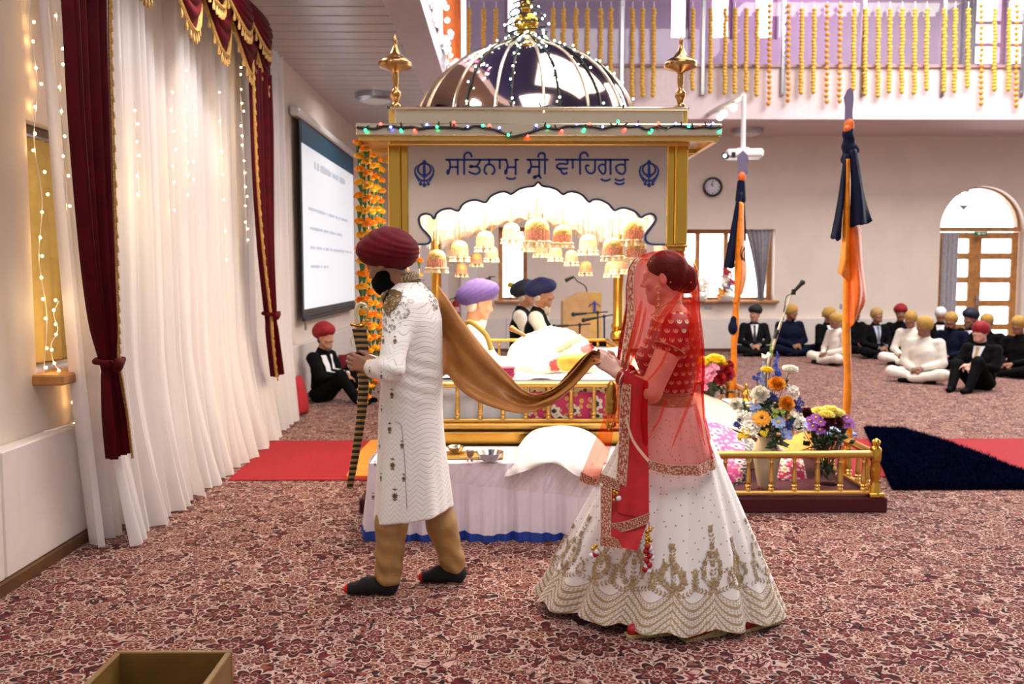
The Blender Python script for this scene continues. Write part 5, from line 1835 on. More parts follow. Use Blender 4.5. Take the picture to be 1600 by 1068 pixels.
panel('veil_sheer_end', [(950, 632, 962, 640, 4.22), (938, 668, 958, 676, 4.22), (922, 705, 950, 716, 4.22), (909, 738, 938, 752, 4.2)], M_veil2, .01, wav=.006)
panel('veil_sheer_end_border', [(908, 736, 905, 751, 4.19), (921, 743, 919, 757, 4.185), (938, 750, 936, 759, 4.18)], M_border, .012, uvrep=5)
panel('veil_panel', [(974, 577, 1013, 596, 3.875), (975, 640, 1012, 650, 3.885), (970, 700, 1013, 705, 3.88), (966, 750, 1014, 765, 3.85), (964, 800, 1014, 812, 3.82)], M_pallu, .012, ncol=10, wav=.006)
panel('veil_lower_panel', [(942, 752, 972, 762, 3.86), (940, 790, 1010, 806, 3.83), (939, 825, 1003, 838, 3.80), (939, 848, 995, 860, 3.78)], M_pallu, .018, ncol=10, wav=.004)
panel('veil_edge_border', [(972, 600, 986, 600, 3.87), (968, 650, 984, 652, 3.87), (966, 700, 982, 704, 3.865), (962, 752, 978, 760, 3.84)], M_border, .022, uvrep=9)
panel('veil_fold_border', [(937, 738, 934, 752, 3.86), (952, 744, 951, 760, 3.85), (970, 750, 968, 766, 3.84)], M_border, .026, uvrep=6)
panel('veil_edge_border', [(938, 758, 956, 762, 3.84), (938, 800, 955, 802, 3.81), (938, 848, 954, 850, 3.775)], M_border, .028, uvrep=9)
panel('veil_fold_border', [(952, 818, 953, 834, 3.80), (980, 813, 982, 828, 3.80), (1014, 801, 1013, 817, 3.80)], M_border, .030, uvrep=8)
panel('veil_fold_border', [(938, 838, 938, 853, 3.775), (955, 838, 962, 856, 3.775), (966, 843, 974, 858, 3.775)], M_border, .034, uvrep=4)
panel('veil_diagonal_hem', [(976, 652, 979, 650, 3.85), (988, 690, 991, 687, 3.845), (1012, 722, 1015, 718, 3.84)], mat('pale_piping', '#e9b9a0', .5), .02)
# jewellery
M_pearl = mat('pearl_and_gold', '#e3c79c', .3, .3, .15, 200)
M_ban = mat('red_bangle', '#a80e1e', .25, 0, .05)
def ring_at(a, b_, t, r, tr, mt, par=bride, name='bangle'):
    c = lerp(a, b_, t); d, u_, w_ = basis(b_ - a)
    m = MB(); m.tube([c + (u_ * math.cos(q) + w_ * math.sin(q)) * r for q in [2 * PI * i / 26 for i in range(26)]], tr, 6, closed=True)
    return m.build(name, mt, par, True)
for i in range(11):
    t = .60 + i * .031
    ring_at(bEL, bWL, t, lerp(.046, .036, i / 10), .0052, M_gold if i in (0, 5, 10) else M_shirt if i in (1, 6) else M_ban)
for i in range(8):
    ring_at(bER, bWR, .66 + i * .035, lerp(.044, .036, i / 8), .0052, M_gold if i in (0, 7) else M_ban)
k0 = P(955, 596, 3.97)
m = MB(); m.lathe(k0 - V((0, 0, .145)), [(.022, 0), (.027, .02), (.026, .06), (.021, .11), (.014, .14), (.004, .15)], 14); kal = m.build('hanging_ornament', M_carv, bride, True)
m = MB()
for i in range(7):
    a = i * 2 * PI / 7; p = k0 + V((.017 * math.cos(a), .017 * math.sin(a), -.15))
    m.tube([p, p - V((0, 0, .03 + .008 * (i % 3)))], .0012, 4); m.lathe(p - V((0, 0, .05 + .008 * (i % 3))), [(.007, 0), (.008, .008), (.004, .02)], 8)
m.build('bells', M_gold, kal)
m = MB()
for i in range(10): m.ball(P(1028 + .2 * i - (i - 5) ** 2 * .05, 449 + i * 3.2, BY - .105), .0045 if i % 3 else .0075, 8, 6)
m.tube([P(1031, 443, BY - .10), P(1028, 450, BY - .105), P(1030, 480, BY - .105)], .0015, 4)
m.build('earring', M_pearl, bride, True)
m = MB()
for i in range(16):
    t = i / 15; m.ball(bp(lerp(1018, 1052, t), 492 - 22 * t ** 1.4 - 6 * math.sin(t * PI), -.085 - .02 * math.sin(t * PI)), .0045, 8, 6)
m.build('necklace', M_pearl, bride, True)
def tassel(px, py, n, h, name='beaded_tassel'):
    m1, m2, m3 = MB(), MB(), MB()
    top = pall(px, py, .03, 3.80)
    m1.tube([top, top - V((0, 0, h))], .0022, 5)
    for i in range(n):
        t = i / n
        p = top + V((R.uniform(-.010, .010) * (1 + t), R.uniform(-.007, .007), -h * (.12 + .88 * t)))
        if t < .4: m1.ball(p, .009, 8, 6)
        elif i % 3 == 0: m2.ball(p, .014, 10, 8)
        elif i % 3 == 1: m3.ball(p, .012, 10, 8)
        else: m1.ball(p, .008, 8, 6)
    o = m1.build(name, M_gold, bride, True); m2.build('red_bead', M_ban, o, True); m3.build('white_bead', M_shirt, o, True)
tassel(1014, 815, 30, .23); tassel(930, 850, 8, .055); tassel(962, 765, 6, .05)
m = MB()
for p in ((929, 549), (926, 556), (928, 563), (935, 547)): m.ball(P(p[0], p[1], 3.985), (.006, .005, .007), 8, 6)
m.build('painted_nail', M_tred, bride, True)

# ================================================================== THE SASH between them
sash = None
rows = [((684, 444), (690, 590), 4.60), ((700, 466), (700, 585), 4.56), ((720, 496), (714, 603), 4.50), ((742, 525), (732, 617), 4.44), ((765, 553), (755, 629), 4.38), ((790, 580), (782, 638), 4.31), ((812, 603), (806, 643), 4.25),
        ((832, 614), (826, 643), 4.20), ((852, 612), (846, 636), 4.15), ((874, 600), (868, 626), 4.11), ((895, 580), (892, 608), 4.08), ((912, 560), (911, 588), 4.06), ((925, 547), (926, 572), 4.05), ((938, 550), (937, 568), 4.05)]
U_ = cat([P(a[0], a[1], d) for a, b_, d in rows], 6); L_ = cat([P(b_[0], b_[1], d) for a, b_, d in rows], 6)
n = len(U_)
def sash_pt(u, v):
    i = min(int(round(v * (n - 1))), n - 1)
    p = U_[i].lerp(L_[i], u)
    t = v
    amp = .030 * math.sin(min(t * 1.6, 1) * PI / 2 + .3) + .012
    y = -amp * (math.sin(u * PI * 2.2 + t * 3.0) + .5 * math.sin(u * PI * 5 - t * 5)) * .6
    return p + V((0, y, .006 * math.sin(u * 12 + t * 9) * (0 < u < 1)))
m = MB(); m.grid(sash_pt, 26, n)
# the folded-over inner layer near the bride
U2 = cat([P(x, y, d) for x, y, d in ((868, 606, 4.15), (890, 580, 4.12), (908, 560, 4.10), (922, 550, 4.08), (934, 553, 4.06))], 6)
L2 = cat([P(x, y, d) for x, y, d in ((875, 612, 4.15), (900, 592, 4.12), (916, 574, 4.10), (928, 562, 4.08), (937, 560, 4.06))], 6)
m.grid(lambda u, v: U2[min(int(round(v * (len(U2) - 1))), len(U2) - 1)].lerp(L2[min(int(round(v * (len(L2) - 1))), len(L2) - 1)], u) + V((0, .02 * math.sin(u * 5), 0)), 8, len(U2))
sash = m.build('sash', M_satin, None, True, loc=P(826, 643, 4.2))
sm = sash.modifiers.new('thickness', 'SOLIDIFY'); sm.thickness = .003; sm.offset = 0
tag(sash, 'long bronze satin sash slung between the groom and the bride', 'sash')
# ================================================================== LEFT SIDE: WEDDING BACKDROP, SCREEN, SEATED MAN
def cloth_white():
    b = NB('white_sheer_drape')
    d = b.n('ShaderNodeBsdfDiffuse'); d.inputs[0].default_value = C('#f0ecee')
    tl = b.n('ShaderNodeBsdfTranslucent'); tl.inputs[0].default_value = C('#f4efee')
    mx = b.n('ShaderNodeMixShader'); mx.inputs[0].default_value = .4
    b.t.links.new(d.outputs[0], mx.inputs[1]); b.t.links.new(tl.outputs[0], mx.inputs[2])
    tr = b.n('ShaderNodeBsdfTransparent'); m2 = b.n('ShaderNodeMixShader'); m2.inputs[0].default_value = .9
    b.t.links.new(tr.outputs[0], m2.inputs[1]); b.t.links.new(mx.outputs[0], m2.inputs[2])
    b.t.links.new(m2.outputs[0], b.out.inputs[0])
    return b.mat
M_drape = cloth_white()
M_velvet = mat('maroon_velvet', '#4a010c', .65, 0, .12, 8, spec=.12)
M_trim = mat('gold_tassel_trim', '#b58a4a', .5, .3, .2, 90)
ZT = 3.84
def drape(name, label, ya, yb, x0, nf, amp, ph=0.0, flare=.14, zt=ZT, zb=.01, grp=None, shift=None, mt=None, flat=0.0):
    """pleated hanging cloth in the plane X = x0 running along Y; its foot swells into the room"""
    n = int(nf * 10)
    def fn(u, v):
        z = lerp(zb, zt, v)
        s_ = 1 - v
        a, b_ = (ya, yb) if shift is None else shift(v)
        y = lerp(a, b_, u)
        w_ = math.sin(u * nf * 2 * PI + ph) + .45 * math.sin(u * nf * 2 * PI * .37 + 1.3 + ph) + .3 * math.sin(u * nf * 2 * PI * 2.3 + v * 1.5)
        x = x0 + amp * (.55 + .75 * s_) * w_ + flare * max(0, s_ - .72) ** 1.5 * 4.0 * (1 + .35 * math.sin(u * nf * 2.1 + ph))
        y += .03 * math.sin(v * 5 + u * 7) * s_
        zz = z if v > 0 else max(.006, zb + .008 * math.sin(u * 40))
        return (x, y, zz)
    m = MB(); m.grid(fn, n, 26)
    o = m.build(name, mt or M_drape, None, True, loc=(x0, ya, zb))
    return tag(o, label, 'curtain', grp)
XD = -2.33
drape('white_drape', 'narrow white sheer drape at the near end of the backdrop, left of the maroon curtain', 4.90, 5.42, -2.42, 5, .035, .4, .05, shift=lambda v: (lerp(5.10, 4.78, v), lerp(5.56, 5.0, v)))
segs = [(5.12, 6.3), (6.25, 7.4), (7.35, 8.6), (8.5, 9.7)]
ln_ = ['white pleated drape just right of the near maroon curtain', 'white pleated drape in the middle left of the backdrop', 'white pleated drape in the middle right of the backdrop, beside the red runner', 'white pleated drape at the far end of the backdrop, behind the far maroon curtain']
for i, (a, b_) in enumerate(segs):
    drape('white_drape', ln_[i], a, b_, XD, 9, .028, i * 1.7, .24 if i < 3 else .14, grp='white drapes of the backdrop')
# support rail of the backdrop
rl = thing('backdrop_frame', 'thin metal frame that carries the backdrop drapes, its top hidden by swags', 'frame', (XD - .04, 7.3, 0))
m = MB(); m.cyl((XD - .07, 4.85, ZT + .0), (XD - .07, 9.7, ZT + .0), .02); m.build('crossbar', M_steel, rl)
for y in (5.6, 9.6):
    m = MB(); m.cyl((XD - .09, y, 0.75), (XD - .09, y, ZT), .02); m.build('upright', M_steel, rl)

def tied(name, label, edges, x, tie, zb_rows, grp, trim_left):
    """velvet curtain gathered by a tie-back: edges = rows (pyl... ) given as (yl, yr, z) along Y from the top down"""
    L = cat([V((x, a, z)) for a, b_, z in edges], 6); Rr = cat([V((x, b_, z)) for a, b_, z in edges], 6)
    n = len(L); nf = 5
    def fn(u, v):
        i = min(int(round(v * (n - 1))), n - 1)
        p = L[i].lerp(Rr[i], u); w_ = abs(Rr[i].y - L[i].y)
        return (p.x + min(.035, w_ * .16) * (math.sin(u * nf * 2 * PI) + .4 * math.sin(u * 23)), p.y, p.z)
    t = thing(name, label, 'curtain', (x, edges[-1][0], edges[-1][2]), grp)
    m = MB(); m.grid(fn, 60, n); m.build('velvet', M_velvet, t, True)
    m = MB()
    for E in ((L, Rr)[trim_left == 0:][:1]):
        for i in range(0, n - 1):
            p, q = E[i] + V((.03, 0, 0)), E[i + 1] + V((.03, 0, 0))
            m.tube([p, q], .012, 5)
            if i % 1 == 0: m.lathe(q + V((.01, .0, -.035)), [(.008, 0), (.007, .02), (.003, .04)], 6)
    m.build('tassel_trim', M_trim, t)
    yl, yr, z = tie
    m = MB(); m.tube([(x + .05, yl - .02, z + .01), (x + .075, (yl + yr) / 2, z), (x + .05, yr + .02, z + .015), (x - .04, yr, z + .02), (x - .06, (yl + yr) / 2, z + .02), (x - .04, yl, z + .02), (x + .05, yl - .02, z + .01)], .018, 8)
    m.ball((x + .08, yl + .01, z), (.03, .035, .04), 10, 8)
    m.build('tie_back', M_velvet, t, True)
    return t
def Yx(px, x): return PX(px, 500, x).y
XC = -2.2
def e(pl, pr, py, x=XC):
    a = PX(pl, py, x); b_ = PX(pr, py, x)
    return (a.y, b_.y, (a.z + b_.z) / 2)
tied('maroon_curtain', 'tall maroon velvet curtain at the near side of the backdrop, tied back low', [e(90, 163, -60), e(99, 163, 40), e(108, 167, 190), e(124, 172, 360), e(140, 175, 480), e(160, 177, 568), e(162, 180, 590), e(165, 189, 650), e(171, 196, 712)], XC, (e(160, 177, 568)[0], e(160, 177, 568)[1], e(160, 177, 568)[2]), None, 'maroon curtains of the backdrop', 0)
XC2 = -2.12
def f2(pl, pr, py): return e(pl, pr, py, XC2)
tied('maroon_curtain', 'tall maroon velvet curtain at the far side of the backdrop, nearer the projection screen', [f2(390, 421, 108), f2(393, 424, 200), f2(398, 424, 300), f2(407, 424, 400), f2(418, 427, 492), f2(420, 430, 520), f2(427, 439, 586)], XC2, f2(418, 427, 492), None, 'maroon curtains of the backdrop', 1)

# swagged valance: hanging scallops of velvet with tasselled edge
def swag(yc, hw, ztop, drop, x, label):
    t = thing('valance_swag', label, 'valance', (x, yc, ztop), 'valance swags')
    def fn(u, v):
        a = u * 2 - 1
        sag = (1 - abs(a) ** 2.2)
        z = ztop - v * (.10 + drop * sag)
        y = yc + a * hw * (1 - .22 * v * sag)
        fold = .020 * abs(math.sin((v * 5.5 + .3 * a * a) * PI)) * (.35 + sag)
        return (x + fold + .10 * sag * math.sin(v * PI * .8), y, z)
    m = MB(); m.grid(fn, 26, 44); m.build('velvet', M_velvet, t, True)
    m = MB()
    pts = [V(fn(i / 25, 1.0)) + V((.012, 0, 0)) for i in range(26)]
    m.tube(pts, .016, 6)
    for i, p in enumerate(pts):
        if i % 2 == 0: m.lathe(p - V((0, 0, .085)), [(.010, 0), (.013, .02), (.006, .05), (.003, .085)], 6)
    m.build('tassel_trim', M_trim, t)
nm = ['nearest', 'second', 'third', 'fourth', 'fifth', 'farthest']
tips = [4.72, PX(230, 45, -2.1).y, PX(305, 87, -2.1).y, PX(353, 115, -2.1).y, PX(395, 142, -2.1).y, PX(419, 150, -2.1).y]
for i, yc in enumerate(tips):
    hw = .42 if i < 5 else .26
    swag(yc, hw, ZT + .0, .50, -2.20, 'deep maroon velvet swag with gold tassels in the lower row, %s from the camera' % nm[i])
for i in range(5):
    swag((tips[i] + tips[i + 1]) / 2 + .05, .40, ZT + .03, .26, -2.14, 'short maroon velvet swag overlapping the deep ones, %s from the camera' % nm[i if i < 4 else 5])

# warm fairy lights on and behind the drapes
M_fairy = glow('warm_fairy_led', '#ffc878', 40)
def fairy(label, pts, n, x_j=.02, r=.0075, grp='warm fairy light strings on the backdrop'):
    t = thing('fairy_lights', label, 'string lights', pts[0], grp)
    pp = cat(pts, 12)
    m = MB(); m.tube(pp, .0025, 4); m.build('wire', M_wplas, t)
    first = None
    for i in range(n):
        p = pp[min(int((i + .5) / n * len(pp)), len(pp) - 1)] + V((R.uniform(-.005, .02), R.uniform(-x_j, x_j), R.uniform(-.03, .03)))
        if first is None:
            m = MB(); m.ball(p, r, 8, 6); first = (m.build('bulb', M_fairy, t, True), p)
        else:
            o = first[0].copy(); COL.objects.link(o); o.parent = t; o.location = p - first[1]
XF = XD + .085
def fl(px, y0, y1, n, label, x=XF, dx=0):
    fairy(label, [PX(px + dx * k, lerp(y0, y1, k / 4), x) for k in range(5)], n)
fl(374, 100, 380, 16, 'bright warm fairy light string beside the far maroon curtain', dx=3)
fl(268, 140, 330, 7, 'warm fairy light string over the middle of the white drapes', dx=1)
fl(288, 96, 320, 8, 'short warm fairy light string just below the valance, right of the middle', dx=1.5)
fl(210, 160, 310, 6, 'warm fairy light string at the left of the white drapes', dx=2)
fl(342, 130, 420, 7, 'sparse warm fairy light string on the right half of the white drapes', dx=3)
fl(303, 160, 300, 4, 'faint warm fairy light string in the middle of the drapes, right of the brightest', dx=0)
fl(88, 20, 330, 9, 'warm fairy light string down the narrow near drape', x=-2.34, dx=4)
fairy('warm fairy light string hanging in the window recess at the left', [V((XL + .03, 5.0 + .06 * (k % 2), 3.6 - k * .32)) for k in range(9)], 22, .03, .008)
fairy('warm fairy light string along the sill and down the wall behind the near drape', [PX(x, y, XL + .04) for x, y in ((92, 470), (84, 490), (90, 515), (80, 540), (86, 570), (108, 590), (112, 604), (114, 635), (111, 664))], 12, .02, .008)
for p, e_ in ((PX(400, 240, -2.0), 5), (PX(96, 480, -2.45), 3), (PX(300, 300, -1.9), 8)):
    lamp('fairy_glow', 'POINT', p, e_, (1, .75, .4), .3)
cbl = MB(); cbl.tube(cat([PX(x, y, XL + .115) for x, y in ((70, 674), (85, 671), (100, 666), (116, 664))], 6), .006, 6)
tag(cbl.build('white_cable', M_wplas, None, True, loc=PX(90, 670, XL + .115)), 'white cable lying on the heater casing beside the near drape', 'cable')
m = MB(); m.ball(PX(414, 76, -2.1), .018, 8, 6); m.box(PX(420, 73, -2.1), (.03, .14, .05)); tag(m.build('spot_lamp', M_black, None, True, loc=PX(414, 76, -2.1)), 'tiny dark spot lamp clipped at the far top corner of the valance', 'lamp')

# projection screen hung on the wall
XS = -2.5
c4 = [PX(459, 176, XS), PX(548, 243, XS), PX(555, 477, XS), PX(473, 497, XS)]
ya, yb = c4[3].y, c4[2].y
zb_, zt_ = (c4[2].z + c4[3].z) / 2, (c4[0].z + c4[1].z) / 2
sc_ = thing('projection_screen', 'white projection screen with a dark border hanging on the left wall, faint text on it', 'screen', (XS, (ya + yb) / 2, zb_))
m = MB(); m.box((XS - .03, (ya + yb) / 2, zt_ + .05), (.11, yb - ya + .3, .11), bev=.02); m.build('casing', M_wplas, sc_)
m = MB(); m.box((XS, (ya + yb) / 2, (zb_ + zt_) / 2), (.006, yb - ya, zt_ - zb_)); m.build('border', M_black, sc_)
def screen():
    b = NB('projected_page')
    x, y, z = b.sep(b.co())
    b.set(col=C('#e9eef2'), emit=C('#e9f2ff'), estr=.3, rough=.6)
    return b.mat
m = MB(); m.box((XS + .006, (ya + yb) / 2, (zb_ + zt_) / 2 - .10), (.006, yb - ya - .16, zt_ - zb_ - .40)); m.build('picture', screen(), sc_)
m = MB(); m.box((XS + .006, (ya + yb) / 2, zt_ - .17), (.0055, yb - ya - .16, .25)); m.build('top_band', mat('teal_band', '#1c5573', .6, 0, .02), sc_)
m = MB()
rs = random.Random(5)
for zf, y0, y1, h in ((.80, .2, .78, .10), (.765, .25, .70, .0), (.56, .10, .82, .045), (.46, .12, .72, .045), (.36, .12, .92, .045), (.26, .12, .4, .045)):
    yy = lerp(ya, yb, y0); z = lerp(zb_, zt_, zf)
    while h and yy < lerp(ya, yb, y1):
        w_ = rs.uniform(.05, .13); m.box((XS + .0105, yy + w_ / 2, z), (.002, w_, h * rs.uniform(.7, 1.1))); yy += w_ + rs.choice((.02, .02, .08))
join([c for c in sc_.children if c.name.startswith('picture')][0], m.build('faint_text', mat('faint_grey_text', '#bfcad6', .6, 0, 0, emit=C('#c4d0de'), estr=.2), sc_))
m = MB(); m.box((XS + .01, (ya + yb) / 2, zb_ - .02), (.05, yb - ya + .06, .05), bev=.015); m.build('bottom_bar', M_black, sc_)
m = MB(); m.tube([(XS, ya + .15, zb_ - .04), (XS, ya + .15, zb_ - .16)], .015, 6); m.build('pull_cord', M_steel, sc_)

# wooden collection box in the near left corner
bc0, bc1 = P(188, 1019, 2.72), P(352, 1017, 2.72)
zt = bc0.z
bx_ = thing('wooden_box', 'open wooden box standing on the carpet at the bottom left corner', 'box', ((bc0.x + bc1.x) / 2, 2.45, 0))
M_boxw = mat('varnished_plywood', '#7a5a2c', .35, 0, .12, 6)
W_ = bc1.x - bc0.x; y0, y1 = 2.16, 2.72
for nm_, c, d in (('back_panel', ((bc0.x + bc1.x) / 2, y1 + .009, zt / 2), (W_ + .036, .018, zt)), ('front_panel', ((bc0.x + bc1.x) / 2, y0 - .009, zt / 2), (W_ + .036, .018, zt)),
                  ('side_panel', (bc0.x - .009, (y0 + y1) / 2, zt / 2), (.018, y1 - y0, zt)), ('side_panel', (bc1.x + .009, (y0 + y1) / 2, zt / 2), (.018, y1 - y0, zt)), ('bottom_panel', ((bc0.x + bc1.x) / 2, (y0 + y1) / 2, .05), (W_, y1 - y0, .02))):
    m = MB(); m.box(c, d, bev=.003); m.build(nm_, M_boxw, bx_)

# cushions by the wall
def cushion(c, size, M, mt, label, name='cushion'):
    S = SDF(.02)
    m = MB()
    def fn(u, v):
        a = (u * 2 - 1); b_ = (v * 2 - 1)
        return a, b_
    n = 17; vs = []; fs = []
    for sgn in (1, -1):
        o = len(vs)
        for j in range(n):
            for i in range(n):
                a, b_ = i / (n - 1) * 2 - 1, j / (n - 1) * 2 - 1
                th = max(0, (1 - a * a)) ** .4 * max(0, (1 - b_ * b_)) ** .4
                k = 1 - .07 * (1 - abs(a)) * abs(b_) ** 2 - .07 * (1 - abs(b_)) * abs(a) ** 2
                vs.append(V(c) + M @ V((a * size[0] / 2 * k, sgn * th * size[2] / 2, b_ * size[1] / 2 * k)))
        for j in range(n - 1):
            for i in range(n - 1):
                q = (o + j * n + i, o + j * n + i + 1, o + (j + 1) * n + i + 1, o + (j + 1) * n + i)
                fs.append(q if sgn < 0 else q[::-1])
    m.add(vs, fs)
    return tag(m.build(name, mt, None, True, loc=c), label, 'cushion')
M_redc = mat('red_cushion_cloth', '#a3101c', .8, 0, .08, 20)
cushion(PX(464, 619, -2.30), (.42, .45, .16), Matrix.Rotation(math.radians(80), 3, 'Z') @ Matrix.Rotation(math.radians(-12), 3, 'X'), M_redc, 'red cushion leaning on the wall left of the seated man in a red turban')
cc_ = PX(545, 563, -2.25); cushion((cc_.x, cc_.y, .22), (.5, .42, .16), Matrix.Rotation(math.radians(75), 3, 'Z') @ Matrix.Rotation(math.radians(-14), 3, 'X'), M_tmar, 'maroon cushion against the wall behind the groom, beyond the seated man')
cushion((cc_.x + .1, cc_.y - .25, .09), (.45, .18, .16), Matrix.Rotation(math.radians(60), 3, 'Z'), M_white_cloth, 'white cushion lying before the maroon one behind the seated man')

# floor coverings
def flat(name, pts, z, h, mt, label, catg):
    m = MB(); m.prism([V((p[0], p[1], z)) for p in pts], (0, 0, h))
    o = m.build(name, mt, None, False, loc=(sum(p[0] for p in pts) / len(pts), sum(p[1] for p in pts) / len(pts), z))
    return tag(o, label, catg)
ya, yb = G(400, 751).y, G(400, 689).y
flat('red_runner', [(-2.12, ya), (-.97, ya), (-.97, yb), (-2.2, yb)], .002, .006, M_red, 'red carpet runner left of the throne, leading from the white drapes', 'carpet runner')
yc, yd = G(1500, 745).y, G(1500, 686).y
flat('red_runner', [(2.6, yc), (9.5, yc), (9.5, yd), (2.6, yd)], .002, .006, M_red, 'red carpet runner at the far right, partly under the navy shaggy rug', 'carpet runner')
g = [G(541, 747), G(-0 + 583, 747), G(590, 690), G(577, 690)]
g = [G(541, 747), G(640, 747), G(640, 690), G(580, 690), G(562, 708)]
flat('orange_mat', [(p.x, p.y) for p in g], .009, .012, mat('orange_cloth', '#e58a2c', .8, 0, .06), 'orange mat lying on the red runner behind the legs of the groom', 'mat')

# man seated against the wall
def seated(px, py, Y, face, outfit, top, label, skin=None, beard=None, s=1.0, tie=None, shirt=None, topmat=None, legs=None, pose='cross', grp=None, look=None, tilt=.05, waist=None, hands='lap', h=.010, loc=None, vest=None, blen=.055, tk2=None):
    """person sitting on the floor; (px,py,Y) = seat on the ground seen in the frame; face = direction they face"""
    base = V(loc) if loc is not None else P(px, py, Y)
    if loc is None: base.z = 0
    f = V((face[0], face[1], 0)).normalized(); r = V((f.y, -f.x, 0)); u = V((0, 0, 1))
    at = lambda a, b_, z: base + (f * a + r * b_ + u * z) * s
    t = thing('person', label, 'person', base, grp)
    lf = V((look[0], look[1], 0)) if look else f
    fr = frame_of(lf, tilt)
    hc = at(.02, 0, .79)
    S = SDF(h)
    head(S, hc, fr, s * 1.07, at(-.04, 0, .60), .055)
    S.c(at(-.05, 0, .10), at(-.06, 0, .48), .09 * s, .085 * s, .05)
    sh = [at(-.04, -.20, .555), at(-.04, .20, .555)]
    if hands == 'lap': el = [at(.02, -.27, .28), at(.02, .27, .28)]; wr = [at(.23, -.07, .22), at(.23, .06, .20)]
    elif hands == 'knee': el = [at(.06, -.24, .32), at(.10, .24, .34)]; wr = [at(.30, -.03, .36), at(.30, .05, .33)]
    else: el = [at(.10, -.24, .30), at(.10, .24, .30)]; wr = [at(.34, -.10, .30), at(.34, .10, .30)]
    for i in (0, 1):
        S.c(sh[i], el[i], .045 * s, .04 * s, .03); S.c(el[i], wr[i], .038 * s, .028 * s, .02)
        sg = -1 if i == 0 else 1
        dd = (f * .6 - r * sg * .9 - u * .15)
        hand(S, wr[i], dd, -u * .8 + f * -.3, f * .8 + u * .2, (.3, .5, .4), s, k=.003)
    if pose == 'cross':
        hp = [at(-.02, -.10, .10), at(-.02, .10, .10)]; kn = [at(.24, -.36, .14), at(.24, .36, .14)]; an = [at(.30, .06, .07), at(.24, -.08, .06)]
    else:
        hp = [at(-.02, -.10, .10), at(-.02, .10, .10)]; kn = [at(.30, -.13, .40), at(.32, .14, .34)]; an = [at(.50, -.12, .06), at(.52, .10, .06)]
    for i in (0, 1):
        S.c(hp[i], kn[i], .06 * s, .05 * s, .03); S.c(kn[i], an[i], .045 * s, .03 * s, .02)
    S.build('body', skin or M_skin_d, t)
    # trousers
    S = SDF(.014)
    for i in (0, 1):
        S.c(hp[i], kn[i], .098 * s, .078 * s, .05); S.c(kn[i], an[i], .075 * s, .055 * s, .04)
    S.e(at(-.04, 0, .10), (.15 * s, .19 * s, .10 * s), .05, Matrix((f, r, u)).transposed())
    def fl_(v):
        v[:, 2] = np.maximum(v[:, 2], base.z + .006); return v + np.array(u) * (np.sin(v[:, 0] * 40 + v[:, 1] * 33) * .004)[:, None]
    S.build('trousers', legs or outfit, t, disp=fl_)
    # jacket
    S = SDF(.012)
    M_ = Matrix((f, r, u)).transposed()
    w0 = (waist or .17)
    S.e(at(-.03, 0, .20), (.135 * s * w0 / .17, w0 * s, .16 * s), .06, M_); S.e(at(-.03, 0, .40), (.125 * s * w0 / .17, .185 * s * (.4 + .6 * w0 / .17), .17 * s), .08, M_)
    S.c(at(-.04, -.17, .55), at(-.04, .17, .55), .068 * s, k=.05); S.c(at(-.04, 0, .54), at(-.03, 0, .64), .095 * s, .066 * s, .05)
    for i in (0, 1):
        S.c(sh[i], el[i], .074 * s, .062 * s, .04); S.c(el[i], lerp(el[i], wr[i], .93), .056 * s, .044 * s, .03)
    def cr(v):
        v = v + np.array(f) * (np.sin(v[:, 2] * 60 + (v @ np.array(r)) * 25) * .0018)[:, None]
        v[:, 2] = np.maximum(v[:, 2], base.z + .012)
        return v
    jk = S.build('jacket', outfit, t, disp=cr)
    if vest is not None:
        S = SDF(.012)
        S.e(at(-.03, 0, .20), (.155 * s, .19 * s, .165 * s), .06, M_); S.e(at(-.035, 0, .40), (.152 * s, .198 * s, .18 * s), .08, M_); S.c(at(-.045, -.15, .565), at(-.045, .15, .565), .085 * s, k=.04); S.c(at(-.045, 0, .56), at(-.04, 0, .62), .10 * s, .075 * s, .04)
        S.build('waistcoat', vest, t)
    # shirt front and tie, lying on the jacket
    if shirt is not None or tie is not None:
        bv = bvh_of(jk)
        def front(b_, z, off):
            o_ = at(.8, b_, z); d = -(f)
            hit, nn, _, _ = bv.ray_cast(o_, d)
            return (hit if hit is not None else at(.1, b_, z)) + f * off
        if shirt is not None:
            m = MB(); m.grid(lambda a, b_: front((a - .5) * 2 * lerp(.012, .075, b_ ** .8), lerp(.30, .60, b_), .006), 8, 14); m.build('shirt_front', shirt, t, True)
        if tie is not None:
            m = MB(); m.grid(lambda a, b_: front((a - .5) * 2 * (lerp(.028, .015, b_) if b_ < .9 else .022), lerp(.27, .585, b_), .013), 4, 12); m.build('tie', tie, t, True)
        for i in (0, 1):
            q = lerp(el[i], wr[i], .95); d_ = (wr[i] - el[i]).normalized()
            m = MB(); m.cyl(q - d_ * .012, q + d_ * .016, .043 * s, .040 * s, 14); m.build('shirt_cuff', shirt or M_shirt, t, True)
    if beard:
        S = SDF(.009); Mh_ = Matrix((fr[0], fr[2], fr[1])).transposed()
        S.e(hc + fr[0] * .052 - fr[1] * (.105 + .5 * (blen - .055)), (.042, .050, blen), .02, Mh_); S.e(hc + fr[0] * .022 - fr[1] * .078, (.055, .068, .032), .02, Mh_)
        S.c(hc + fr[0] * .095 - fr[1] * .045 - fr[2] * .026, hc + fr[0] * .095 - fr[1] * .045 + fr[2] * .026, .007, k=.01)
        S.build('beard', beard, t)
    tk = top[0]
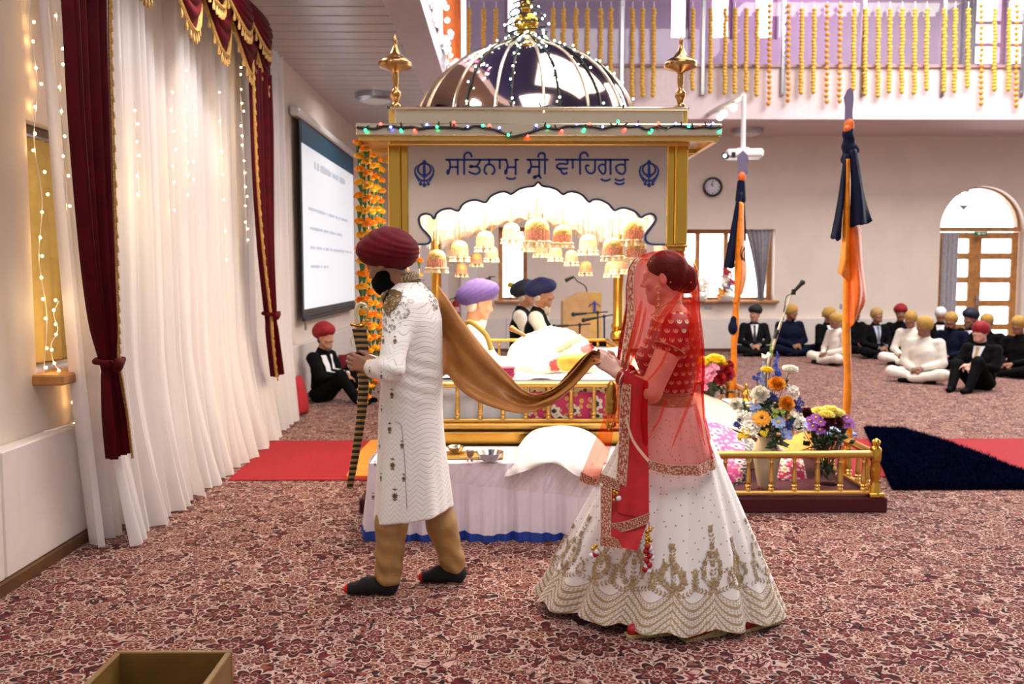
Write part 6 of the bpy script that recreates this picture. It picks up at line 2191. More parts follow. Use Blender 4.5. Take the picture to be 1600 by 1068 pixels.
    if tk == 'turban':
        Sx = SDF(.01); Sx.e(hc - fr[0] * .045 - fr[1] * .01, (.06, .078, .085), .02, Matrix((fr[0], fr[2], fr[1])).transposed()); Sx.build('hair', M_hair if beard is not M_beardg else M_beardg, t)
        turban(hc + fr[1] * .092 - fr[0] * .020, frame_of(lf, -.30), top[1], t, s * 1.02, .009, **dict(dict(tall=1.12), **(tk2 or {})))
    elif tk == 'patka': patka(hc, fr, top[1], t, s * 1.07, .010)
    # shoes / socks
    for i in (0, 1):
        S = SDF(.012); q = an[i]; d_ = (an[i] - kn[i]); d_.z = 0; d_.normalize()
        S.c(V((q.x, q.y, base.z + .045)), V((q.x, q.y, base.z + .035)) + d_ * .15 * s, .042, .032, .02)
        S.build('sock', M_suit, t, disp=fl_)
    return t
sm_ = seated(0, 0, 0, (.86, -.35), M_suit, ('turban', M_tred), 'old man in black with red turban and white scarf, seated at the left wall', M_skin, M_beardgr, 1.0, pose='knees', hands='knee', look=(.75, -.5), loc=(PX(508, 630, -2.22).x, PX(508, 630, -2.22).y, 0))
# his white scarf
bs = sm_.location; f = V((.86, -.35, 0)).normalized(); r = V((f.y, -f.x, 0))
jk = [c for c in sm_.children if c.name.startswith('jacket')][0]; bv = bvh_of(jk)
for sg in (-1, 1):
    def sc(a, b_, sg=sg):
        z = lerp(.26, .585, b_); o_ = V(bs) + f * .8 + r * sg * (lerp(.035, .085, b_) + (a - .5) * .075) + V((0, 0, z))
        h_, n_, _, _ = bv.ray_cast(o_, -f)
        return (h_ if h_ is not None else o_ - f * .72) + f * .012
    m = MB(); m.grid(sc, 7, 16); o = m.build('white_scarf', M_shirt, sm_, True)
# ================================================================== THINGS ON AND BEFORE THE THRONE
def brocade(name, base, f1, f2, f3, scale=9.0, border=None, bw=.12, bcol=('#1d2148', '#b9b2a0')):
    b = NB(name)
    o = b.co('UV')
    q = b.vm('SCALE', o, None, 1.0)
    v = b.vor(q, scale, .75, '2D')
    x, y, _ = b.sep(b.vm('SUBTRACT', q, v['Position']))
    a = b.m('ARCTAN2', y, x); r = b.m('MULTIPLY', b.m('SQRT', b.m('ADD', b.m('MULTIPLY', x, x), b.m('MULTIPLY', y, y))), scale)
    pet = b.m('MULTIPLY_ADD', b.m('ABSOLUTE', b.m('SINE', b.m('MULTIPLY', a, 3.0))), .12, .22)
    t = b.m('DIVIDE', r, pet)
    col = C(base)
    v2 = b.vor(q, scale * 2.7, .9, '2D')
    col = b.mix(b.step(v2['Distance'], .30, .24), col, C(f2))
    col = b.mix(b.step(t, 1.12, 1.04), col, C(base))
    col = b.mix(b.step(t, 1.0, .94), col, C(f1)); col = b.mix(b.step(t, .45, .38), col, C(f3))
    if border:
        u_, v_, _ = b.sep(o)
        e_ = None
        for k, lim in border:
            s_ = u_ if k in 'lr' else v_
            m_ = b.step(s_, lim - .004, lim + .004) if k in 'rt' else b.step(s_, lim + .004, lim - .004)
            e_ = m_ if e_ is None else b.m('MAXIMUM', e_, m_)
        v3 = b.vor(q, scale * 3.4, .9, '2D')
        bc = b.mix(b.step(v3['Distance'], .36, .28), C(bcol[0]), C(bcol[1]))
        col = b.mix(e_, col, bc)
    b.set(col=col, rough=.6, sheen=.2)
    return b.mat
def lattice(name, rows, mt, parent=None, nu=24, nr=8, wav=.0, uvs=1.0, label=None, cat_=None, loc=None, th=.0, grp=None, wf=9.0):
    """cloth through rows of points (each row same count)"""
    cols = list(zip(*rows))
    C_ = [cat(c, nr) for c in cols]
    nv = len(C_[0])
    R_ = [cat([c[j] for c in C_], max(2, nu // (len(cols) - 1))) for j in range(nv)]
    n = len(R_[0])
    m = MB()
    for row in R_: pass
    LN = sum((cols[0][i + 1] - cols[0][i]).length for i in range(len(rows) - 1)); WN = sum((rows[0][i + 1] - rows[0][i]).length for i in range(len(cols) - 1))
    def fn(u, v):
        p = R_[min(int(round(v * (nv - 1))), nv - 1)][min(int(round(u * (n - 1))), n - 1)]
        return p + V((0, -1, .35)) * wav * (math.sin(u * wf + v * 4) + .5 * math.sin(u * wf * 2.3 - v * 6)) * (0.2 + v)
    m.grid(fn, n, nv)
    uv_ = [(i / (n - 1) * WN * uvs, (1 - j / (nv - 1)) * LN * uvs) for j in range(nv) for i in range(n)]
    o = m.build(name, mt, parent, True, uv=uv_, loc=loc if parent is None else None)
    if th:
        md = o.modifiers.new('thickness', 'SOLIDIFY'); md.thickness = th; md.offset = 0
    if label: tag(o, label, cat_, grp)
    return o

ZB = .88
# white bed of the throne
bed = thing('bed', 'white cloth covered bed behind the throne railing', 'bed', (.22, 7.2, .56))
m = MB(); m.box((.22, 6.31, .715), (1.66, .60, .30), bev=.05); m.box((.71, 7.55, .715), (.70, 1.9, .30), bev=.05); m.build('mattress', M_white_cloth, bed, True)
def bz_(u, v):
    x = lerp(-.64, 1.08, u); y = lerp(6.0, 6.62, v)
    return (x, y, ZB - .004 + .010 * math.sin(x * 9 + y * 5) + .008 * math.sin(x * 21 - y * 11))
m = MB(); m.grid(bz_, 40, 10); m.grid(lambda u, v: V(bz_(lerp(.58, 1, u), 0)) + V((0, lerp(.60, 2.48, v), .002)), 14, 24); m.grid(lambda u, v: (lerp(-.64, 1.08, u), 5.985 - .012 * abs(math.sin(u * 30)) * v, lerp(ZB, .60, v)), 60, 6); m.build('white_sheet', M_white_cloth, bed, True)
M_pinkb = brocade('pink_brocade', '#c9285c', '#efe0c2', '#d7a94a', '#1c1626', 8.0, [('t', .235), ('b', .045)], bcol=('#e6c98a', '#3a2a1c'))
lattice('pink_brocade_cloth', [[P(827, 600, 5.965), P(890, 600, 5.955), P(956, 600, 5.965)], [P(826, 640, 5.955), P(890, 640, 5.945), P(957, 640, 5.955)], [P(823, 666, 5.95), P(890, 661, 5.94), P(957, 659, 5.95)]], M_pinkb, None, 24, 6, .003, 1.0,
        'pink flowered brocade cloth hung behind the throne railing, above the white bundle on the table', 'cloth', loc=P(890, 664, 5.95))
# covered scripture: mound of cloths
S = SDF(.014)
S.e(P(862, 560, 6.75), (.34, .30, .22), .06); S.e(P(835, 572, 6.55), (.22, .2, .13), .06); S.e(P(905, 572, 6.6), (.22, .2, .12), .06); S.e(P(870, 540, 6.9), (.2, .2, .14), .06)
def mound(v):
    n_ = (np.sin(v[:, 0] * 26 + v[:, 2] * 31) + np.sin(v[:, 1] * 23 - v[:, 0] * 37) + .6 * np.sin(v[:, 0] * 60 + v[:, 1] * 40)) * .007
    v = v + np.stack([n_ * .3, -n_, n_], 1); v[:, 2] = np.maximum(v[:, 2], ZB - .005); return v
md_ = tag(S.build('covered_scripture', mat('white_flowered_cover', '#f2e6dc', .8, 0, .04, 14), None, loc=P(862, 590, 6.75), disp=mound), 'heap of white cloths covering the scripture on the throne', 'cloth heap')
mb = bvh_of(md_)
M_rose = mat('rose_print', '#c4464a', .7, 0, .3, 30)
for nm_, poly, lb in (('printed_cloth', [(858, 566), (884, 552), (890, 561), (872, 577), (860, 578)], 'red rose printed cloth folded on the white heap of the throne'),
                      ('printed_cloth', [(905, 545), (924, 535), (930, 544), (915, 556)], 'small red printed cloth at the right of the white heap on the throne'),
                      ('embroidered_band', [(866, 545), (905, 524), (909, 529), (870, 551)], 'gold embroidered band lying across the top of the white heap')):
    m = MB(); patch(m, poly, mb, .012, 2.0, 6.5)
    o = m.build(nm_, M_rose if nm_ == 'printed_cloth' else mat('pale_gold_band', '#d8b98a', .6, 0, .2, 80), None, True, loc=on(mb, poly[0][0], poly[0][1], .012, 6.5)); tag(o, lb, 'cloth')
S = SDF(.012); S.c(P(884, 566, 6.2), P(914, 564, 6.25), .062, .058, .02)
tag(S.build('yellow_bolster', mat('yellow_silk', '#e6c14a', .5, 0, .08, 12), None, loc=P(899, 580, 6.2)), 'short yellow bolster on the throne bed, left of the hands of the bride', 'cushion')
m = MB()
for i in range(4): m.box(P(789, 586 - i * 4, 6.15) + V((.006 * (i % 2), 0, 0)), (.13 - .01 * i, .12, .017), rz=.1 * i, bev=.006)
tag(m.build('folded_cloth', brocade('magenta_print', '#a81e52', '#f0d6d0', '#d9709a', '#5c0f2c', 16), None, loc=P(789, 590, 6.15)), 'small folded magenta cloth on the white bed beside the sash', 'cloth')

# scripture reader with purple turban
M_kurta = mat('white_kurta', '#f1ece4', .75, 0, .02)
seated(0, 0, 0, (1, -.1), M_kurta, ('turban', M_tpur), 'old man in white with a purple turban and long beard, seated inside the throne', M_skin, M_beardg, 1.0, look=(1, .2), tilt=.25, hands='fore', legs=M_kurta, tk2=dict(long=1.22, tall=1.0), waist=.2, loc=(P(745, 500, 7.2).x, 7.2, .555), blen=.12)
m = MB()
c0 = P(742, 505, 7.1)
m.tube(cat([c0 + V((-.10, -.10, -.03)), c0 + V((-.04, -.14, .02)), c0 + V((.04, -.15, -.03)), c0 + V((.10, -.15, -.10)), c0 + V((.13, -.15, -.20))], 6), .020, 8)
tag(m.build('yellow_scarf', mat('ochre_scarf', '#8f7a30', .85), None, True, loc=c0), 'ochre scarf round the shoulders of the man in the purple turban', 'scarf')
fw = thing('fly_whisk', 'fly whisk with a brown knobbed handle held by the man in the purple turban', 'whisk', P(822, 535, 6.7))
m = MB(); a, b_ = P(800, 513, 6.72), P(836, 533, 6.66)
m.tube([a, lerp(a, b_, .12), lerp(a, b_, .3), lerp(a, b_, 1)], [.018, .020, .013, .015], 12); m.ball(a, .024, 12, 8); m.build('handle', mat('turned_wood', '#8a5f34', .4, .2), fw, True)
S = SDF(.012); S.c(b_, b_ + V((.22, .02, -.05)), .025, .055, .02); S.build('hair_tuft', M_beardg, fw)

# musicians beyond the throne
st = thing('stage', 'low white covered stage behind the throne where the musicians sit', 'stage', (.6, 11.0, 0))
m = MB(); m.box((.6, 11.05, .24), (2.6, 1.9, .48), bev=.03); m.build('platform_box', M_white_cloth, st)
seated(0, 0, 0, (1, -.15), M_kurta, ('turban', M_tblue), 'musician in black waistcoat and blue turban, white beard, nearer of two', M_skin, M_beardg, 1.08, look=(1, -.05), hands='fore', legs=M_kurta, tk2=dict(long=1.2, tall=1.0), vest=M_suit, loc=(P(846, 470, 10.35).x, 10.35, .48), blen=.10)
seated(0, 0, 0, (1, -.15), M_kurta, ('turban', M_tnavy), 'musician in black waistcoat half hidden behind the one in the blue turban', M_skin, M_beardg, 1.05, look=(1, .1), hands='fore', legs=M_kurta, tk2=dict(long=1.2, tall=1.0), vest=M_suit, loc=(P(833, 470, 11.1).x - .10, 11.1, .48))
hm = thing('harmonium', 'brown harmonium on the stage before the musicians', 'harmonium', P(915, 530, 10.2))
c0 = P(915, 527, 10.2)
m = MB(); m.box((c0.x + .05, 10.2, .48 + .13), (.5, .30, .26), bev=.01); m.build('case', mat('dark_red_wood', '#4a2216', .35, 0, .15, 8), hm)
m = MB()
for i in range(14): m.box((c0.x - .15 + i * .03, 10.06, .75), (.026, .10, .02), bev=.003)
m.build('keys', M_wplas, hm)
m = MB(); m.box((c0.x + .05, 10.36, .72), (.46, .03, .22), rz=0.02); m.build('bellows', M_suit2, hm)
def mic_stand(name, label, base, top, tip, Yt=None, mt=M_black, hd=.028):
    t = thing(name, label, 'microphone stand', base)
    m = MB()
    for k in range(3):
        a = k * 2.1 + .4; m.cyl(base + V((0, 0, .12)), base + V((.22 * math.cos(a), .22 * math.sin(a), .01)), .008, seg=8)
    m.build('tripod_feet', mt, t)
    m = MB(); m.cyl(base + V((0, 0, .10)), top, .010, seg=10); m.ball(top, .022, 10, 8); m.build('pole', mt, t)
    m = MB(); d = (tip - top).normalized(); m.cyl(top - d * .12, tip - d * .12, .008, seg=8); m.build('boom', mt, t)
    m = MB(); m.cyl(tip - d * .16, tip, .013, .02, seg=12); m.ball(tip, hd, 12, 8); m.build('microphone', M_black, t, True)
    return t
mic_stand('microphone_stand', 'black boom microphone pointing at the beard of the nearer musician', V((P(905, 480, 10.05).x, 10.05, .48)), P(906, 507, 10.05), P(866, 510, 10.05))
mic_stand('microphone_stand', 'black boom microphone reaching from the rear gold column toward the harmonium', V((P(935, 480, 10.6).x, 10.6, .48)), P(934, 488, 10.6), P(896, 491, 10.6))
mic_stand('microphone_stand', 'black microphone stand with a level boom crossing behind the rear gold column', V((P(945, 480, 10.45).x, 10.45, .48)), P(944, 494, 10.45), P(912, 500, 10.45))

# lectern
lc = thing('lectern', 'pale wooden lectern with a blue emblem behind the musicians', 'lectern', (P(910, 500, 11.9).x, 12.2, 0))
M_pale = mat('pale_beech', '#c39a68', .5, 0, .06, 6)
m = MB(); m.prism([P(880, 471, 12.0), P(907, 457, 12.0), P(921, 457, 12.0), P(921, 560, 12.0), P(880, 560, 12.0)], (0, .5, 0)); m.build('side_panel', M_pale, lc)
m = MB(); m.prism([P(918, 456, 12.02), P(940, 457, 12.02), P(940, 560, 12.02), P(918, 560, 12.02)], (0, .5, 0)); m.build('front_panel', mat('gold_beech', '#cda25c', .45, 0, .06, 6), lc)
m = MB(); m.box(P(929, 479, 12.0), (.03, .02, .15)); m.tube([P(929, 484, 12.0) + V((.09 * math.cos(a), 0, .09 * math.sin(a))) for a in [PI * .15 + PI * .7 * i / 12 for i in range(13)]], .008, 6); m.build('blue_emblem', M_bluevinyl, lc)
gn = thing('gooseneck_microphone', 'thin gooseneck microphone rising from the lectern', 'microphone', P(917, 457, 12.2))
m = MB(); m.tube(cat([P(917, 459, 12.2), P(916, 450, 12.2), P(911, 444, 12.2), P(903, 440, 12.2), P(897, 433, 12.2)], 6), .008, 6); m.build('neck', M_suit2, gn)
m = MB(); m.cyl(P(897, 432, 12.2), P(886, 437, 12.2), .016, .026, 10); m.ball(P(885.5, 437.3, 12.2), .028, 10, 8); m.build('microphone', M_black, gn, True)
# extinguishers
def extinguisher(px, py0, py1, label, body, Y=18.0):
    b_ = P(px, py1, Y); h_ = P(px, py0, Y).z - b_.z
    t = thing('fire_extinguisher', label, 'fire extinguisher', b_)
    m = MB(); r_ = h_ * .17; m.lathe(b_, [(r_ * .9, 0), (r_, .02), (r_, h_ * .68), (r_ * .8, h_ * .76), (r_ * .35, h_ * .82), (r_ * .3, h_ * .9)], 16); m.build('cylinder', body, t, True)
    m = MB(); m.box(b_ + V((0, 0, h_ * .93)), (.05, .04, .05)); m.box(b_ + V((.05, 0, h_ * 1.0)), (.12, .02, .02)); m.tube(cat([b_ + V((-.02, 0, h_ * .92)), b_ + V((-r_ * 1.6, 0, h_ * .85)), b_ + V((-r_ * 1.9, 0, h_ * .6))], 5), .012, 6); m.build('valve_and_hose', M_black, t)
    m = MB(); m.lathe(b_ + V((0, 0, h_ * .3)), [(r_ * 1.01, 0), (r_ * 1.01, h_ * .22)], 16, cap=False); m.build('label', mat('pink_label', '#d9a0a0', .5), t, True)
extinguisher(712, 463, 497, 'red fire extinguisher on the back wall between the groom and the purple turban', M_tred, 17.85)
extinguisher(765, 432, 462, 'fire extinguisher with a dark side, hung higher beside the lit window', mat('dark_red_paint', '#6e1c20', .3))
# sill flower
sv = thing('flower_vase', 'small glass vase with one yellow flower on the sill of the lit window', 'vase', P(798, 468, 18.2))
m = MB(); m.lathe(P(798, 468, 18.15), [(.05, 0), (.05, .2), (.035, .25)], 10); m.build('vase', M_glass, sv, True)
m = MB(); m.cyl(P(798, 468, 18.15), P(798, 448, 18.15), .012, seg=6); m.build('stem', M_green, sv)
m = MB(); ruffle_bloom(m, P(798, 447, 18.15), .11, 30); m.build('bloom', mat('yellow_petal', '#f2d228', .6), sv)

# ---------------------------------------------------------------- the table before the throne
TX0, TX1, TY0, TY1, TZ = P(579, 722, 5.3).x, 1.03, 5.30, 5.80, P(700, 724, 5.3).z
tb = thing('table', 'long table before the throne, hidden by its white cloth', 'table', ((TX0 + TX1) / 2, 5.55, 0))
m = MB(); m.box(((TX0 + TX1) / 2, 5.55, TZ - .03), (TX1 - TX0 - .06, .44, .03), bev=.005); m.build('tabletop', M_pale, tb)
for x in (TX0 + .08, TX1 - .08):
    for y in (5.40, 5.70):
        m = MB(); m.cyl((x, y, 0), (x, y, TZ - .04), .018, seg=10); m.build('leg', M_steel, tb)
tc_ = thing('tablecloth', 'white pleated tablecloth with a blue hem on the table before the throne', 'tablecloth', ((TX0 + TX1) / 2, 5.55, TZ))
def edge(u):
    """walk round front and left/right sides"""
    L1, L2, L3 = .5, TX1 - TX0, .5
    d = u * (L1 + L2 + L3)
    if d < L1: return V((TX0, lerp(TY1, TY0, d / L1), 0)), V((-1, 0, 0))
    if d < L1 + L2: return V((TX0 + (d - L1), TY0, 0)), V((0, -1, 0))
    return V((TX1, lerp(TY0, TY1, (d - L1 - L2) / L3), 0)), V((1, 0, 0))
def skirt_t(u, v, lo=.03, hi=None):
    p, n_ = edge(u)
    if abs(u * 2.84 - .5) < .06: n_ = V((-.7, -.7, 0))
    k = 1.2 * abs(math.sin(u * 92)) - .5 + .7 * math.sin(u * 61 + 1) + .4 * math.sin(u * 247)
    s_ = v
    out = .014 + .040 * (.25 + .75 * s_) * (k * .6 + .5) + .02 * s_
    q = p + n_ * out
    return V((q.x, q.y, lerp(TZ + .004, lo, v) + (.010 * math.sin(u * 40) * s_)))
NUt = 520
m = MB()
m.box(((TX0 + TX1) / 2, 5.55, TZ - .004), (TX1 - TX0 + .02, .52, .022), bev=.009)
m.grid(lambda u, v: skirt_t(u, v), NUt, 12)
m.build('white_cloth', mat('table_linen', '#e6dce8', .8, 0, .02), tc_, True, auto=60)
m = MB(); m.grid(lambda u, v: skirt_t(u, lerp(.955, 1.09, v)) + edge(u)[1] * .004, NUt, 3); m.build('blue_hem', mat('blue_hem_cloth', '#1a3f9c', .7), tc_, True)
ps = MB(); ps.grid(lambda u, v: V((lerp(P(695, 730, 5.24).x, P(925, 730, 5.24).x, u), 5.222 - .012 * math.sin(u * 31) - .010 * math.sin(u * 75 + v * 9) - .02 * v, lerp(TZ + .014, P(0, lerp(752, 778, u), 5.24).z, v))), 60, 12)
def plast():
    b = NB('clear_plastic_sheet')
    tr = b.n('ShaderNodeBsdfTransparent'); tr.inputs[0].default_value = (.97, .96, .98, 1)
    gl = b.n('ShaderNodeBsdfGlossy'); gl.inputs['Roughness'].default_value = .08
    mx = b.n('ShaderNodeMixShader'); mx.inputs[0].default_value = .12
    b.t.links.new(tr.outputs[0], mx.inputs[1]); b.t.links.new(gl.outputs[0], mx.inputs[2]); b.t.links.new(mx.outputs[0], b.out.inputs[0])
    return b.mat
tag(ps.build('plastic_sheet', plast(), None, True, loc=P(810, 724, 5.23)), 'clear plastic sheet hanging over the front of the white tablecloth', 'plastic sheet')
zt_ = TZ + .008
def tray(px, py, w, d, label):
    c = G(px, py, zt_); c.z = zt_
    m = MB(); m.box(c + V((0, 0, .004)), (w, d, .006), bev=.002)
    for sx in (-1, 1): m.box(c + V((sx * w / 2, 0, .010)), (.008, d, .016), bev=.003)
    for sy in (-1, 1): m.box(c + V((0, sy * d / 2, .010)), (w, .008, .016), bev=.003)
    return tag(m.build('tray', M_gold2, None, False, loc=c), label, 'tray')
tray(735, 713, .40, .17, 'long gilt tray on the white table, carrying the steel bowl')
def bowl(px, py, r, label, name='steel_bowl', Yz=zt_ + .012, mt=None):
    c = G(px, py, Yz); c.z = Yz
    m = MB(); m.lathe(c, [(r * .5, 0), (r * .55, .006), (r * .8, r * .28), (r, r * .62), (r * 1.04, r * .64), (r * .97, r * .60), (r * .75, r * .28), (r * .4, .012), (.003, .010)], 28)
    return tag(m.build(name, mt or metal('steel_' + str(px), '#c8c4c0', .12), None, True, loc=c), label, 'bowl')
bowl(765, 719, .082, 'polished steel bowl on the gilt tray on the table')
bowl(712, 706, .055, 'small shallow steel dish at the left of the gilt tray', 'steel_dish')
cp = thing('silver_cup', 'small ornate silver cup left of the steel bowl on the table', 'cup', G(734, 720, zt_ + .012))
c0 = G(734, 720, zt_ + .012)
m = MB(); m.lathe(c0, [(.022, 0), (.012, .012), (.010, .022), (.022, .032), (.026, .05), (.028, .062), (.024, .062), (.02, .04), (.002, .034)], 18); m.build('cup', M_silv, cp, True)
m = MB(); m.ball(c0 + V((0, 0, .066)), (.02, .02, .012), 10, 6); m.build('contents', M_beardg, cp, True)
# white bundle: covered food under a sheet
bt = thing('covered_dish', 'white sheet draped over a dish on the right of the table, corners hanging in front', 'covered dish', P(860, 722, 5.45))
S = SDF(.012); c0 = P(872, 692, 5.56); S.e((c0.x, 5.56, TZ + .06), (.22, .13, .085), .05); S.build('dish', M_steel, bt)
rws = [[P(808, 700, 5.74), P(835, 672, 5.72), P(880, 667, 5.70), P(922, 676, 5.72), P(952, 705, 5.74)],
       [P(802, 712, 5.56), P(828, 678, 5.56), P(880, 667, 5.56), P(926, 679, 5.56), P(956, 712, 5.56)],
       [P(797, 722, 5.40), P(822, 694, 5.40), P(872, 692, 5.38), P(925, 697, 5.40), P(955, 722, 5.40)],
       [P(791, 737, 5.26), P(815, 726, 5.24), P(864, 716, 5.235), P(908, 728, 5.23), P(950, 730, 5.24)],
       [P(786, 745, 5.225), P(815, 738, 5.215), P(864, 722, 5.21), P(906, 745, 5.20), P(950, 738, 5.215)]]
lattice('white_sheet', rws, M_white_cloth, bt, 40, 8, .012, th=.003, wf=14)
# ================================================================== RIGHT SIDE: CLOTHS, FLOWERS, FLAGS, RUG
M_pb = brocade('magenta_brocade', '#d43a86', '#f2d7c4', '#e0a9b8', '#2a2146', 7.0, [('r', .40), ('b', .13)], bcol=('#1b1d3e', '#b8b098'))
M_pb2 = brocade('crimson_brocade', '#c02458', '#f4ead8', '#e6c7ba', '#d5b26a', 10.0, [('b', .14)], bcol=('#1b1f4a', '#cfd0d0'))
M_peach = brocade('peach_brocade', '#eebf9d', '#f6e2cf', '#e29d92', '#c5803c', 8.0)
ds = thing('display_stand', 'low sloping stand on the platform, hidden by brocade cloths', 'stand', (1.75, 7.2, .1))
def z_at(py, Y): return P(800, py, Y).z
m = MB(); m.prism([(1.42, 6.75, .1), (1.42, 6.75, .26), (1.42, 8.6, .40), (1.42, 8.6, .1)], (.55, 0, 0)); m.build('stand_body', mat('peach_cloth', '#e8bd98', .7, 0, .1, 9), ds)
lattice('peach_brocade_cloth', [[P(1078, 612, 8.7), P(1110, 618, 8.7), P(1165, 645, 8.6)], [P(1086, 640, 7.8), P(1125, 648, 7.7), P(1190, 672, 7.5)], [P(1088, 655, 7.2), P(1140, 668, 7.1), P(1215, 695, 6.9)]], M_peach, None, 24, 6, .006, 1.0,
        'pale peach brocade cloth over the back of the sloping stand beside the bride', 'cloth', loc=P(1125, 650, 7.7), th=.004)
lattice('magenta_brocade_cloth', [[P(1086, 650, 7.15), P(1130, 664, 7.05), P(1176, 690, 6.95)], [P(1092, 680, 6.6), P(1130, 694, 6.55), P(1178, 706, 6.5)], [P(1100, 722, 6.35), P(1135, 730, 6.30), P(1172, 728, 6.32)], [P(1118, 768, 6.28), P(1145, 765, 6.22), P(1170, 752, 6.28)]], M_pb, None, 24, 6, .012, 1.0,
        'magenta brocade cloth with dark silver border, draped between the bride and the cream vase', 'cloth', loc=P(1140, 740, 6.3), th=.004)
lattice('crimson_brocade_cloth', [[P(1196, 690, 6.75), P(1220, 695, 6.72), P(1250, 706, 6.7)], [P(1200, 715, 6.5), P(1222, 718, 6.46), P(1256, 722, 6.46)], [P(1205, 742, 6.42), P(1226, 745, 6.38), P(1262, 748, 6.4)], [P(1212, 760, 6.40), P(1232, 764, 6.36), P(1266, 766, 6.38)]], M_pb2, None, 24, 6, .008, 1.0,
        'crimson flowered brocade with navy border hanging between the cream vase and the glass vase', 'cloth', loc=P(1230, 740, 6.4), th=.004)
yb_ = thing('yellow_folding_stand', 'yellow folded book stand lying on the cloths left of the glass vase', 'book stand', P(1248, 700, 6.62))
for i, (dy, rz) in enumerate(((0, .25), (.07, .25))):
    m = MB(); c0 = P(1245 + 6 * i, 688 + 7 * i, 6.70 - .06 * i); m.box(c0, (.26, .12, .018), M=Matrix.Rotation(-.35, 3, 'Y') @ Matrix.Rotation(.5, 3, 'X'), bev=.005); m.build('board', mat('yellow_varnish', '#e8a53a', .4, 0, .08), yb_)
# gilt stool with offerings further back
gs = thing('gilt_stool', 'small gilt stool with a white top behind the cream vase', 'stool', P(1160, 645, 8.9))
c0 = P(1160, 640, 8.9)
m = MB(); m.box((c0.x, 8.9, c0.z + .06), (.42, .36, .03), bev=.01); m.build('top', M_gold2, gs)
for sx in (-1, 1):
    for sy in (-1, 1):
        m = MB(); m.lathe((c0.x + sx * .17, 8.9 + sy * .14, .1), [(.02, 0), (.03, .03), (.018, .06), (.025, c0.z - .06)], 10); m.build('leg', M_gold, gs, True)
m = MB(); m.box((c0.x, 8.9, c0.z + .085), (.36, .30, .02), bev=.008); tag(m.build('white_cloth', M_white_cloth, None, False, loc=(c0.x, 8.9, c0.z + .085)), 'folded white cloth on the gilt stool', 'cloth')
m = MB(); m.lathe((c0.x + .02, 8.85, c0.z + .097), [(.05, 0), (.03, .02), (.02, .05), (.035, .08), (.02, .11), (.012, .14), (.018, .16), (.003, .18)], 14); tag(m.build('brass_ornament', M_gold, None, True, loc=(c0.x + .02, 8.85, c0.z + .1)), 'small brass ornament standing on the white cloth of the gilt stool', 'ornament')

# flowers
def pm(name, col): return mat(name, col, .65, 0, .1, 60)
F_or, F_wh, F_bl, F_nv, F_lb, F_ye, F_pu, F_mr, F_pk, F_rd, F_lg, F_cy = (pm('orange_petals', '#f0a01c'), pm('white_petals', '#f1ecdc'), pm('blue_petals', '#3f5cc0'), pm('navy_petals', '#1c2a7c'), pm('pale_blue_petals', '#9fb4e6'), pm('yellow_petals', '#f2d42a'),
    pm('purple_petals', '#8c3aa0'), pm('maroon_petals', '#570d1c'), pm('pink_petals', '#e888a8'), pm('red_petals', '#a8142c'), pm('lime_leaves', '#9fb84a'), pm('cream_yellow_petals', '#f4e478'))
M_leaf = mat('dark_leaf', '#20401c', .5, 0, .2, 30)
M_seed = mat('flower_centre', '#5a3a12', .8, 0, .2, 90)
def daisy(m, c, r, d, n=14, cup=.25, w=.34):
    d, u, w_ = basis(d)
    for k in range(n):
        a = k * 2 * PI / n + R.uniform(-.1, .1); e_ = u * math.cos(a) + w_ * math.sin(a); t_ = d.cross(e_)
        l = r * R.uniform(.88, 1.05)
        p0, p1, p2 = c + e_ * r * .12, c + e_ * l * .6 + d * l * cup, c + e_ * l + d * l * cup * .6
        m.add([p0 - t_ * r * .05, p0 + t_ * r * .05, p1 + t_ * r * w * .5, p2 + t_ * r * w * .25, p2 - t_ * r * w * .25, p1 - t_ * r * w * .5], [(0, 1, 2, 5), (5, 2, 3, 4)])
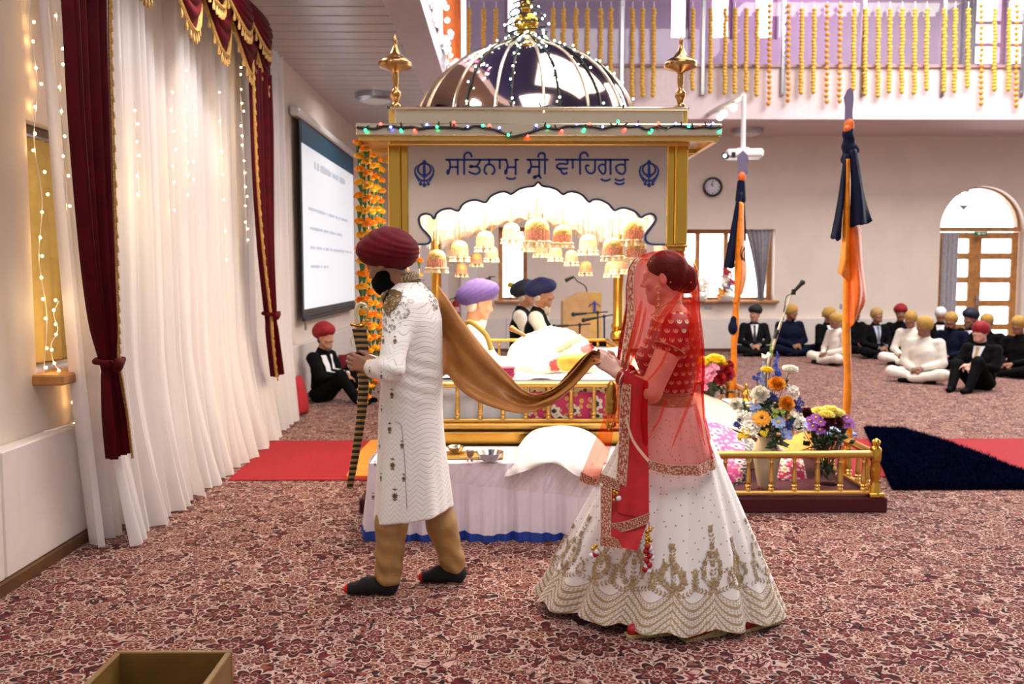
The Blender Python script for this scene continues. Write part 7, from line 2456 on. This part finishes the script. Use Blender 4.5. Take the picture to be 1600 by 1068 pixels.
def bouquet(label, base, blooms, leaves, name='flower_bouquet', stems=True):
    """blooms: (kind, px, py, Y, radius, material); every flower head is a part"""
    t = thing(name, label, 'flowers', base)
    sm_ = MB()
    for kind, px, py, Y, r, mt in blooms:
        c = P(px, py, Y)
        d = (V((c.x - base.x, -.25, .12 + c.z - base.z)).normalized() + V((0, -.5, .15))).normalized()
        m = MB()
        if kind == 'mum': ruffle_bloom(m, c, r, 60, .7, R, d)
        elif kind == 'flat': ruffle_bloom(m, c, r, 60, .35, R, V((0, -.25, 1)))
        elif kind == 'sun':
            daisy(m, c, r, d, 22, .1); daisy(m, c + d * r * .06, r * .8, d, 18, .22); daisy(m, c + d * r * .1, r * .55, d, 14, .35)
        elif kind == 'daisy': daisy(m, c, r, d, 13, .12, .42)
        elif kind == 'clump':
            for k in range(9):
                q = c + V((R.uniform(-1, 1), R.uniform(-.7, .5), R.uniform(-1, 1))) * r * .75
                daisy(m, q, r * .5, (d + V((R.uniform(-.6, .6), 0, R.uniform(-.5, .5)))).normalized(), 6, .3, .7)
        elif kind == 'spire':
            for k in range(26):
                h_ = k / 25; q = c + V((R.uniform(-1, 1) * r * .5 * (1.1 - h_), R.uniform(-.5, .5) * r * .5, (h_ - .5) * r * 4.4))
                daisy(m, q, r * .42 * (1.15 - h_ * .75), V((R.uniform(-1, 1), -1, R.uniform(-.3, .8))), 6, .3, .7)
        o = m.build('flower', mt, t)
        if kind in ('sun', 'daisy'):
            m = MB(); m.ball(c + d * r * .12, r * (.20 if kind == 'sun' else .22), 8, 6); m.build('flower_centre', M_seed if kind == 'sun' else F_ye, o, True)
        if stems: sm_.tube([c - d * r * .1, lerp(c, base, .5) + V((0, .02, .02)), base], .003, 4)
    if stems: sm_.build('stems', M_leaf, t)
    m = MB()
    for px, py, Y, n, sp in leaves:
        c = P(px, py, Y)
        for k in range(n):
            q = c + V((R.uniform(-sp, sp), R.uniform(-sp * .6, sp), R.uniform(-sp, sp)))
            d = V((R.uniform(-1, 1), R.uniform(-1, .2), R.uniform(-.6, 1))).normalized()
            leafq(m, q, d, V((R.uniform(-.5, .5), -1, .6)), R.uniform(.05, .09), R.uniform(.012, .022))
    m.build('foliage', M_leaf, t)
    return t
b8 = lambda x, y: (1120 + x / 5.34, 500 + y / 5.34)
VY = 6.12
def B(kind, x, y, dy, r, mt): 
    a = b8(x, y); return (kind, a[0], a[1], VY + dy, r, mt)
vb = P(1197, 769, VY); vb.z = .1
vz = lambda py: P(1197, py, VY).z - .1
m = MB(); m.lathe(vb, [(.050, 0), (.058, .006), (.060, .03), (.078, vz(735)), (.092, vz(716)), (.102, vz(709)), (.106, vz(707)), (.100, vz(704)), (.082, vz(696)), (.066, vz(688)), (.058, vz(681)), (.050, vz(684)), (.045, vz(700))], 36)
tag(m.build('cream_vase', mat('cream_ceramic', '#d9c6a0', .35, 0, .03), None, True, loc=vb), 'tall cream ceramic vase with a flared collar on the platform', 'vase')
bouquet('large mixed bouquet of orange, white and blue flowers in the cream vase', P(1197, 690, VY), [
    B('sun', 375, 820, -.14, .064, F_or), B('mum', 495, 545, -.10, .064, F_or), B('mum', 575, 705, -.10, .060, F_or), B('mum', 360, 630, -.08, .068, F_wh), B('flat', 612, 415, -.0, .062, F_wh), B('clump', 635, 610, -.02, .055, F_wh),
    B('mum', 160, 705, -.02, .050, F_wh), B('clump', 245, 790, -.06, .060, F_wh), B('clump', 300, 905, -.12, .055, F_wh), B('clump', 680, 830, -.06, .055, F_wh), B('clump', 310, 740, -.06, .045, F_lb), B('daisy', 512, 850, -.15, .052, F_lb),
    B('spire', 500, 400, -.02, .050, F_bl), B('spire', 385, 440, -.0, .036, F_lb), B('clump', 450, 625, -.06, .050, F_nv), B('clump', 590, 875, -.10, .038, F_nv), B('clump', 180, 865, -.08, .034, F_nv), B('clump', 330, 475, -.0, .034, F_nv), B('clump', 680, 690, .0, .050, F_nv), B('clump', 415, 310, .0, .034, F_wh),
    B('flat', 415, 418, -.04, .046, F_ye), B('clump', 220, 950, -.10, .042, F_ye), B('clump', 395, 945, -.16, .030, F_ye), B('spire', 455, 235, .0, .024, F_lg), B('clump', 515, 775, -.13, .038, F_lg), B('clump', 570, 960, -.14, .045, F_lb)],
    [(1197, 632, VY - .02, 26, .07), (1218, 645, VY - .04, 16, .05), (1208, 668, VY - .1, 26, .06), (1185, 665, VY - .06, 18, .06), (1228, 596, VY, 8, .025), (1213, 690, VY - .12, 18, .035), (1165, 640, VY, 10, .05), (1235, 660, VY, 12, .05)])
GY = 6.25
gv = P(1293, 768, GY); gv.z = .1
m = MB(); gz = lambda py: P(1293, py, GY).z - .1
m.lathe(gv, [(.062, 0), (.066, .01), (.070, gz(730)), (.085, gz(700)), (.092, gz(690)), (.086, gz(690)), (.078, gz(702)), (.062, gz(730)), (.055, .03), (.004, .02)], 30)
tag(m.build('glass_vase', M_glass, None, True, loc=gv), 'clear glass vase of purple and yellow flowers on the platform', 'vase')
b7 = lambda x, y: (1100 + x / 4.853, 600 + y / 4.853)
def B7(kind, x, y, dy, r, mt):
    a = b7(x, y); return (kind, a[0], a[1], GY + dy, r, mt)
bouquet('round bouquet of yellow, purple and dark maroon flowers in the glass vase', V((gv.x, GY, .16)), [
    B7('flat', 880, 215, -.05, .065, F_cy), B7('flat', 960, 205, -.06, .070, F_cy), B7('flat', 1010, 225, -.05, .060, F_cy), B7('flat', 930, 235, -.12, .060, F_cy),
    B7('daisy', 850, 255, -.12, .042, F_pu), B7('daisy', 825, 320, -.14, .040, F_pu), B7('daisy', 880, 345, -.16, .040, F_pu), B7('daisy', 885, 290, -.16, .036, F_pu), B7('daisy', 800, 275, -.1, .036, F_pu), B7('daisy', 1080, 260, -.08, .044, F_pu), B7('daisy', 1105, 300, -.08, .042, F_pu), B7('daisy', 1060, 310, -.1, .036, F_pu),
    B7('mum', 780, 235, .0, .055, F_mr), B7('mum', 950, 290, -.12, .050, F_mr), B7('mum', 1010, 300, -.10, .050, F_mr), B7('mum', 920, 310, -.14, .042, F_mr), B7('clump', 740, 330, -.04, .035, F_wh)],
    [(1275, 685, GY - .03, 30, .07), (1300, 685, GY - .04, 30, .07), (1315, 682, GY, 16, .05), (1290, 700, GY, 24, .04), (1288, 730, GY, 14, .035)])
FY = 8.75
fv = P(1107, 626, FY)
m = MB(); m.lathe(fv, [(.05, 0), (.06, .01), (.075, .12), (.10, .22), (.085, .22), (.05, .1), (.004, .03)], 20)
tag(m.build('dark_glass_vase', mat('green_glass', '#2c3a1e', .1, 0, .05, spec=.6), None, True, loc=fv), 'dark green vase of yellow and pink flowers just right of the bride', 'vase')
bouquet('bouquet of yellow, pink and red flowers in the dark vase just right of the bride', fv + V((0, 0, .16)), [
    ('flat', 1098, 566, FY - .05, .10, F_ye), ('flat', 1118, 562, FY - .05, .10, F_ye), ('flat', 1130, 570, FY, .08, F_ye), ('clump', 1100, 585, FY - .12, .085, F_pk), ('clump', 1113, 580, FY - .12, .075, F_pk), ('clump', 1103, 598, FY - .14, .06, F_pk), ('mum', 1133, 584, FY - .06, .095, F_rd), ('mum', 1124, 592, FY - .1, .075, F_rd), ('mum', 1138, 572, FY, .06, F_rd)],
    [(1112, 602, FY - .06, 30, .09), (1130, 602, FY, 12, .07)])
# flowers on the wide window sill
SY = 18.1
for label, blooms, lv in (('yellow and white flower arrangement at the left end of the wide window sill', [('spire', 1085, 432, SY, .15, F_ye), ('clump', 1092, 445, SY, .16, F_wh), ('clump', 1098, 455, SY, .14, F_wh), ('clump', 1090, 452, SY, .10, F_or), ('clump', 1104, 440, SY, .12, F_wh)], [(1095, 455, SY, 16, .2)]),
                           ('red, white and blue flower arrangement on the wide window sill, left of the far flag', [('clump', 1138, 426, SY, .12, F_rd), ('clump', 1134, 438, SY, .14, F_wh), ('clump', 1141, 446, SY, .14, F_rd), ('clump', 1136, 444, SY, .10, F_lb), ('clump', 1130, 458, SY, .13, F_or), ('clump', 1142, 456, SY, .12, F_wh)], [(1138, 455, SY, 14, .2)])):
    px = blooms[1][1]
    t = bouquet(label, P(px, 466, SY), blooms, lv, stems=True)
    m = MB(); m.lathe(P(px, 471, SY), [(.10, 0), (.13, .02), (.15, .12), (.10, .13)], 14); m.build('pot', M_white, t, True)
rs_ = P(970, 512, 9.95)
t = bouquet('orange and cream roses in a tall gold vase behind the rear right column', rs_ + V((0, 0, -.05)), [('mum', 967, 508, 9.9, .07, pm('coral_petals', '#e8704a')), ('mum', 978, 500, 9.95, .065, F_or), ('mum', 975, 516, 9.95, .06, F_wh)], [(974, 515, 10, 14, .08)])
m = MB(); m.lathe((rs_.x, 10.1, .48), [(.08, 0), (.05, .06), (.045, .2), (.07, rs_.z - .5)], 16); m.build('vase', M_gold, t, True)

# ---------------------------------------------------------------- flags (nishan sahib)
M_saff = mat('saffron_satin', '#ee8a1c', .42, 0, .1, 14)
M_saff2 = mat('deep_saffron_satin', '#ea6a18', .45, 0, .08, 10)
M_navys = mat('navy_satin', '#0b1230', .75, 0, .1, 12, spec=.15)
M_blade = metal('mauve_steel', '#a494b0', .3)
def wrapped_pole(t, pts, Y, r):
    p = cat([P(x, y, Y) for x, y in pts], 14)
    m = MB(); n = len(p); vs = []; seg = 14
    def fn(u, v):
        i = min(int(round(v * (n - 1))), n - 1)
        a = u * 2 * PI
        rr = r * (1 + .16 * math.sin(a + i * .55) + .08 * math.sin(2 * a - i * .9 + 1))
        return p[i] + V((rr * math.cos(a), rr * math.sin(a), 0))
    m.grid(fn, seg, n, closed=True)
    return m.build('cloth_wrapped_pole', M_saff, t, True)
fa = thing('ceremonial_flag', 'nearer saffron and navy flag with a slim spear tip, standing by the glass vase', 'flag', P(1320, 770, 6.45))
A_ = 6.45
wrapped_pole(fa, [(1325, 192), (1324, 300), (1323, 450), (1324, 640), (1325, 690), (1319, 715), (1320, 773)], A_, .028)
def slab(pts, y, th): return [V((p.x, p.y, p.z)) for p in [P(a, b_, y) for a, b_ in pts]]
m = MB(); m.prism([P(x, y, A_) for x, y in ((1320, 192), (1321, 165), (1319, 152), (1324, 140), (1329, 136.5), (1333, 142), (1334, 155), (1332, 175), (1333, 192))], (0, .012, 0)); m.build('spear_tip', M_blade, fa)
S = SDF(.006); S.e(P(1327, 196, A_), (.035, .03, .05), .01); S.e(P(1324, 202, A_ - .02), (.03, .02, .025), .01); S.build('saffron_knot', M_saff2, fa)
def hang(name, rows, mt, par, wav=.012, wf=9):
    return lattice(name, [[P(*q) for q in r] for r in rows], mt, par, 24, 7, wav, th=.004, wf=wf)
S = SDF(.008); S.c(P(1325, 204, A_), P(1326, 250, A_), .036, .05, .02); S.e(P(1335, 233, A_ - .02), (.03, .04, .04), .02)
def kn(v): return v + np.stack([np.sin(v[:, 2] * 70) * .005, np.cos(v[:, 2] * 55) * .004, 0 * v[:, 0]], 1)
S.build('navy_wrap', M_navys, fa, disp=kn)
hang('navy_drape', [[(1319, 240, A_ - .05), (1323, 240, A_ - .09), (1326, 240, A_ - .05)], [(1309, 310, A_ - .06), (1315, 310, A_ - .11), (1320, 310, A_ - .06)], [(1298, 370, A_ - .06), (1306, 376, A_ - .12), (1313, 374, A_ - .06)]], M_navys, fa)
hang('navy_drape', [[(1328, 235, A_ - .08), (1335, 232, A_ - .13), (1339, 235, A_ - .05)], [(1329, 290, A_ - .08), (1342, 290, A_ - .15), (1349, 290, A_ - .03)], [(1327, 354, A_ - .08), (1345, 352, A_ - .17), (1362, 346, A_ - .02)]], M_navys, fa)
hang('saffron_streamer', [[(1320, 248, A_ - .06), (1324, 248, A_ - .10), (1330, 248, A_ - .06)], [(1318, 330, A_ - .07), (1323, 330, A_ - .11), (1329, 330, A_ - .07)], [(1313, 400, A_ - .05), (1320, 400, A_ - .10), (1329, 400, A_ - .05)], [(1309, 424, A_ - .04), (1316, 432, A_ - .08), (1328, 440, A_ - .04)]], M_saff, fa, .006)
hang('saffron_flag', [[(1326, 350, A_ - .06), (1336, 352, A_ - .10), (1345, 355, A_ - .03)], [(1327, 400, A_ - .05), (1338, 405, A_ - .10), (1348, 410, A_ - .02)], [(1328, 450, A_ - .05), (1340, 455, A_ - .10), (1354, 464, A_ - .01)], [(1329, 512, A_ - .04), (1334, 505, A_ - .08), (1342, 490, A_ - .02)]], M_saff2, fa, .010)
fb = thing('ceremonial_flag', 'farther saffron and navy flag with a broad spear head, standing beyond the bride', 'flag', P(1143, 620, 9.5))
B_ = 9.5
wrapped_pole(fb, [(1157, 290), (1155, 380), (1151, 470), (1148, 530), (1144, 628)], B_, .034)
m = MB(); m.prism([P(x, y, B_) for x, y in ((1152, 273), (1154, 262), (1152, 250), (1153, 242), (1161, 235), (1168, 242), (1170, 250), (1168, 262), (1170, 273))], (0, .015, 0)); m.build('spear_head', M_blade, fb)
S = SDF(.008); S.e(P(1159, 277, B_), (.04, .04, .06), .01); S.build('saffron_knot', M_saff2, fb)
S = SDF(.01); S.c(P(1158, 285, B_), P(1157, 312, B_), .04, .055, .02); S.build('navy_wrap', M_navys, fb)
hang('navy_drape', [[(1153, 300, B_ - .06), (1157, 300, B_ - .1), (1160, 300, B_ - .06)], [(1143, 350, B_ - .06), (1149, 350, B_ - .12), (1154, 350, B_ - .06)], [(1131, 416, B_ - .06), (1139, 420, B_ - .13), (1147, 418, B_ - .06)]], M_navys, fb, .014)
fl_ = hang('saffron_flag', [[(1153, 315, B_ - .08), (1158, 315, B_ - .12), (1162, 318, B_ - .06)], [(1150, 370, B_ - .08), (1157, 370, B_ - .13), (1163, 372, B_ - .04)], [(1148, 420, B_ - .07), (1157, 420, B_ - .13), (1167, 425, B_ - .03)], [(1147, 475, B_ - .06), (1153, 470, B_ - .10), (1160, 458, B_ - .04)]], M_saff, fb, .012)
hang('navy_edge', [[(1160, 305, B_ - .02), (1163, 306, B_ - .03)], [(1162, 345, B_ - .02), (1165, 345, B_ - .03)], [(1163, 376, B_ - .02), (1166, 378, B_ - .03)]], M_navys, fb, .0)
m = MB(); ep = lambda x, y: P(x, y, B_ - .155)
m.tube(cat([ep(1164, 386), ep(1160, 394), ep(1160, 402), ep(1164, 408)], 5), .006, 6); m.tube([ep(1164, 384), ep(1163, 408)], .006, 6); m.tube(cat([ep(1160, 384), ep(1157, 396), ep(1160, 407)], 5), .005, 6); m.build('emblem', M_navys, fb)
S = SDF(.01); S.e(P(1145, 512, B_ - .02), (.05, .05, .075), .02); S.e(P(1146, 499, B_ - .02), (.03, .03, .04), .03); S.build('navy_tassel', M_navys, fb)

# microphone on a slanting stand
ms = thing('microphone_stand', 'slanting pale microphone stand behind the mixed bouquet, microphone against the back wall', 'microphone stand', P(1196, 640, 8.0))
a, b_, c0 = P(1237, 458, 8.0), P(1214, 520, 8.0), P(1185, 612, 8.0)
m = MB(); m.cyl(b_, a, .007, seg=8); m.cyl(lerp(a, b_, .72), lerp(b_, c0, .9), .013, seg=10); m.build('pole', mat('pale_pole', '#d8d2bc', .35, .4), ms)
m = MB(); m.cyl(b_ - V((.02, 0, .05)), b_ + V((.005, 0, .03)), .019, seg=10); m.ball(b_, .02, 8, 6); m.build('clutch', M_black, ms)
m = MB(); m.cyl((c0.x - .01, 8, .0), lerp(b_, c0, .9), .012, seg=10); m.lathe((c0.x - .01, 8, .0), [(.14, 0), (.14, .015), (.03, .03)], 24); m.build('base', M_black, ms)
m = MB(); q0, q1 = P(1236, 460, 8.0), P(1252, 443, 8.0); m.cyl(q0, q1, .011, .019, 12); m.ball(lerp(q0, q1, 1.12), .025, 12, 8); m.box(P(1240, 456, 8.0), (.03, .03, .05)); m.build('microphone', M_black, ms, True)
m = MB(); m.tube(cat([q0, P(1229, 463, 8.0), P(1226, 480, 8.0), P(1224, 500, 8.0)], 6), .004, 5); m.build('cable', M_black, ms)
# blue tray across the side rail
m = MB(); c0 = V((2.46, 6.75, .418)); m.box(c0, (.30, .62, .02), rz=-.1, bev=.006); m.box(c0 + V((-.01, 0, .014)), (.24, .54, .012), rz=-.1, bev=.004)
tag(m.build('blue_tray', mat('pale_blue_plastic', '#8ea6d8', .35), None, False, loc=c0), 'pale blue tray resting on the side rail of the platform, above the navy rug', 'tray')

# navy shaggy rug
pts = [G(1350, 671), G(1412, 673), G(1470, 690), G(1540, 716), G(1602, 741), G(1655, 765), G(1394, 766)]
pts = [V((max(p.x, 2.60), p.y, 0)) for p in pts]
pl = [(p.x, p.y) for p in pts]
m = MB(); m.prism([V((p.x, p.y, .010)) for p in pts], (0, 0, .012)); 
rg2 = random.Random(4)
k = 0
while k < 30000:
    x, y = rg2.uniform(2.58, 4.5), rg2.uniform(6.4, 9.2)
    if not inside(x, y, pl): continue
    k += 1
    a = rg2.uniform(0, 6.28); l = rg2.uniform(.03, .06); dx, dy = math.cos(a) * l * .7, math.sin(a) * l * .7
    w_ = .006
    m.add([(x - dy / l * w_, y + dx / l * w_, .02), (x + dy / l * w_, y - dx / l * w_, .02), (x + dx, y + dy, .02 + l * rg2.uniform(.4, .9))], [(0, 1, 2)])
tag(m.build('shaggy_rug', mat('navy_shag', '#060a20', 1.0, 0, .2, 14, spec=0.0), None, False, loc=(3.3, 7.6, .01)), 'navy blue shaggy rug lying across the red runner at the right', 'rug')

# clock, socket plates, projector, track spots
ck = thing('wall_clock', 'round black rimmed clock on the back wall right of the canopy', 'clock', P(1113, 292, YB - .02))
c0 = P(1113, 292, YB - .02); Rx = Matrix.Rotation(PI / 2, 3, 'X')
m = MB(); m.lathe(c0, [(.195, 0), (.195, .05), (.16, .06), (.15, .03), (.15, .0)], 36, Rx); m.build('rim', M_black, ck, True)
m = MB(); m.lathe(c0, [(.155, .015), (.155, .025)], 32, Rx); m.build('dial', mat('clock_dial', '#d9d7e0', .4), ck)
m = MB()
for k in range(12):
    a = k * PI / 6; m.box(c0 + V((.125 * math.sin(a), -.03, .125 * math.cos(a))), (.010 if k % 3 else .016, .004, .026), M=Matrix.Rotation(a, 3, 'Y'))
m.build('hour_marks', M_black, ck)
for a, l in ((-.52, .075), (-.08, .11)):
    m = MB(); m.box(c0 + V((l / 2 * math.sin(a), -.035, l / 2 * math.cos(a))), (.012, .004, l), M=Matrix.Rotation(a, 3, 'Y')); m.build('hand', M_black, ck)
for px, py, lb in ((1107, 479, 'double socket plate under the wide window, just right of the bride'), (1318, 478, 'small switch plate on the back wall behind the nearer flag pole')):
    m = MB(); c0 = P(px, py, YB - .01); m.box(c0, (.15, .02, .09), bev=.006); m.box(c0 + V((-.035, -.012, 0)), (.04, .006, .05)); m.box(c0 + V((.035, -.012, 0)), (.04, .006, .05)); tag(m.build('socket_plate', M_steel if px < 1200 else M_grey, None, False, loc=c0), lb, 'socket')
PY = 13.5
pj = thing('projector', 'white projector hanging on a pole under the balcony, lens toward the left wall', 'projector', P(1161, 242, PY))
m = MB(); c0 = P(1162, 241, PY); m.box(c0, (.54, .36, .13), rz=-.15, bev=.03); m.build('body', M_wplas, pj, True)
m = MB(); m.box(P(1146, 242, PY - .2), (.05, .03, .08)); m.cyl(P(1136, 243, PY - .12), P(1131, 243.5, PY - .14), .05, seg=16); m.build('lens_surround', M_black, pj)
m = MB(); m.ball(P(1132.5, 243.5, PY - .17), .028, 10, 8); m.build('lens', glow('lens_glow', '#bfe8ff', 3), pj, True)
m = MB(); m.cyl(P(1161, 235, PY), P(1162, 150, PY), .035, seg=14); m.cyl(P(1161, 236, PY), P(1161, 231, PY), .09, seg=16); m.build('drop_pole', M_wplas, pj)
m = MB(); q0, q1 = P(1162, 149, PY), P(1108, 177, YF); d_ = (q1 - q0); m.tube([q0, q1], .05, 4); m.build('bracket_arm', M_wplas, pj)
for (px, py), f_ in zip(((1146, 168), (1131, 178), (1125, 183)), (.25, .55, .68)):
    q = P(px, py, lerp(PY, YF, f_) - .15)
    t = thing('spot_lamp', 'white track spot lamp on the arm above the projector, %s' % {.25: 'nearest the pole', .55: 'middle one', .68: 'nearest the balcony'}[f_], 'spot lamp', q, 'track spots by the projector')
    m = MB(); dn = V((-.25, -1, -.35)).normalized(); m.cyl(q - dn * .02, q - dn * .18, .06, .05, 14); m.cyl(q - dn * .1, q - dn * .1 + V((0, .02, .1)), .015, seg=6); m.build('housing', M_wplas, t, True)
    m = MB(); m.cyl(q + dn * .0, q - dn * .02, .052, seg=14); m.build('lamp_face', glow('spot_glow', '#ffe9c8', 12), t)
# ---------------------------------------------------------------- balcony garlands
def far_garland(px, y0, y1, label, mt, sp=6.4, r=.040, tilt=-1.5):
    a, b_ = P(px, y0, YF - .10), P(px + tilt, y1, YF - .10)
    m = MB()
    m.mi = 0; m.tube([P(px, 2.5, YF - .04), a, b_], .006, 4)
    n = int((y1 - y0) / sp)
    m.mi = 1
    for i in range(n):
        c = lerp(a, b_, (i + .5) / n); c = c + V((R.uniform(-.01, .01), 0, 0))
        m.lathe(c - V((0, 0, .02)), [(.012, -.035), (r * .95, 0), (r, .018), (r * .6, .04), (.006, .045)], 9)
    o = m.build('marigold_garland', [M_white_cloth, mt], None, False, loc=a)
    tag(o, label, 'garland', 'marigold garlands along the balcony')
GX = [733, 756, 775, 865, 881, 900, 918, 939, 955, 989, 1005, 1022] + [1060 + v * .3375 for v in (68, 152, 218, 264, 316, 366, 424, 512, 572, 630, 690, 750, 814, 868, 927, 981, 1038, 1097, 1152, 1233, 1283, 1343, 1405, 1466, 1533, 1568)]
GB = [150] * 12 + [140, 144, 146, 145, 142, 149, 165, 160, 146, 145, 162, 161, 140, 148, 151, 144, 145, 146, 140, 143, 143, 136, 165, 141, 141, 168]
words = ['first', 'second', 'third', 'fourth', 'fifth', 'sixth', 'seventh', 'eighth', 'ninth', 'tenth', 'eleventh', 'twelfth', 'thirteenth']
for i, (x, y) in enumerate(zip(GX, GB)):
    if i < 12: lb = 'marigold garland on the balcony glass behind the dome, %s from the orange drape' % words[i]
    elif i < 25: lb = 'marigold garland on the balcony front, %s counting right from the canopy finial' % words[i - 12]
    else: lb = 'marigold garland on the balcony front, %s counting left from the edge of the photo' % words[len(GX) - 1 - i]
    long_ = y > 155
    far_garland(x, 4 if long_ else 12, y, lb, mat('golden_marigold', '#dc962e', .7, 0, .12, 60) if long_ else mat('pale_marigold', '#d8ab45', .7, 0, .12, 60), 8.4 if long_ else 5.2, .042 if long_ else .044)
# warm lights on the handrail, a blue bow
t = thing('string_light', 'sparse warm bulbs along the balcony handrail at the top edge of the photo', 'string lights', (fx(1300), YF - .06, fz(3)))
m = MB(); m.tube([(fx(700 + 20 * i), YF - .05, fz(4 + (i % 2))) for i in range(46)], .008, 4); m.build('cable', M_wplas, t)
for px in (1264, 1305, 1326, 1344, 1456, 1494, 1180, 1010, 900):
    m = MB(); m.ball((fx(px), YF - .08, fz(3)), .022, 8, 6); m.build('bulb', M_fairy, t, True)
S = SDF(.02)
for dx in (-.12, 0, .12): S.e((fx(1178) + dx, YF - .1, fz(0)), (.09, .05, .06), .03)
tag(S.build('blue_bow', M_bluevinyl, None, loc=(fx(1178), YF - .1, fz(0))), 'blue cloth bow on the balcony handrail at the top edge of the photo', 'bow')
# left gallery: dense white light curtain and orange drape
lt = thing('string_light', 'dense tangle of white and pink lights on the gallery edge left of the dome', 'string lights', (-.76, 10, 4.3))
m = MB(); bl = []
rl_ = random.Random(9)
for k in range(6):
    pts = [V((-.72 + rl_.uniform(-.05, .05), y, 4.30 + rl_.uniform(-.16, .10))) for y in np.arange(7.0, 15.8, .3)]
    m.tube(pts, .006, 4)
m.build('cable', M_wplas, lt)
M_lw, M_lp = glow('cold_white_led', '#e6ecff', 22), glow('pink_led', '#ff5a9a', 14)
protoL = {}
for k in range(99):
    y = 7.0 + 8.8 * (k / 99) ; p = V((-.66 + rl_.uniform(-.16, .08), y, 4.30 + rl_.uniform(-.22, .24)))
    mi = 1 if k % 7 == 3 else 0
    if mi not in protoL:
        m = MB(); m.ball(p, .028, 8, 6); protoL[mi] = (m.build('bulb', (M_lw, M_lp)[mi], lt, True), p)
    else:
        o = protoL[mi][0].copy(); COL.objects.link(o); o.parent = lt; o.location = p - protoL[mi][1]
m = MB(); m.box((-.80, 11.4, 4.34), (.10, 9.2, .14), bev=.02); struct(m.build('trim_7', M_white))
curtain_o = MB()
def od(u, v): 
    y = lerp(12.6, 16.0, u); return (-.80 + .05 * math.sin(u * 40) + .02 * math.sin(u * 93), y, lerp(4.46, 6.4, v))
curtain_o.grid(od, 90, 8)
tag(curtain_o.build('orange_drape', mat('orange_organza', '#f07a32', .7, 0, .12, 6), None, True, loc=(-.8, 14.3, 4.5)), 'orange drape hanging along the left gallery railing beyond the dome', 'curtain')
for p_ in ((-.4, 9.5, 4.5), (-.4, 13, 4.5)): lamp('gallery_led_glow', 'POINT', p_, 14, (.8, .8, 1), .3)
# ================================================================== SEATED GUESTS AT THE BACK RIGHT
GG = 'guests seated on the carpet along the back wall'
def guest(px, Y, face, out, top, label, **kw):
    x = (px - 787) * Y / F
    return seated(0, 0, 0, face, out, top, label, loc=(x, Y, 0), h=.012, grp=None, **kw)
M_tiegrey = mat('grey_tie', '#6a6a78', .6); M_tiegold = mat('gold_tie', '#c0a05a', .5); M_tiedk = mat('dark_tie', '#22222a', .6)
M_blshirt = mat('pale_blue_shirt', '#b9c4dc', .7)
guest(1180, 17.2, (-.15, -1), M_suit2, ('turban', M_tblk), 'man in charcoal suit and black turban, leftmost guest by the back wall', beard=M_beardgr, shirt=M_shirt, tie=M_tiedk, look=(-.7, -.8), skin=M_skin)
guest(1237, 17.2, (.15, -1), M_navy, ('patka', M_ochre), 'broad man in a navy sweater and ochre headcloth, behind the microphone stand', waist=.27, look=(.9, -.5), s=1.05, beard=M_beardb)
guest(1297, 16.9, (.5, -1), M_suit, ('patka', M_ochre), 'man in dark suit and ochre headcloth behind the slim guest in ivory', look=(.9, -.5), shirt=M_shirt)
guest(1309, 15.5, (-1, -.35), M_ivory, ('patka', M_ochre), 'slim guest in ivory suit and ochre headcloth, just left of the nearer flag pole', legs=M_ivory, s=.96, look=(-1, -.2))
guest(1338, 17.75, (.2, -1), M_suit, ('patka', M_ochre), 'guest in black half hidden behind the nearer flag', s=.98)
guest(1372, 16.7, (.15, -1), M_suit, ('patka', mat('fawn_headcloth', '#a88a50', .8)), 'man in black suit, pale blue shirt and grey tie, right of the nearer flag', shirt=M_blshirt, tie=M_tiegrey, look=(.3, -1), tilt=-.15)
guest(1410, 17.3, (-.3, -1), M_suit, ('turban', M_tred), 'guest in a dark red turban almost hidden behind the ivory suited man by the wall')
guest(1427, 15.3, (-.8, -.7), M_ivory, ('patka', M_ochre), 'man in ivory suit and ochre headcloth sitting farther back, near the grey curtain', legs=M_ivory, look=(-.8, -.7))
guest(1473, 17.0, (-.4, -1), M_suit, ('patka', M_shirt), 'guest in black with a white cap, in front of the grey door curtain', shirt=M_shirt)
guest(1491, 14.9, (-.8, -.7), M_navy, ('patka', M_ochre), 'man in a dark navy jacket and ochre headcloth, behind the large man in white', look=(-.8, -.7), beard=M_beardb)
guest(1520, 15.4, (-.9, -.6), M_suit, ('turban', M_tnavy), 'man in navy turban with grey beard before the arched door', beard=M_beardgr, shirt=M_shirt, look=(-1, -.3))
guest(1547, 14.4, (-.7, -.7), M_suit, ('patka', M_ochre), 'guest in ochre headcloth hidden behind the man in the red headcloth')
guest(1449, 13.0, (-.75, -.75), M_ivory, ('patka', M_ochre), 'large man in white suit and ochre headcloth, cross legged in front of the others', legs=M_ivory, waist=.23, look=(-1, -.35), s=1.02)
guest(1538, 12.1, (-.85, -.6), M_suit, ('patka', M_tred), 'fair man in black suit, gold tie and red headcloth, nearest of the guests', shirt=M_shirt, tie=M_tiegold, look=(-1, -.45), skin=M_skin_l, pose='knees', hands='knee', waist=.2)
guest(1598, 13.6, (-.9, -.5), M_suit, ('patka', M_ochre), 'guest in black and ochre headcloth cut off by the right edge of the photo', look=(-.8, -.6))
SC.view_settings.view_transform = 'Standard'
SC.view_settings.look = 'None'
SC.view_settings.exposure = 0.15
SC.view_settings.gamma = 1.0
SC.view_settings.use_curve_mapping = False
SC.cycles.use_denoising = True
SC.cycles.max_bounces = 8
SC.cycles.transparent_max_bounces = 24
SC.cycles.sample_clamp_indirect = 6.0
SC.cycles.caustics_reflective = False
SC.cycles.caustics_refractive = False
